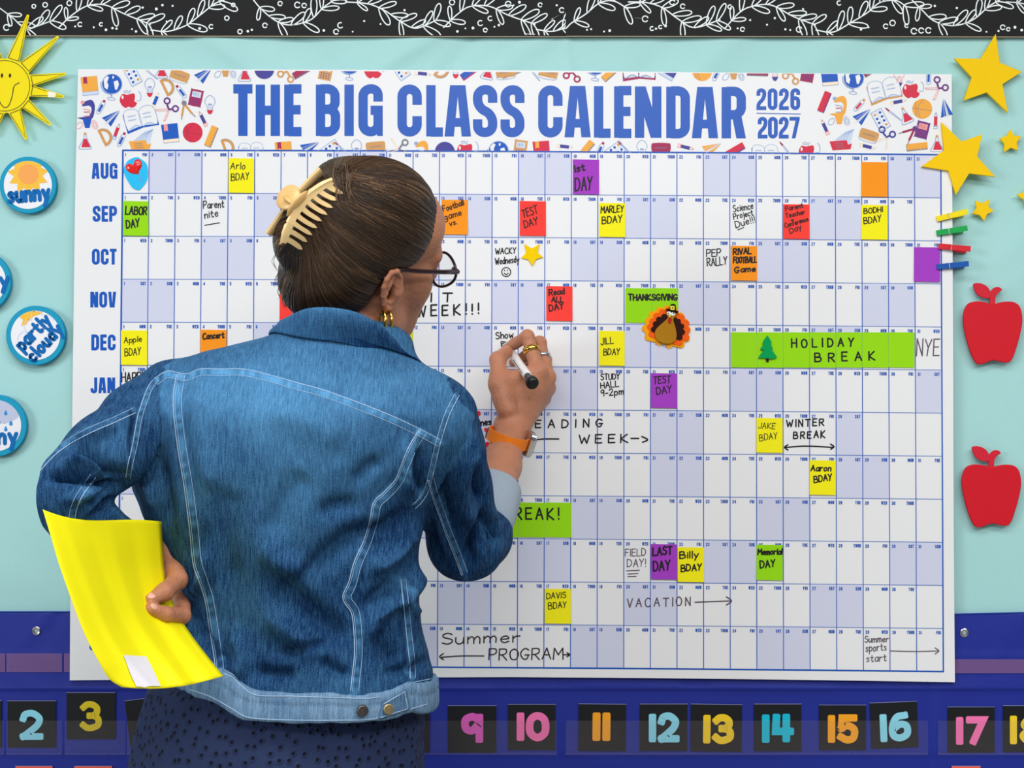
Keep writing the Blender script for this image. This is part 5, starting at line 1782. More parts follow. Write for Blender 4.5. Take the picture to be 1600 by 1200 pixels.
# ---- right forearm and writing hand
W_R = P(799, 668, -0.122)
vx = Vox(P(700, 900, -0.34) + [0, 0, 0], P(900, 490, 0.0), 0.0017)
vx.lo  # grid spans elbow to fingertips
vx.chain([P(735, 850, -.315), P(768, 774, -.238), P(783, 728, -.180), W_R], [.026, .0290, .0275, .0225], .012)
PALM = dict(i=P(841, 581, -.106), m=P(855, 590, -.082), r=P(855, 606, -.060), p=P(848, 622, -.044))
for kx, q in PALM.items():
    vx.cone(W_R, q, .019, .0128, .014)
vx.cone(P(822, 620, -.095), P(845, 606, -.075), .018, .016, .012)
TH = [P(792, 640, -.135), P(779, 602, -.128), P(778, 562, -.106), P(792, 549, -.080)]
vx.chain(TH, [.016, .0130, .0118, .0092], .006)
vx.cone(P(781, 598, -.122), PALM['i'], .0138, .0115, .012)
vx.cone(P(790, 622, -.122), P(838, 602, -.098), .017, .016, .012)
IX = [PALM['i'], P(824, 526, -.088), P(804, 537, -.064), P(790, 546, -.050)]
MD = [PALM['m'], P(843, 536, -.060), P(822, 556, -.050), P(802, 566, -.044)]
RG = [PALM['r'], P(852, 562, -.032), P(832, 571, -.021), P(816, 574, -.021)]
PK_ = [PALM['p'], P(849, 588, -.021), P(829, 592, -.020), P(815, 594, -.021)]
for ch, rs in ((IX, [.0118, .0098, .0086, .0074]), (MD, [.0120, .0100, .0086, .0074]), (RG, [.0114, .0092, .008, .007]), (PK_, [.0105, .0082, .0072, .0064])):
    vx.chain(ch, rs, .0035)
    for q, r_ in ((ch[1], rs[1]), (ch[0], rs[0])):
        vx.ell(q + np.array([0, -.002, 0]), r_ * 1.05, None, .004)
# extensor tendons on the back of the hand
for q in (PALM['i'], PALM['m'], PALM['r']):
    vx.cone(q * .8 + W_R * .2 + [0, -.011, 0], q * .25 + W_R * .75 + [0, -.014, 0], .0035, .003, .006)
V_, F_ = vx.mesh(2)
body_add(V_, F_)

# ---- left forearm and hand pinching the paper
W_L = P(268, 862, -.468)
vx = Vox(P(60, 1010, -.56) - [0, .09, 0], P(345, 770, -.40) + [0.02, .06, 0], 0.0019)
vx.chain([P(150, 830, -.53), P(205, 862, -.475), W_L], [.026, .026, .0225], .012)
LI, LM = P(284, 930, -.472), P(290, 945, -.452)
for q in (LI, LM, P(294, 955, -.435), P(294, 962, -.42)):
    vx.cone(W_L, q, .018, .0125, .014)
LT = [P(272, 884, -.488), P(278, 906, -.520), P(257, 925, -.556), P(236, 937, -.570)]
vx.chain(LT, [.0135, .0112, .0100, .0078], .006)
LX = [LI, P(285, 962, -.535), P(259, 960, -.566), P(235, 951, -.580)]
vx.chain(LX, [.0105, .0100, .0090, .0070], .003)
vx.chain([LM, P(294, 972, -.470), P(268, 968, -.492), P(246, 958, -.500)], [.0118, .0105, .009, .0076], .004)
vx.chain([P(304, 955, -.435), P(308, 980, -.448), P(284, 985, -.47), P(264, 975, -.480)], [.011, .010, .0085, .0072], .004)
vx.chain([P(302, 962, -.42), P(304, 990, -.43), P(290, 996, -.445), P(275, 988, -.455)], [.010, .0088, .0075, .0065], .004)
V_, F_ = vx.mesh(2)
body_add(V_, F_)

# ---- hidden trunk and legs (under jacket and skirt)
hipx = P(440, 1150, -.43)[0]
vx = Vox([hipx - .28, -.62, -.02], [hipx + .30, -.16, 1.46], 0.008)
vx.chain([NECK - [0, 0, .01], P(520, 640, -.41), P(475, 850, -.42), [hipx, -.43, .92]], [.04, .055, .065, .08], .03)
for sx in (-.075, .075):
    vx.chain([[hipx + sx, -.43, .90], [hipx + sx * .95, -.425, .50], [hipx + sx * .95, -.44, .30], [hipx + sx * .95, -.435, .09]], [.068, .052, .048, .034], .03)
    vx.cone([hipx + sx * .95, -.45, .045], [hipx + sx * 1.1, -.30, .035], .034, .026, .02)
V_, F_ = vx.mesh(2)
body_add(V_, F_)
NAILS = [(LT[3], LT[2], .0062, .0048), (LX[3], LX[2], .0055, .0042)]
body = mesh_obj('body', np.concatenate(BV), np.concatenate(BF), m_skin, PERSON, smooth=True)
for tip, prev, l_, w_ in NAILS:
    ax_ = tip - prev; ax_ /= np.linalg.norm(ax_)
    up_ = np.array([0, -.8, .6]); up_ -= ax_ * (up_ @ ax_); up_ /= np.linalg.norm(up_)
    b = MB(); b.sphere(tip + up_ * .0060 - ax_ * .001, (l_, w_, .0020), 0, 16, 8, np.stack([ax_, np.cross(up_, ax_), up_], 1))
    b.build('fingernail', mat('nail', (222, 168, 150), 0.3, 0.45), PERSON, smooth=True)
# shoes
for sx in (-.075, .075):
    vx = Vox([hipx + sx - .08, -.54, -.02], [hipx + sx + .08, -.17, .14], 0.004)
    vx.cone([hipx + sx * .95, -.46, .05], [hipx + sx * 1.1, -.27, .04], .042, .036, .02)
    vx.D = np.maximum(vx.D, -(np.broadcast_to(vx.ax[2][None, None, :], vx.n)) + .001).astype(np.float32)
    V_, F_ = vx.mesh(1)
    mesh_obj('shoe', V_, F_, mat('shoe_black', (30, 28, 30), 0.45), PERSON, smooth=True)

# ---- hair
m_hair = bpy.data.materials.new('brown_hair')
m_hair.use_nodes = True
nt = m_hair.node_tree
hb = nt.nodes['Principled BSDF']
at_ = nt.nodes.new('ShaderNodeAttribute'); at_.attribute_name = 'tone'
rp = nt.nodes.new('ShaderNodeValToRGB')
rp.color_ramp.elements[0].color = (0.011, 0.006, 0.003, 1); rp.color_ramp.elements[1].color = (0.24, 0.128, 0.060, 1)
e_ = rp.color_ramp.elements.new(0.5); e_.color = (0.044, 0.023, 0.011, 1)
nt.links.new(at_.outputs['Fac'], rp.inputs[0]); nt.links.new(rp.outputs[0], hb.inputs['Base Color'])
hb.inputs['Roughness'].default_value = 0.38; hb.inputs['Specular IOR Level'].default_value = 0.5

CL0, CL1 = P(440, 380, -.500), P(527, 288, -.470)       # spine of the hair clip
cax = CL1 - CL0; cax /= np.linalg.norm(cax)
vx = Vox(HC - np.array([.21, .2, .17]), HC + np.array([.16, .16, .18]), 0.0028)
vx.ell(HL(0, .034, -.010), (.078, .093, .098), HA, 0)
vx.ell(HL(.012, -.02, -.055), (.066, .070, .062), HA, .03)
gl = vx.sub(vx.lo, vx.lo + vx.h * vx.n, 0)[1]
q = (gl - HC) @ HA.T
uu = q[..., 1]
line = np.interp(uu, [-.13, -.10, -.06, -.035, -.012, .010, .022, .045, .075, .10, .13], [-.075, -.062, -.040, -.028, -.020, .014, .036, .050, .068, .082, .08])
d = -smin(-vx.D, -((q[..., 2] - line) * 0.8), .008)
vx.D = d.astype(np.float32)
BUN = P(486, 344, -.466)
bz = np.array([0, -1.0, 0]); bx = np.cross(bz, cax); bx /= np.linalg.norm(bx); bz = np.cross(cax, bx)
vx.ell(BUN, (.058, .033, .040), np.stack([cax, bx, bz]), .02)
vx.ell(P(464, 386, -.462), (.026, .024, .028), None, .012)
vx.ell(P(487, 442, -.425), (.038, .032, .040), None, .02)
vx.ell(P(530, 285, -.435), (.030, .022, .028), None, .02)
sV, sF = vx.mesh(2)
hair_bvh = bvh_of(sV, sF)
qn = (sV - HC) @ HA.T
tone0 = 0.30 + 0.12 * np.sin(qn[:, 1] * 300 + qn[:, 2] * 60) * 0.4
HV, HF, HT = [sV], [f.tolist() for f in sF], [tone0]
nb = len(sV)
tip0, tip1 = P(466, 392, -.50), P(540, 298, -.47)
HCc = HL(0, .02, -.012)


def on_hair(dirv):
    o = Vector(HCc + dirv * 0.30)
    h = hair_bvh.ray_cast(o, Vector(-dirv))
    return None if h[0] is None else (np.array(h[0]), np.array(h[1]))


def add_strand(pts, r, tone):
    global nb
    pts = np.asarray(pts); k = len(pts)
    T = np.gradient(pts, axis=0); T /= np.maximum(1e-9, np.linalg.norm(T, axis=1))[:, None]
    N = np.cross(T, [0.3, 0.5, 0.8]); N /= np.maximum(1e-9, np.linalg.norm(N, axis=1))[:, None]
    B = np.cross(T, N)
    rr_ = r * np.clip(np.minimum(np.linspace(0, 6, k), np.linspace(6, 0, k)) , 0.35, 1)[:, None]
    V = np.stack([pts + N * rr_, pts + (-.5 * N + .87 * B) * rr_, pts + (-.5 * N - .87 * B) * rr_], 1).reshape(-1, 3)
    HV.append(V); HT.append(np.full(len(V), tone))
    for i in range(k - 1):
        a = nb + 3 * i
        for q in range(3):
            HF.append([a + q, a + (q + 1) % 3, a + 3 + (q + 1) % 3, a + 3 + q])
    nb += len(V)


cnt = 0
rs = np.random.default_rng(5)
while cnt < 2600:
    d0 = rs.normal(size=3); d0 /= np.linalg.norm(d0)
    if d0[1] > 0.55:
        continue
    h = on_hair(d0)
    if h is None or h[1][1] > 0.5:
        continue
    loc = HA @ (h[0] - HCc)
    # where this lock is gathered: upper hair to the upper end of the clip, nape hair to the lower end
    ang = np.clip((loc[1] + .09) / .19, 0, 1)
    g = tip0 + (tip1 - tip0) * (0.05 + 0.95 * ang) + rs.normal(size=3) * .003
    d1 = g - HCc; d1 /= np.linalg.norm(d1)
    om = math.acos(np.clip(d0 @ d1, -1, 1))
    if om < 0.12:
        continue
    frac = min(1.0, 0.035 / 0.09 / om * rs.uniform(0.8, 2.6))
    pts, bad = [], False
    for t in np.linspace(0, frac, 11):
        dd = (math.sin((1 - t) * om) * d0 + math.sin(t * om) * d1) / math.sin(om)
        hh = on_hair(dd / np.linalg.norm(dd))
        if hh is None:
            bad = True; break
        pts.append(hh[0] + hh[1] * 0.0002)
    if bad or np.max(np.linalg.norm(np.diff(pts, axis=0), axis=1)) > .03:
        continue
    band = 0.5 + 0.5 * math.sin(loc[1] * 170 + 2.0 * math.sin(loc[2] * 30))
    add_strand(pts, rs.uniform(.0005, .0011), float(np.clip(rs.normal(.40 + .16 * band, .15), 0.05, 1)))
    cnt += 1
# twisted coil inside the clip and loose ends over it
for k in range(150):
    a0 = rs.uniform(0, 6.28); a1 = a0 + rs.uniform(.8, 1.8)
    s0 = rs.uniform(-.8, .8)
    pts = []
    for t in np.linspace(0, 1, 12):
        a = a0 + (a1 - a0) * t; s_ = np.clip(s0 + .35 * t, -.95, .95)
        w = math.sqrt(1 - s_ * s_)
        pts.append(BUN + cax * .059 * s_ + bx * .0345 * w * math.cos(a) + bz * .0415 * w * math.sin(a))
    add_strand(pts, rs.uniform(.0006, .0012), float(np.clip(rs.normal(.42, .16), 0.05, 1)))
for k in range(12):
    s_ = rs.uniform(-1, 1)
    a = P(548 + 12 * s_, 262 + 10 * rs.uniform(-1, 1), -.46); b_ = P(536 + 14 * rs.uniform(-1, 1), 292 + 14 * rs.uniform(-1, 1), -.508)
    c_ = (a + b_) / 2 + np.array([rs.normal() * .005, -.014, .006]); e2 = b_ + np.array([.012 * rs.uniform(-.4, 1), -.002, -.022])
    add_strand(crom([a, c_, b_, e2], 5), .0007, float(rs.uniform(.3, .85)))
for base, dx in ((P(432, 395, -.47), -6), (P(440, 420, -.46), -8), (P(448, 455, -.44), -6), (P(446, 440, -.44), -9)):
    for k in range(3):
        p0 = base; p1 = base + np.array([dx * .0008 * rs.uniform(.3, 1.2), -.01, -.012]); p2 = p1 + np.array([.006 * rs.uniform(-1, 1.4), 0, -.012])
        add_strand(crom([p0, p1, p2], 6), .0003, .5)
hair = mesh_obj('hair', np.concatenate(HV), HF, m_hair, PERSON, smooth=True, attrs={'tone': np.concatenate(HT)})

# ================================================================== denim jacket
def denim_mat(name, dark, light):
    m = bpy.data.materials.new(name)
    m.use_nodes = True
    nt = m.node_tree
    b = nt.nodes['Principled BSDF']
    b.inputs['Roughness'].default_value = 0.85; b.inputs['Specular IOR Level'].default_value = 0.12
    tc = nt.nodes.new('ShaderNodeTexCoord')
    mp = nt.nodes.new('ShaderNodeMapping'); mp.inputs['Scale'].default_value = (760, 70, 62)
    mp.inputs['Rotation'].default_value = (0, 0.10, 0)
    nt.links.new(tc.outputs['Object'], mp.inputs[0])
    n1 = nt.nodes.new('ShaderNodeTexNoise'); n1.inputs['Scale'].default_value = 1.0; n1.inputs['Detail'].default_value = 3
    nt.links.new(mp.outputs[0], n1.inputs['Vector'])
    n2 = nt.nodes.new('ShaderNodeTexNoise'); n2.inputs['Scale'].default_value = 16; n2.inputs['Detail'].default_value = 4
    nt.links.new(tc.outputs['Object'], n2.inputs['Vector'])
    n3 = nt.nodes.new('ShaderNodeTexNoise'); n3.inputs['Scale'].default_value = 750; n3.inputs['Detail'].default_value = 2
    nt.links.new(tc.outputs['Object'], n3.inputs['Vector'])
    a = nt.nodes.new('ShaderNodeAttribute'); a.attribute_name = 'fade_shade'

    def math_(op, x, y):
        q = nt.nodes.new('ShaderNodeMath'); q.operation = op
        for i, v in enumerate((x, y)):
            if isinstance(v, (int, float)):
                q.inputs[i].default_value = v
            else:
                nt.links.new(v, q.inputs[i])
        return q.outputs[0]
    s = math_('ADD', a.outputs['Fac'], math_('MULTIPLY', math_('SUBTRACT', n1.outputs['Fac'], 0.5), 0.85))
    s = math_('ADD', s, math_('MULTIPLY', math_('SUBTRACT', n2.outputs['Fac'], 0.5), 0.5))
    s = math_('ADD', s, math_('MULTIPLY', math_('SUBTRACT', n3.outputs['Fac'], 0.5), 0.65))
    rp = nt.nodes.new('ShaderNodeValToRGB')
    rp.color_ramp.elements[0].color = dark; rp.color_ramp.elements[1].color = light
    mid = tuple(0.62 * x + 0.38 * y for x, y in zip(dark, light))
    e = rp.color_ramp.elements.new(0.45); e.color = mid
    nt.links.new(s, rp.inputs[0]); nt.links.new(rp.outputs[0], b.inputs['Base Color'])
    bp = nt.nodes.new('ShaderNodeBump'); bp.inputs['Strength'].default_value = 0.35; bp.inputs['Distance'].default_value = 0.0006
    nt.links.new(n1.outputs['Fac'], bp.inputs['Height']); nt.links.new(bp.outputs[0], b.inputs['Normal'])
    return m


m_denim = denim_mat('denim', (0.003, 0.026, 0.095, 1), (0.105, 0.33, 0.60, 1))
m_thread = mat('thread', (158, 186, 214), 0.8, 0.15)

ROWS = [(500, 456, 600), (510, 440, 622), (524, 418, 640), (536, 375, 645), (548, 325, 648), (560, 292, 655), (575, 262, 672), (600, 244, 702), (625, 236, 722), (650, 232, 734), (690, 228, 728), (730, 218, 706), (760, 212, 684),
        (800, 228, 664), (850, 254, 656), (900, 273, 653), (950, 284, 654), (1000, 288, 663), (1050, 287, 676), (1100, 286, 676), (1128, 286, 674)]
YC = -0.43
RZ = np.array([P(440, r[0], YC)[2] for r in ROWS])
RL = np.array([P(r[1], r[0], YC)[0] for r in ROWS]); RR = np.array([P(r[2], r[0], YC)[0] for r in ROWS])
RB = np.interp([r[0] for r in ROWS], [478, 508, 548, 600, 650, 720, 800, 900, 960, 1050, 1128], [.040, .052, .076, .108, .124, .128, .120, .108, .106, .118, .122])
RYC = np.interp([r[0] for r in ROWS], [478, 548, 650, 800, 950, 1128], [-.405, -.415, -.43, -.43, -.425, -.43])
ZHEM = P(470, 1128, -.555)[2]


HEM_T = [(270, 1034), (289, 1036), (345, 1048), (362, 1054), (378, 1069), (400, 1082), (450, 1084), (520, 1086), (570, 1088), (600, 1083), (640, 1068), (676, 1060), (700, 1057)]
HEM_B = [(270, 1072), (289, 1077), (330, 1092), (362, 1110), (380, 1121), (400, 1126), (480, 1129), (560, 1128), (590, 1126), (640, 1112), (672, 1104), (700, 1100)]


def back_y(x):
    '''depth of the back of the garment near the hem at world x'''
    L, R_ = RL[-2], RR[-2]
    s = np.clip((x - (L + R_) / 2) / ((R_ - L) / 2), -1, 1)
    return -.43 - .122 * (1 - np.abs(s) ** 2.35) ** (1 / 2.35)


def hem_z(x, line):
    """height of a hem line at world x along the back"""
    q = np.array([P(a, b_, float(back_y(P(a, b_, -.5)[0]))) for a, b_ in line])
    o = np.argsort(q[:, 0])
    return np.interp(x, q[o, 0], q[o, 2])


def zcut(x):
    return hem_z(x, HEM_B) + .006


def torso_sdf(g):
    z = g[..., 2]
    zz = RZ[::-1]
    L = np.interp(z, zz, RL[::-1]); R_ = np.interp(z, zz, RR[::-1]); B = np.interp(z, zz, RB[::-1]); Yc = np.interp(z, zz, RYC[::-1])
    cx, a = (L + R_) / 2, (R_ - L) / 2
    e = 2.35
    k = ((np.abs(g[..., 0] - cx) / a) ** e + (np.abs(g[..., 1] - Yc) / B) ** e) ** (1 / e)
    d = (k - 1) * np.minimum(a, B) * 0.9
    d = np.maximum(d, zcut(g[..., 0]) - z)
    return np.maximum(d, (z - RZ[0]) * 0.7)


LARM = [P(268, 628, -.445), P(224, 660, -.48), P(165, 708, -.54), P(100, 772, -.60), P(146, 830, -.545), P(202, 868, -.472)]
LRAD = [.050, .047, .043, .0425, .038, .034]
RARM = [P(676, 657, -.445), P(696, 706, -.42), P(708, 765, -.38), P(728, 846, -.325), P(750, 838, -.292), P(761, 812, -.262)]
RRAD = [.055, .046, .046, .052, .044, .0365]
lo = np.array([P(30, 900, -.68)[0], -.70, ZHEM - .02]); hi = np.array([P(830, 700, -.24)[0], -.19, RZ[0] + .03])
vx = Vox(lo, hi, 0.0034)
G3 = vx.sub(vx.lo, hi, .02)[1][:vx.n[0], :vx.n[1], :vx.n[2]]
vx.D = torso_sdf(G3).astype(np.float32)
vx.chain(LARM[:4], LRAD[:4], .022); vx.chain(RARM[:4], RRAD[:4], .022)
va = Vox(lo, hi, 0.0034)
va.chain(LARM[3:], LRAD[3:], .006); va.chain(RARM[3:], RRAD[3:], .006)
vx.D = smin(vx.D, va.D, .008)
del va, G3
jV, jF = vx.mesh(3)
N = vnormals(jV, jF)
px = to_px(jV)
view = (jV - _C); view /= np.linalg.norm(view, axis=1)[:, None]
facing = np.clip(-(N * view).sum(1) * 3 + 0.3, 0, 1)


def seg_d(p, pts):
    b = np.full(len(p), 1e9)
    for i in range(len(pts) - 1):
        a, c = pts[i], pts[i + 1]
        t = np.clip(((p - a) @ (c - a)) / ((c - a) @ (c - a)), 0, 1)
        b = np.minimum(b, np.linalg.norm(p - a - t[:, None] * (c - a), axis=1))
    return b


dL, dR = seg_d(jV, LARM) - .05, seg_d(jV, RARM) - .055
dT = torso_sdf(jV)
part = np.where((dL < dT - .004) & (dL < dR), 1, np.where((dR < dT - .004), 2, 0))
disp = np.zeros(len(jV))
# folds of the cloth: (part, line, height mm, width px)
FOLDS = [
    (0, [(640, 800), (600, 830), (560, 835), (520, 860), (470, 905)], -7, 17), (0, [(648, 830), (615, 865), (580, 890)], 6, 14), (0, [(650, 850), (622, 905), (590, 935), (570, 950)], -6, 14),
    (0, [(655, 880), (640, 920), (600, 950), (580, 975), (580, 1010)], 6, 15), (0, [(590, 985), (600, 1010), (620, 1035)], -6, 14), (0, [(595, 720), (570, 735), (555, 755)], -4, 13), (0, [(560, 790), (530, 790), (500, 800)], -4, 14),
    (0, [(430, 905), (470, 945), (510, 975), (545, 1000)], -7, 20), (0, [(420, 960), (460, 995), (500, 1020)], 6, 20), (0, [(440, 1018), (480, 1012), (510, 1005)], -5, 11), (0, [(400, 1048), (430, 1054), (460, 1052)], -5, 11), (0, [(500, 1030), (525, 1048), (545, 1055)], -4.5, 10),
    (0, [(410, 850), (440, 880), (480, 890)], 5, 20), (0, [(360, 760), (350, 840), (360, 920)], -4, 22), (0, [(310, 620), (320, 700), (335, 770)], 4, 22), (0, [(253, 640), (246, 700), (250, 760), (262, 830)], -5, 14), (0, [(225, 690), (228, 740), (245, 800)], 4, 10),
    (0, [(310, 980), (325, 1010), (350, 1035)], -5, 12), (0, [(365, 990), (380, 1030), (372, 1060)], 5, 14), (0, [(300, 930), (318, 900), (320, 860)], 4, 12), (0, [(420, 640), (480, 660), (540, 690)], 3, 30), (0, [(640, 690), (632, 720), (640, 770)], 5, 12), (0, [(655, 700), (650, 740), (660, 775)], -4, 8),
    (0, [(620, 940), (655, 960)], 3, 10), (0, [(600, 1050), (640, 1045), (672, 1030)], -4, 9), (0, [(565, 850), (600, 855), (640, 838)], -4, 10), (0, [(480, 740), (440, 790), (430, 840)], -3.5, 26),
    (1, [(110, 705), (140, 712), (170, 735), (196, 750)], -7, 11), (1, [(95, 735), (120, 728), (160, 745), (190, 752)], 5, 9), (1, [(72, 742), (110, 742), (150, 750), (190, 757)], -7, 9), (1, [(140, 785), (165, 768), (190, 762)], -6, 8), (1, [(145, 812), (170, 790), (185, 780)], -6, 7), (1, [(100, 780), (130, 775), (160, 760)], 4, 9),
    (1, [(200, 640), (190, 690), (196, 740)], 3, 10), (1, [(120, 690), (160, 675), (190, 665)], 3, 10),
    (2, [(752, 700), (742, 735), (756, 790)], -4, 9), (2, [(735, 700), (720, 760), (735, 820)], 4, 14), (2, [(772, 812), (779, 832), (785, 846)], -5, 5), (2, [(764, 806), (768, 835), (774, 852)], -4.5, 5), (2, [(762, 798), (742, 840), (730, 880)], -6, 9), (2, [(700, 700), (690, 760), (700, 830)], -4, 13),
    (2, [(660, 790), (672, 840), (690, 890)], -4, 9), (2, [(752, 850), (740, 880), (720, 900)], 4, 9), (2, [(720, 660), (735, 690), (738, 720)], 3, 10)]
for pt, ln, hh, w in FOLDS:
    d, t, _ = pl_dist(px, crom(ln, 6))
    amp = np.minimum(1, np.minimum(t, 1 - t) * 5 + 0.25)
    disp += np.where(part == pt, 0.001 * hh * (2.9 if pt == 0 else 4.0) * np.exp(-(d / (.88 * w)) ** 2) * amp, 0) * facing
# seams: lines of the photograph, raised felled band between two rows of stitches
SEAMS = [
    (0, [(240, 593), (262, 580), (290, 585), (312, 577), (345, 577), (380, 577), (420, 586), (470, 600), (500, 608), (540, 622), (590, 641), (625, 656), (660, 673), (690, 689)], -10, 'y'),
    (0, [(276, 585), (271, 620), (272, 650), (278, 700), (288, 760), (297, 830), (302, 880), (311, 908), (321, 940), (329, 990), (335, 1030), (337, 1050)], 13, 'l'),
    (0, [(655, 672), (640, 696), (627, 727), (619, 748), (600, 769), (584, 785), (578, 812), (568, 845), (553, 880), (545, 910), (536, 930), (539, 943), (549, 957), (553, 985), (554, 1020), (550, 1060), (548, 1083)], 12, 'l'),
    (0, [(717, 618), (702, 648), (692, 678), (685, 703), (677, 738), (670, 765), (660, 783), (648, 795)], -7, 'l'),
    (2, [(668, 750), (675, 775), (684, 800), (697, 835), (710, 868), (722, 900)], 10, 'l'),
    (0, [(243, 590), (232, 604), (220, 635), (213, 660), (208, 690), (201, 720), (196, 748)], 7, 'l'),
    (1, [(212, 645), (180, 660), (140, 677), (100, 700), (75, 722), (55, 748), (48, 765)], -8, 'l'),
    (1, [(149, 746), (138, 762), (126, 780), (119, 797), (116, 815)], -9, 'l'),
    (0, [(626, 905), (631, 950), (636, 1000), (640, 1035), (641, 1062)], 8, 'l'),
    (0, [(345, 1047), (362, 1052), (378, 1068), (400, 1082), (450, 1084), (520, 1086), (570, 1088), (600, 1083), (640, 1068), (676, 1060)], 0, 'h')]
fade_shade = 0.23 + 0.26 * np.exp(-((px[:, 1] - 600) / 75) ** 2) * (part == 0) + 0.20 * np.exp(-((px[:, 0] - 450) / 110) ** 2 - ((px[:, 1] - 690) / 130) ** 2) * (part == 0)  # cloth wear, plus painted light on the yoke and centre back
fade_shade -= 0.13 * (part == 2) + 0.04 * (part == 1)  # right sleeve darkened with painted shade
fade_shade -= 0.07 * np.clip((px[:, 1] - 780) / 80, 0, 1) * (part == 0)  # shade painted into the lower back
fade_shade += 0.14 * np.exp(-((px[:, 1] - 1100) / 30) ** 2) * (part == 0)
fade_shade -= 0.10 * (part == 0) * np.clip((px[:, 0] - 600) / 60, 0, 1) * np.clip((900 - px[:, 1]) / 60, 0, 1) * np.clip((px[:, 1] - 700) / 40, 0, 1)  # painted shade on the right side below the arm
seam_px = []
for pt, ln, off, kind in SEAMS:
    c = crom(ln, 6)
    tg = np.gradient(c, axis=0); tg /= np.linalg.norm(tg, axis=1)[:, None]
    nn = np.stack([tg[:, 1], -tg[:, 0]], 1)
    if off:
        c2 = c + nn * off * (1 if kind != 'y' else -1) * (-1 if kind == 'y' else 1)
        mid = (c + c2) / 2
        d, t, _ = pl_dist(px, mid)
        m = (part == pt) if pt else (part != 3)
        hw = abs(off) / 2
        band = np.exp(-(d / (hw * 1.1)) ** 4)
        pucker = 0.5 + 0.5 * np.sin(t * np.linalg.norm(np.diff(c, axis=0), axis=1).sum() / 4.2 + 2.5 * np.sin(t * 40))
        disp += np.where(m, 0.0013 * band * (0.55 + 0.6 * pucker), 0) * facing
        d1, _, _ = pl_dist(px, c)
        disp -= np.where(m, 0.0024 * np.exp(-((d1 - 2.5) / 2.5) ** 2) * (d > hw), 0) * facing
        fade_shade += np.where(m, band * (0.34 * pucker + 0.03), 0)
        seam_px.append((c, 1.0)); seam_px.append((c2, 0.55))
        if kind == 'l' and abs(off) > 9:
            seam_px.append((c + nn * off * 0.22, 0.5))
    else:
        d, t, _ = pl_dist(px, c)
        disp -= 0.0014 * np.exp(-(d / 3.0) ** 2) * facing
        seam_px.append((c, 0.9))
# soft irregularity of worn cloth
disp += 0.0011 * (np.sin(jV[:, 0] * 61 + 3 * np.sin(jV[:, 2] * 23)) * np.sin(jV[:, 2] * 47 + 2 * np.sin(jV[:, 0] * 31)))
jV = jV + N * disp[:, None]
jV = relax(jV, jF, 0.25)
jacket = mesh_obj('denim_jacket', jV, jF, m_denim, PERSON, smooth=True, attrs={'fade_shade': np.clip(fade_shade, 0, 1)})
sd = jacket.modifiers.new('sub', 'SUBSURF'); sd.levels = 0; sd.render_levels = 1
jb = bvh_of(jV, jF)
b = MB()
for c, k in seam_px:
    L_ = np.linalg.norm(np.diff(c, axis=0), axis=1).sum()
    s_ = np.r_[0, np.cumsum(np.linalg.norm(np.diff(c, axis=0), axis=1))]
    q = np.stack([np.interp(np.arange(0, L_, 3.0), s_, c[:, i]) for i in (0, 1)], 1)
    p = shoot(jb, q, 0.0003)
    if len(p) < 3:
        continue
    jump = np.linalg.norm(np.diff(p, axis=0), axis=1)
    cuts = [0] + [i + 1 for i in np.where(jump > .014)[0]] + [len(p)]
    for a, e2 in zip(cuts[:-1], cuts[1:]):
        if e2 - a >= 3:
            pp = p[a:e2].copy()
            pp[1:-1] = (pp[:-2] + 2 * pp[1:-1] + pp[2:]) / 4
            b.tube(pp, 0.0006 * k, 5)
b.build('topstitching', m_thread, jacket, smooth=True)

# ---- waistband: folded band around the hem
m_band = denim_mat('denim_band', (0.03, 0.10, 0.22, 1), (0.34, 0.52, 0.70, 1))


def torso_ring(z, out, n=120, a0=0.0, a1=2 * math.pi):
    zz = RZ[::-1]
    L = np.interp(z, zz, RL[::-1]); R_ = np.interp(z, zz, RR[::-1]); B = np.interp(z, zz, RB[::-1]); Yc = np.interp(z, zz, RYC[::-1])
    cx, a = (L + R_) / 2, (R_ - L) / 2
    th = np.linspace(a0, a1, n, endpoint=abs(a1 - a0) < 6.28)
    e = 2 / 2.35
    x = cx + (a + out) * np.sign(np.cos(th)) * np.abs(np.cos(th)) ** e
    y = Yc + (B + out) * np.sign(np.sin(th)) * np.abs(np.sin(th)) ** e
    return np.stack([x, y, np.full(n, z)], 1)


n_ = 180
th = np.linspace(0, 2 * math.pi, n_, endpoint=False)
base = torso_ring(ZHEM + .02, 0, n_)
zt, zb = hem_z(base[:, 0], HEM_T), hem_z(base[:, 0], HEM_B)
prof = [(1.03, -.004), (1.0, .0016), (.93, .0038), (.66, .0044), (.60, .0036), (.54, .0046), (.08, .0048), (-.02, .0040), (-.03, -.004)]
V, FD = [], []
for f_, o_ in prof:
    r_ = torso_ring(ZHEM + .02, o_ + .0015, n_)
    r_[:, 2] = zb + (zt - zb) * f_ + .0007 * np.sin(th * 17) + .0004 * np.sin(th * 41)
    dd = r_[:, :2] - r_[:, :2].mean(0); dd /= np.linalg.norm(dd, axis=1)[:, None]
    r_[:, :2] += dd * (.0012 * np.sin(th * 13 + 1) + .0005 * np.sin(th * 47))[:, None]
    V.append(r_); FD.append(np.full(n_, 0.40) + .06 * np.sin(th * 55))
F = []
for i in range(len(prof) - 1):
    for k in range(n_):
        k2 = (k + 1) % n_
        F.append([i * n_ + k, i * n_ + k2, (i + 1) * n_ + k2, (i + 1) * n_ + k][::-1])
band = mesh_obj('waistband', np.concatenate(V), F, m_band, jacket, smooth=True, attrs={'fade_shade': np.concatenate(FD)})
wV = np.concatenate(V); wF = np.array(F)
wb_ = bvh_of(wV, wF)
b = MB()
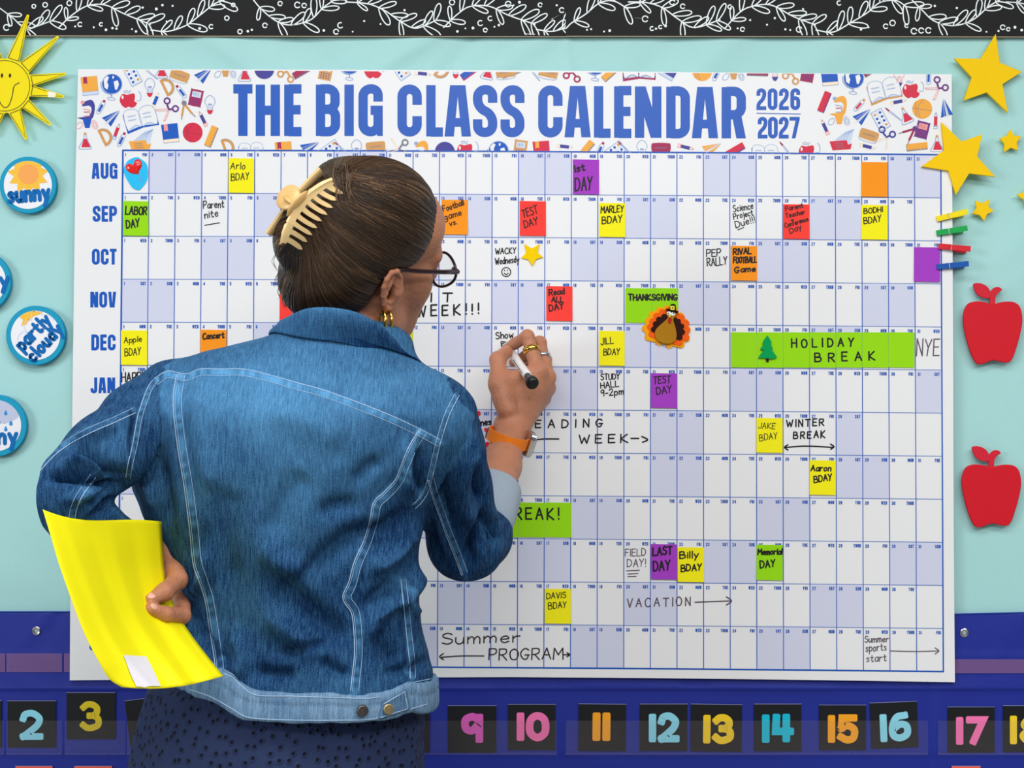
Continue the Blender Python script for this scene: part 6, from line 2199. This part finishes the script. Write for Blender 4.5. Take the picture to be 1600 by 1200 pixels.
for ln in ([(350, 1053), (363, 1058), (379, 1073), (400, 1086), (450, 1088), (520, 1090), (570, 1091.5), (592, 1089)], [(296, 1077), (330, 1089), (362, 1107), (380, 1118), (400, 1122.5), (450, 1125), (520, 1125.5), (585, 1123), (640, 1108), (668, 1100)]):
    p = shoot(wb_, crom(ln, 8), .0003)
    if len(p) > 3:
        b.tube(p, .0006, 5)
if b.V:
    b.build('band_stitching', m_thread, jacket, smooth=True)
# adjuster tab and shank buttons
tq = [np.array(k, float) for k in ((592, 1123), (641, 1107), (635, 1077), (598, 1099))]
tg_ = []
for i in range(9):
    for k in range(9):
        s_, t_ = i / 8, k / 8
        q_ = (tq[0] * (1 - s_) + tq[1] * s_) * (1 - t_) + (tq[3] * (1 - s_) + tq[2] * s_) * t_
        h_ = wb_.ray_cast(CAM, Vector(P(q_[0], q_[1], 0) - _C).normalized())
        if h_[0] is None:
            h_ = wb_.find_nearest(Vector(P(q_[0], q_[1], -.54)))
        tg_.append(np.array(h_[0]))
tg_ = np.array(tg_)
F = [[i * 9 + k, (i + 1) * 9 + k, (i + 1) * 9 + k + 1, i * 9 + k + 1] for i in range(8) for k in range(8)]
tab_ = mesh_obj('adjuster_tab', tg_ + np.array([0, -.0035, .0004]), F, m_band, jacket, smooth=True, attrs={'fade_shade': np.full(81, .22)})
so = tab_.modifiers.new('thick', 'SOLIDIFY'); so.thickness = .0024; so.offset = 0
rim = [i * 9 for i in range(9)] + [72 + k for k in range(1, 9)] + [i * 9 + 8 for i in range(7, -1, -1)]
b = MB(); b.tube(tg_[rim] + (tg_.mean(0) - tg_[rim]) * .12 + np.array([0, -.0052, .0004]), .0006, 5)
b.build('tab_stitching', m_thread, jacket)
for bx_, by_, r_, c in ((565, 1110, .0072, (96, 92, 92)), (606, 1106, .0066, (176, 158, 120))):
    p = shoot(wb_, [(bx_, by_)], 0.0005)
    if len(p):
        h = wb_.find_nearest(Vector(p[0]))
        nrm = np.array(h[1]); nrm = nrm if nrm[1] < 0 else -nrm
        b = MB(); b.lathe(p[0] + (np.array([0, -.004, 0]) if bx_ == 606 else 0), nrm, [(0, r_ * .6), (.002, r_ * .6), (.0024, r_), (.0042, r_ * .96), (.0052, r_ * .8), (.0048, r_ * .6), (.0056, r_ * .25)], 24)
        b.build('button', mat('button_%d' % bx_, c, 0.35, 0.5, metal=0.85), jacket, smooth=True)

# ---- collar: stand turned over into a leaf
CR = [P(644, 572, -.425), P(625, 543, -.455), P(600, 514, -.478), P(562, 490, -.494), P(520, 481, -.497), P(482, 482, -.487), P(455, 493, -.462), P(436, 506, -.420), P(448, 530, -.375), P(500, 575, -.345), P(560, 600, -.335), P(615, 600, -.36)]
ring = crom(CR, 8, True)
c0 = ring.mean(0)
n_ = len(ring)
out = ring - c0; out[:, 2] = 0; out /= np.linalg.norm(out, axis=1)[:, None]
dn = np.array([0, 0, -1.0])
leaf = np.interp(np.linspace(0, 1, n_, endpoint=False), [0, .10, .2, .35, .5, .58, .64, .72, .9, 1], [.006, .013, .018, .021, .022, .021, .016, .014, .014, .006])[:, None]
prf = [(-.010, .040), (-.004, .020), (-.0015, .003), (.0, -.001), (.003, .0005), (.006, .006)]
V = [ring + out * a + dn * b_ for a, b_ in prf]
V += [ring + out * (.005 + leaf * .22) + dn * leaf * .55, ring + out * (.005 + leaf * .42) + dn * leaf, ring + out * (.002 + leaf * .38) + dn * leaf * 1.02, ring + out * .002 + dn * leaf * .6]
for row, lift in ((7, .0042), (8, .0016)):
    for k in range(n_):
        h = jb.find_nearest(Vector(V[row][k]))
        if h[0] is not None and (ring[k] - c0)[1] < .02:
            nn_ = np.array(h[1]); nn_ = nn_ if nn_ @ (V[row][k] - np.array([c0[0], c0[1], V[row][k][2]])) > 0 else -nn_
            V[row][k] = np.array(h[0]) + nn_ * lift
for row in (7, 8):
    for _ in range(14):
        V[row] = .25 * np.roll(V[row], 1, 0) + .5 * V[row] + .25 * np.roll(V[row], -1, 0)
V[6] = .5 * V[5] + .5 * V[7] + out * .0035
V[9] = .6 * V[2] + .4 * V[8]
V = np.concatenate(V)
F = []
for i in range(9):
    for k in range(n_):
        k2 = (k + 1) % n_
        F.append([i * n_ + k, i * n_ + k2, (i + 1) * n_ + k2, (i + 1) * n_ + k])
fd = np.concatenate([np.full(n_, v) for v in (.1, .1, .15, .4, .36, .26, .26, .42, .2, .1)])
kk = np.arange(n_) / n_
col_shade = np.tile(np.clip(1 - np.abs(kk - .10) / .24, 0, 1), 10)      # painted shade, darkening the collar towards its right point
fd = fd + .10 - .34 * col_shade
col_ = mesh_obj('collar', V, F, m_denim, jacket, smooth=True, attrs={'fade_shade': np.clip(fd, 0, 1)})
sd = col_.modifiers.new('sub', 'SUBSURF'); sd.levels = 1; sd.render_levels = 2

# ---- rolled cuff of the right sleeve
m_cuff = mat('cuff_inside_denim', (152, 166, 180), 0.85, 0.1, bump=(900, 0.0008), var=0.22, vscale=500)


def tube_ring(c0_, c1_, prof, n=44, wob=0.0):
    ax = c1_ - c0_; L_ = np.linalg.norm(ax); ax /= L_
    u = np.cross(ax, [0, 1.0, 0]); u /= np.linalg.norm(u); w = np.cross(ax, u)
    V, F = [], []
    for t, r_ in prof:
        for k in range(n):
            a = 2 * math.pi * k / n
            q = r_ * (1 + wob * math.sin(3 * a + 1) + wob * .6 * math.sin(5 * a + t * 3))
            V.append(c0_ + ax * L_ * t + q * (math.cos(a) * u + math.sin(a) * w))
    for i in range(len(prof) - 1):
        for k in range(n):
            k2 = (k + 1) % n
            F.append([i * n + k, i * n + k2, (i + 1) * n + k2, (i + 1) * n + k])
    return np.array(V), F


V, F = tube_ring(P(748, 826, -.286), P(771, 768, -.214), [(.02, .036), (0, .042), (.05, .0445), (.3, .0450), (.7, .0435), (.96, .0420), (1.0, .0405), (.99, .0380), (.6, .036)], 44, .02)
cf = mesh_obj('cuff', V, F, m_cuff, jacket, smooth=True)
sd = cf.modifiers.new('sub', 'SUBSURF'); sd.levels = 1; sd.render_levels = 1
cf['label'] = 'rolled cuff showing the pale inside of the denim'

# ================================================================== skirt
m_skirt = bpy.data.materials.new('eyelet_cotton')
m_skirt.use_nodes = True
nt = m_skirt.node_tree
sb = nt.nodes['Principled BSDF']
sb.inputs['Roughness'].default_value = 0.8; sb.inputs['Specular IOR Level'].default_value = 0.2
tc = nt.nodes.new('ShaderNodeTexCoord')
mp = nt.nodes.new('ShaderNodeMapping'); mp.inputs['Scale'].default_value = (1, 1, 1)
nt.links.new(tc.outputs['UV'], mp.inputs[0])
vo = nt.nodes.new('ShaderNodeTexVoronoi'); vo.voronoi_dimensions = '2D'; vo.inputs['Scale'].default_value = 74; vo.inputs['Randomness'].default_value = 0.9
nt.links.new(mp.outputs[0], vo.inputs['Vector'])
r1 = nt.nodes.new('ShaderNodeValToRGB')     # open holes of the embroidery
r1.color_ramp.elements[0].position = 0.12; r1.color_ramp.elements[0].color = (0.003, 0.004, 0.012, 1)
r1.color_ramp.elements[1].position = 0.17; r1.color_ramp.elements[1].color = (0.020, 0.034, 0.098, 1)
nt.links.new(vo.outputs['Distance'], r1.inputs[0]); nt.links.new(r1.outputs[0], sb.inputs['Base Color'])
r2 = nt.nodes.new('ShaderNodeValToRGB')     # raised thread rim round each hole
for p_, v_ in ((0.0, 0.0), (0.14, 0.05), (0.20, 1.0), (0.28, 0.9), (0.36, 0.45)):
    if p_ == 0.0:
        r2.color_ramp.elements[0].color = (0, 0, 0, 1)
    else:
        e = r2.color_ramp.elements.new(p_); e.color = (v_, v_, v_, 1)
r2.color_ramp.elements[-1].color = (.45, .45, .45, 1)
nt.links.new(vo.outputs['Distance'], r2.inputs[0])
n4 = nt.nodes.new('ShaderNodeTexNoise'); n4.inputs['Scale'].default_value = 260; nt.links.new(mp.outputs[0], n4.inputs['Vector'])
ad = nt.nodes.new('ShaderNodeMath'); ad.operation = 'MULTIPLY_ADD'; ad.inputs[1].default_value = 0.3
nt.links.new(n4.outputs['Fac'], ad.inputs[0]); nt.links.new(r2.outputs[0], ad.inputs[2])
bp = nt.nodes.new('ShaderNodeBump'); bp.inputs['Strength'].default_value = 0.9; bp.inputs['Distance'].default_value = 0.002
nt.links.new(ad.outputs[0], bp.inputs['Height']); nt.links.new(bp.outputs[0], sb.inputs['Normal'])
SK = [(1030, 300, 640), (1060, 250, 655), (1080, 228, 660), (1120, 216, 662), (1160, 207, 660), (1200, 199, 661)]
zs = [P(430, r[0], -.43)[2] for r in SK]; xl = [P(r[1], r[0], -.43)[0] for r in SK]; xr = [P(r[2], r[0], -.43)[0] for r in SK]
zs += [.75, .60, .45]; xl += [xl[-1] - .02, xl[-1] - .035, xl[-1] - .05]; xr += [xr[-1] + .02, xr[-1] + .035, xr[-1] + .05]
zfine = np.linspace(zs[0], zs[-1], 60)
n_ = 160
th = np.linspace(0, 2 * math.pi, n_, endpoint=False)
V, UV = [], []
for z in zfine:
    a0_, b0_ = np.interp(-z, -np.array(zs), xl), np.interp(-z, -np.array(zs), xr)
    cx, a = (a0_ + b0_) / 2, (b0_ - a0_) / 2
    ripple = 1 + (.012 + .05 * np.clip((1.0 - z) / .5, 0, 1)) * np.sin(th * 11 + 2 * np.sin(th * 2)) * .6
    bd = np.interp(-z, [-1.02, -.985, -.90, -.75, -.45], [.092, .100, .122, .145, .17])
    V.append(np.stack([cx + a * ripple * np.cos(th), -.425 + bd * ripple * np.sin(th), np.full(n_, z)], 1))
    UV += [(k / n_ * 1.1, z) for k in range(n_)]
V = np.concatenate(V)
F = []
for i in range(59):
    for k in range(n_):
        k2 = (k + 1) % n_
        F.append([i * n_ + k, i * n_ + k2, (i + 1) * n_ + k2, (i + 1) * n_ + k][::-1])
sk = mesh_obj('skirt', V, F, m_skirt, PERSON, smooth=True)
uvl = sk.data.uv_layers.new(name='UVMap')
co = []
for pl in sk.data.polygons:
    ks = [v % n_ for v in pl.vertices]
    wrap = max(ks) - min(ks) > 2
    for v in pl.vertices:
        u_ = (v % n_) / n_ * 1.1
        if wrap and v % n_ == 0:
            u_ = 1.1
        co += [u_, UV[v][1]]
uvl.data.foreach_set('uv', co)
so = sk.modifiers.new('thick', 'SOLIDIFY'); so.thickness = .0012; so.offset = -1

# ================================================================== worn things
# ---- hair clip
m_clip = mat('clip_cream', (238, 206, 146), 0.28, 0.5, k=1.0)
m_clip2 = mat('clip_amber', (226, 184, 118), 0.3, 0.5, k=1.0)
clip = None


def bez(a, b_, c, t):
    return a * (1 - t) ** 2 + 2 * b_ * t * (1 - t) + c * t * t


def patch(b, fn, us, ts, thick, m=0):
    """closed slab over a surface fn(u,t)->(point, normal)"""
    nu, nt_ = len(us), len(ts)
    top, bot = [], []
    for u in us:
        for t in ts:
            p, n = fn(u, t)
            top.append(p + n * thick / 2); bot.append(p - n * thick / 2)
    V = top + bot; o = nu * nt_
    F = []
    for i in range(nu - 1):
        for j in range(nt_ - 1):
            a = i * nt_ + j
            F.append([a, a + 1, a + nt_ + 1, a + nt_]); F.append([o + a, o + a + nt_, o + a + nt_ + 1, o + a + 1])
    edge = [i * nt_ for i in range(nu)] + [(nu - 1) * nt_ + j for j in range(1, nt_)] + [i * nt_ + nt_ - 1 for i in range(nu - 2, -1, -1)] + [j for j in range(nt_ - 2, 0, -1)]
    for k in range(len(edge)):
        a, c = edge[k], edge[(k + 1) % len(edge)]
        F.append([a, c, o + c, o + a])
    b.add(V, F, m)


def claw(back, slot, tip, yb, ys, yt, teeth, name, m_, parent, thick=.0042):
    """claw half: continuous spine band (back..slot) with tapering round-ended teeth (slot..tip)"""
    A_, S_, T_ = [crom(q, 8) for q in (back, slot, tip)]
    g = lambda c, u: np.array([np.interp(u, np.linspace(0, 1, len(c)), c[:, i]) for i in (0, 1)])
    fy = lambda q, u: float(np.interp(u, np.linspace(0, 1, len(q)), q))

    def pos(u, t):
        pa, ps, pt = P(*g(A_, u), fy(yb, u)), P(*g(S_, u), fy(ys, u)), P(*g(T_, u), fy(yt, u))
        mid = 2 * ps - .5 * pa - .5 * pt
        return bez(pa, mid, pt, t)

    def fn(u, t):
        p = pos(u, t)
        du = pos(min(1, u + .01), t) - pos(max(0, u - .01), t); dt = pos(u, min(1, t + .01)) - pos(u, max(0, t - .01))
        n = np.cross(du, dt); n /= np.linalg.norm(n)
        return p, (n if n[1] < 0 else -n)
    b = MB()
    patch(b, fn, np.linspace(0, 1, 33), np.linspace(0, .50, 5), thick)
    w = 1.0 / teeth
    for k in range(teeth):
        c = (k + .5) * w
        hw = w * .30
        rows = np.linspace(.46, 1.0, 9)

        def ft(v, t, c=c, hw=hw):
            z = (t - .46) / .54
            k_ = math.sqrt(max(0.0, 1 - max(0, (z - .75) / .25) ** 2)) * (1 - .18 * z)
            if k == 0:
                pass
            return fn(float(np.clip(c + (v - .5) * 2 * hw * max(k_, .12), 0, 1)), t)
        patch(b, ft, np.linspace(0, 1, 5), rows, thick * .92)
    o = b.build(name, m_, parent, smooth=False)
    bv = o.modifiers.new('round', 'BEVEL'); bv.width = .0011; bv.segments = 3; bv.limit_method = 'ANGLE'; bv.angle_limit = math.radians(50)
    return o


def hair_y(px_, py_, dflt):
    p = shoot(hair_bvh, [(px_, py_)])
    return float(p[0][1]) if len(p) else dflt


TIPS = [(468, 395), (476.5, 381), (485, 369), (494, 357), (502, 345), (512, 334), (521.5, 322), (530.5, 309), (540, 298)]
BACK = [(437, 382), (441, 366), (449.5, 346), (460, 325), (472, 311), (481, 301), (493, 292.5), (505, 285), (519, 279)]
SLOT = [(446, 380), (452, 366), (458, 352), (464.5, 339), (473.5, 326.5), (482.5, 315), (493, 306), (505, 296.5), (522, 287)]
ty = [hair_y(*q, -.49) - .003 for q in TIPS]
ty = np.convolve(np.r_[ty[0], ty, ty[-1]], [.25, .5, .25], 'valid')
sy = [hair_y(*q, -.50) - .013 for q in SLOT]
sy = np.convolve(np.r_[sy[0], sy, sy[-1]], [.25, .5, .25], 'valid')
by = sy - .004
clipe = claw(BACK, SLOT, TIPS, by, sy, ty, 9, 'hair_clip', m_clip, PERSON)
clipe['label'] = 'cream claw clip holding the twisted hair'
yc_ = float(by[4])
b = MB()
b.tube(at([450, 456, 464, 473, 480], [338, 328, 318, 308, 300], [yc_ + .002, yc_ - .001, yc_ - .002, yc_ - .001, yc_ + .002]), [.003, .0075, .0092, .0075, .003], 12, 0, flat=.4)
b.build('hinge_plate', m_clip2, clipe, smooth=True)
claw([(415, 364), (432, 340), (455, 309), (480, 281), (499, 262)], [(421, 368), (438, 346), (460, 315), (484, 288), (503, 268)], [(428, 374), (444, 352), (466, 321), (490, 294), (508, 274)],
     [yc_ + .030] * 5, [yc_ + .036] * 5, [yc_ + .058] * 5, 9, 'far_claw', m_clip, clipe)
b = MB()
tabc = P(451, 309, yc_ + .006)
tn = np.array([-.42, -.82, .30]); tn /= np.linalg.norm(tn)
b.lathe(tabc - tn * .002, tn, [(0, .0150), (.0015, .0166), (.0035, .0168), (.005, .0152), (.0052, .008), (.0050, .002)], 32)
b.tube([tabc, P(462, 320, yc_ - .001)], [.011, .008], 10, 0, flat=.3)
b.tube(at([452, 470], [336, 303], [yc_ + .003, yc_ + .003]), .0022, 8)
b.build('thumb_tab', m_clip2, clipe, smooth=True)

# ---- glasses
m_frame = mat('tortoise_frame', (40, 20, 24), 0.2, 0.5, var=0.5, vscale=180)
gl_m = bpy.data.materials.new('spectacle_lens'); gl_m.use_nodes = True
nt = gl_m.node_tree; nt.nodes.clear()
o_ = nt.nodes.new('ShaderNodeOutputMaterial'); t_ = nt.nodes.new('ShaderNodeBsdfTransparent'); g_ = nt.nodes.new('ShaderNodeBsdfGlossy'); g_.inputs['Roughness'].default_value = .02
fr = nt.nodes.new('ShaderNodeFresnel'); fr.inputs['IOR'].default_value = 1.4; mx = nt.nodes.new('ShaderNodeMixShader'); t_.inputs[0].default_value = (.93, .96, .98, 1)
nt.links.new(fr.outputs[0], mx.inputs[0]); nt.links.new(t_.outputs[0], mx.inputs[1]); nt.links.new(g_.outputs[0], mx.inputs[2]); nt.links.new(mx.outputs[0], o_.inputs[0])
b = MB()
lens_rings = []
for sg in (1, -1):
    ring = [HL(sg * (.036 + .0300 * math.cos(a)), -.011 + .0235 * math.sin(a) * (1 - .25 * math.cos(a)) + .007 * math.cos(a), .104 - .10 * abs(.036 + .0300 * math.cos(a))) for a in np.linspace(0, 2 * math.pi, 37)[:-1]]
    lens_rings.append(ring)
    b.tube(ring, .0019, 8, 0, True)
    b.tube([HL(sg * .056, .002, .099), HL(sg * .068, .004, .0955)], [.0034, .0036], 8)
b.tube([HL(-.009, -.006, .104), HL(0, -.002, .106), HL(.009, -.006, .104)], .002, 8)
gl_o = b.build('glasses', m_frame, PERSON, smooth=True)
gl_o['label'] = 'dark tortoiseshell glasses'
for sg in (1, -1):
    b = MB()
    b.tube([HL(sg * .068, .004, .097), HL(sg * .0715, .006, .072), HL(sg * .075, .010, .030), HL(sg * .0775, .014, .0), HL(sg * .079, .004, -.03)], [.0040, .0036, .0034, .0030, .002], 8, 0, flat=.85)
    b.build('temple', m_frame, gl_o, smooth=True)
for ring in lens_rings:
    c = np.mean(ring, 0)
    V = np.array(ring + [c + hf * .0015]); k = len(ring)
    mesh_obj('lens', V, [[i, (i + 1) % k, k] for i in range(k)], gl_m, gl_o, smooth=True)

# ---- earring (double hoop)
m_gold = mat('gold', (224, 176, 84), 0.18, 0.5, metal=1.0, k=1.0)
b = MB()
lobe = HL(.080, -.040, -.004) + np.array([-.004, -.007, -.007])
for off in (-.004, .005):
    c = lobe + hf * off + np.array([0, -.003, -.010])
    a1 = np.array([0, 0, 1.0]); a2 = np.array([.5, -.85, 0])
    b.tube([c + a1 * .013 * math.sin(t) + a2 * .0085 * math.cos(t) for t in np.linspace(0, 2 * math.pi, 29)[:-1]], .0021, 8, 0, True)
er = b.build('earring', m_gold, PERSON, smooth=True)
er['label'] = 'gold double hoop earring'

# ---- rings
for a, c, t, r_, m_, w, lab in ((IX[0], IX[1], .62, .0112, m_gold, .0042, 'wide gold ring'), (MD[0], MD[1], .60, .0115, mat('silver', (214, 214, 218), 0.15, 0.5, metal=1.0), .003, 'silver ring')):
    c0_ = a + (c - a) * t; ax = (c - a) / np.linalg.norm(c - a)
    V, F = tube_ring(c0_ - ax * w, c0_ + ax * w, [(0, r_), (0, r_ + .0014), (.5, r_ + .0019), (1, r_ + .0014), (1, r_), (0, r_)], 30)
    rg_ = mesh_obj('ring', V, F, m_, PERSON, smooth=True)
    rg_['label'] = lab

# ---- watch
wc = P(793, 685, -.150); wax = P(799, 668, -.122) - P(787, 722, -.178); wax /= np.linalg.norm(wax)
wax = np.array([.31, -.17, .95]); wax /= np.linalg.norm(wax)
we1 = np.cross(wax, [0, 1.0, 0]); we1 /= np.linalg.norm(we1); we2 = np.cross(wax, we1)
if we1[0] < 0:
    we1 = -we1
if we2[1] > 0:
    we2 = -we2
V, F = [], []
n_ = 48
for s_, k in ((-.0085, 0), (-.0085, .0022), (.0085, .0022), (.0085, 0)):
    for i in range(n_):
        a = 2 * math.pi * i / n_
        V.append(wc + wax * s_ + we1 * (.0285 + k) * math.cos(a) + we2 * (.0305 + k) * math.sin(a))
for j in range(4):
    for i in range(n_):
        F.append([j * n_ + i, j * n_ + (i + 1) % n_, ((j + 1) % 4) * n_ + (i + 1) % n_, ((j + 1) % 4) * n_ + i])
m_or = mat('watch_orange', (240, 128, 28), 0.6, 0.25, var=0.1, vscale=300)
wt = mesh_obj('wristwatch', V, F, m_or, PERSON, smooth=False)
wt['label'] = 'wristwatch with orange strap'


def boxf(c, a, b_, d, sa, sb, sd_, bev=.0015):
    """bevelled block spanned by half axes"""
    V = []
    for kd, sh in ((-1, bev), (-1 + bev / sd_, 0), (1 - bev / sd_, 0), (1, bev)):
        for t in np.linspace(0, 2 * math.pi, 33)[:-1]:
            ct, st = math.cos(t), math.sin(t)
            V.append(c + d * sd_ * kd + a * (sa - sh) * np.sign(ct) * abs(ct) ** .45 + b_ * (sb - sh) * np.sign(st) * abs(st) ** .45)
    n = 32
    F = [list(range(n))[::-1]]
    for i in range(3):
        for k in range(n):
            F.append([i * n + k, i * n + (k + 1) % n, (i + 1) * n + (k + 1) % n, (i + 1) * n + k])
    F.append([3 * n + k for k in range(n)])
    return V, F


wdir = we1 * .93 - we2 * .36; wdir /= np.linalg.norm(wdir)
wside = np.cross(wax, wdir)
cc = wc + we1 * .0305 * .93 + we2 * -.026 * .36 + wdir * .003
b = MB(); b.add(*boxf(cc, wax, wside, wdir, .019, .016, .0048)); b.build('watch_case', mat('silver', (214, 214, 218)), wt, smooth=False)
b = MB(); b.add(*boxf(cc + wdir * .0050, wax, wside, wdir, .0165, .0138, .0012, .0005)); b.build('watch_face', mat('watch_glass', (18, 20, 30), 0.08, 0.6), wt)
b = MB(); c2 = wc - we1 * .0312
b.add(*boxf(c2, wax, we2, we1, .0095, .004, .0012, .0004)); b.build('buckle', mat('silver', (214, 214, 218)), wt)

# ================================================================== held things
# ---- dry-erase marker
T0, T1 = P(787, 534, -.0135), P(833, 600, -.176)
ax = (T1 - T0); Lm = np.linalg.norm(ax); ax /= Lm
e = empty('marker', (T0 + T1) / 2, 'white dry erase marker with black end held in the writing hand', 'marker')
b = MB(); b.lathe(T0, ax, [(0, .0012), (.004, .0022), (.007, .0026)], 16); b.build('tip', m_pen, e, smooth=True)
b = MB(); b.lathe(T0, ax, [(.007, .0034), (.014, .0042), (.018, .0056), (.02, .0058)], 24); b.build('grip', mat('marker_black', (22, 22, 24), 0.35, 0.4), e, smooth=True)
b = MB(); b.lathe(T0, ax, [(.02, .0060), (.021, .0066), (Lm - .040, .0066), (Lm - .034, .0064), (Lm - .033, .0058)], 28); b.build('barrel', mat('marker_white', (236, 236, 236), 0.3, 0.5), e, smooth=True)
b = MB()
sdv = np.cross(ax, [0, 1.0, 0]); sdv /= np.linalg.norm(sdv); s2 = np.cross(ax, sdv)
if s2[1] > 0:
    s2 = -s2
for k in range(9):
    t = Lm - .042 - .0062 * k
    p = T0 + ax * t + s2 * .0052 - np.sign(sdv[0]) * sdv * .0044
    b.tube([p - ax * .0018 + s2 * .0006, p + ax * .0004 - s2 * .0012], .0007, 5)
b.build('barrel_print', m_pen, e)
b = MB(); b.lathe(T0, ax, [(Lm - .033, .0050), (Lm - .020, .0052), (Lm - .017, .0060), (Lm - .014, .0084), (Lm - .008, .0098), (Lm - .003, .0096), (Lm, .0080), (Lm + .0012, .004)], 28); b.build('end_cap', mat('marker_black', (22, 22, 24)), e, smooth=True)

# ---- yellow paper
lefte = crom([(67, 796), (79, 836), (92, 880), (110, 932), (133, 992), (158, 1040), (172, 1062), (190, 1074)], 6)
righte = crom([(253, 815), (254.5, 850), (256, 885), (262, 915), (276, 955), (298, 990), (322, 1022), (349, 1056)], 6)
nr = len(lefte)
nu = 28
m_pap = mat('paper_yellow', (246, 236, 6), 0.6, 0.25, k=1.04)
m_lab = mat('paper_label', (226, 224, 232), 0.6, 0.2)
V, F, M = [], [], []
for i in range(nr):
    v = i / (nr - 1)
    for j in range(nu):
        u = j / (nu - 1)
        p = lefte[i] * (1 - u) + righte[i] * u
        if i == 0:
            p = p + [0, 14 * math.sin(math.pi * min(1, u * 1.15)) * (1 - u) * 1.1]
        if v < .2:
            p = p + [0, 9 * math.sin(math.pi * u) * (1 - u) * (1 - v / .2) * (0 if i == 0 else 1)]
        if v > .86:
            k = (v - .86) / .14
            p = p + [0, k * (9 * math.sin(math.pi * u))]
        # sheet bows towards the camera on its left, is pinched at the right edge; fanned soft folds run down it
        y = -.690 + .185 * u ** 1.15 - .085 * u * v * v - .018 * math.sin(v * math.pi) * (1 - u)
        for cu, amp, w in ((.18 + .10 * v, .0030, .05), (.36 + .10 * v, -.0026, .045), (.55 + .06 * v, .0034, .05), (.74, -.003, .045), (.88, .0025, .04)):
            y -= 1.7 * amp * (.25 + .9 * v) * math.exp(-((u - cu) / w) ** 2)
        V.append(P(p[0], p[1], y))
for i in range(nr - 1):
    for j in range(nu - 1):
        F.append([i * nu + j, (i + 1) * nu + j, (i + 1) * nu + j + 1, i * nu + j + 1])
V = np.array(V)
pap = mesh_obj('yellow_paper', V, F, m_pap, smooth=True)
so = pap.modifiers.new('thick', 'SOLIDIFY'); so.thickness = .0003; so.offset = -1
tag(pap, 'bright yellow sheet of paper pinched in the left hand at the hip', 'paper')
pb = bvh_of(V, np.array(F))
q = []
A, B_, C_, D_ = [np.array(k, float) for k in ((191.5, 1024.5), (228, 1027), (250, 1073.5), (212, 1073.5))]
for i in range(9):
    for j in range(9):
        s_, t_ = i / 8, j / 8
        q.append((A * (1 - s_) + B_ * s_) * (1 - t_) + (D_ * (1 - s_) + C_ * s_) * t_)
p = shoot(pb, q, .0016)
if len(p) == 81:
    mesh_obj('white_label', p, [[i * 9 + j, i * 9 + j + 1, (i + 1) * 9 + j + 1, (i + 1) * 9 + j] for i in range(8) for j in range(8)], m_lab, pap, smooth=True)['label'] = 'white label patch'
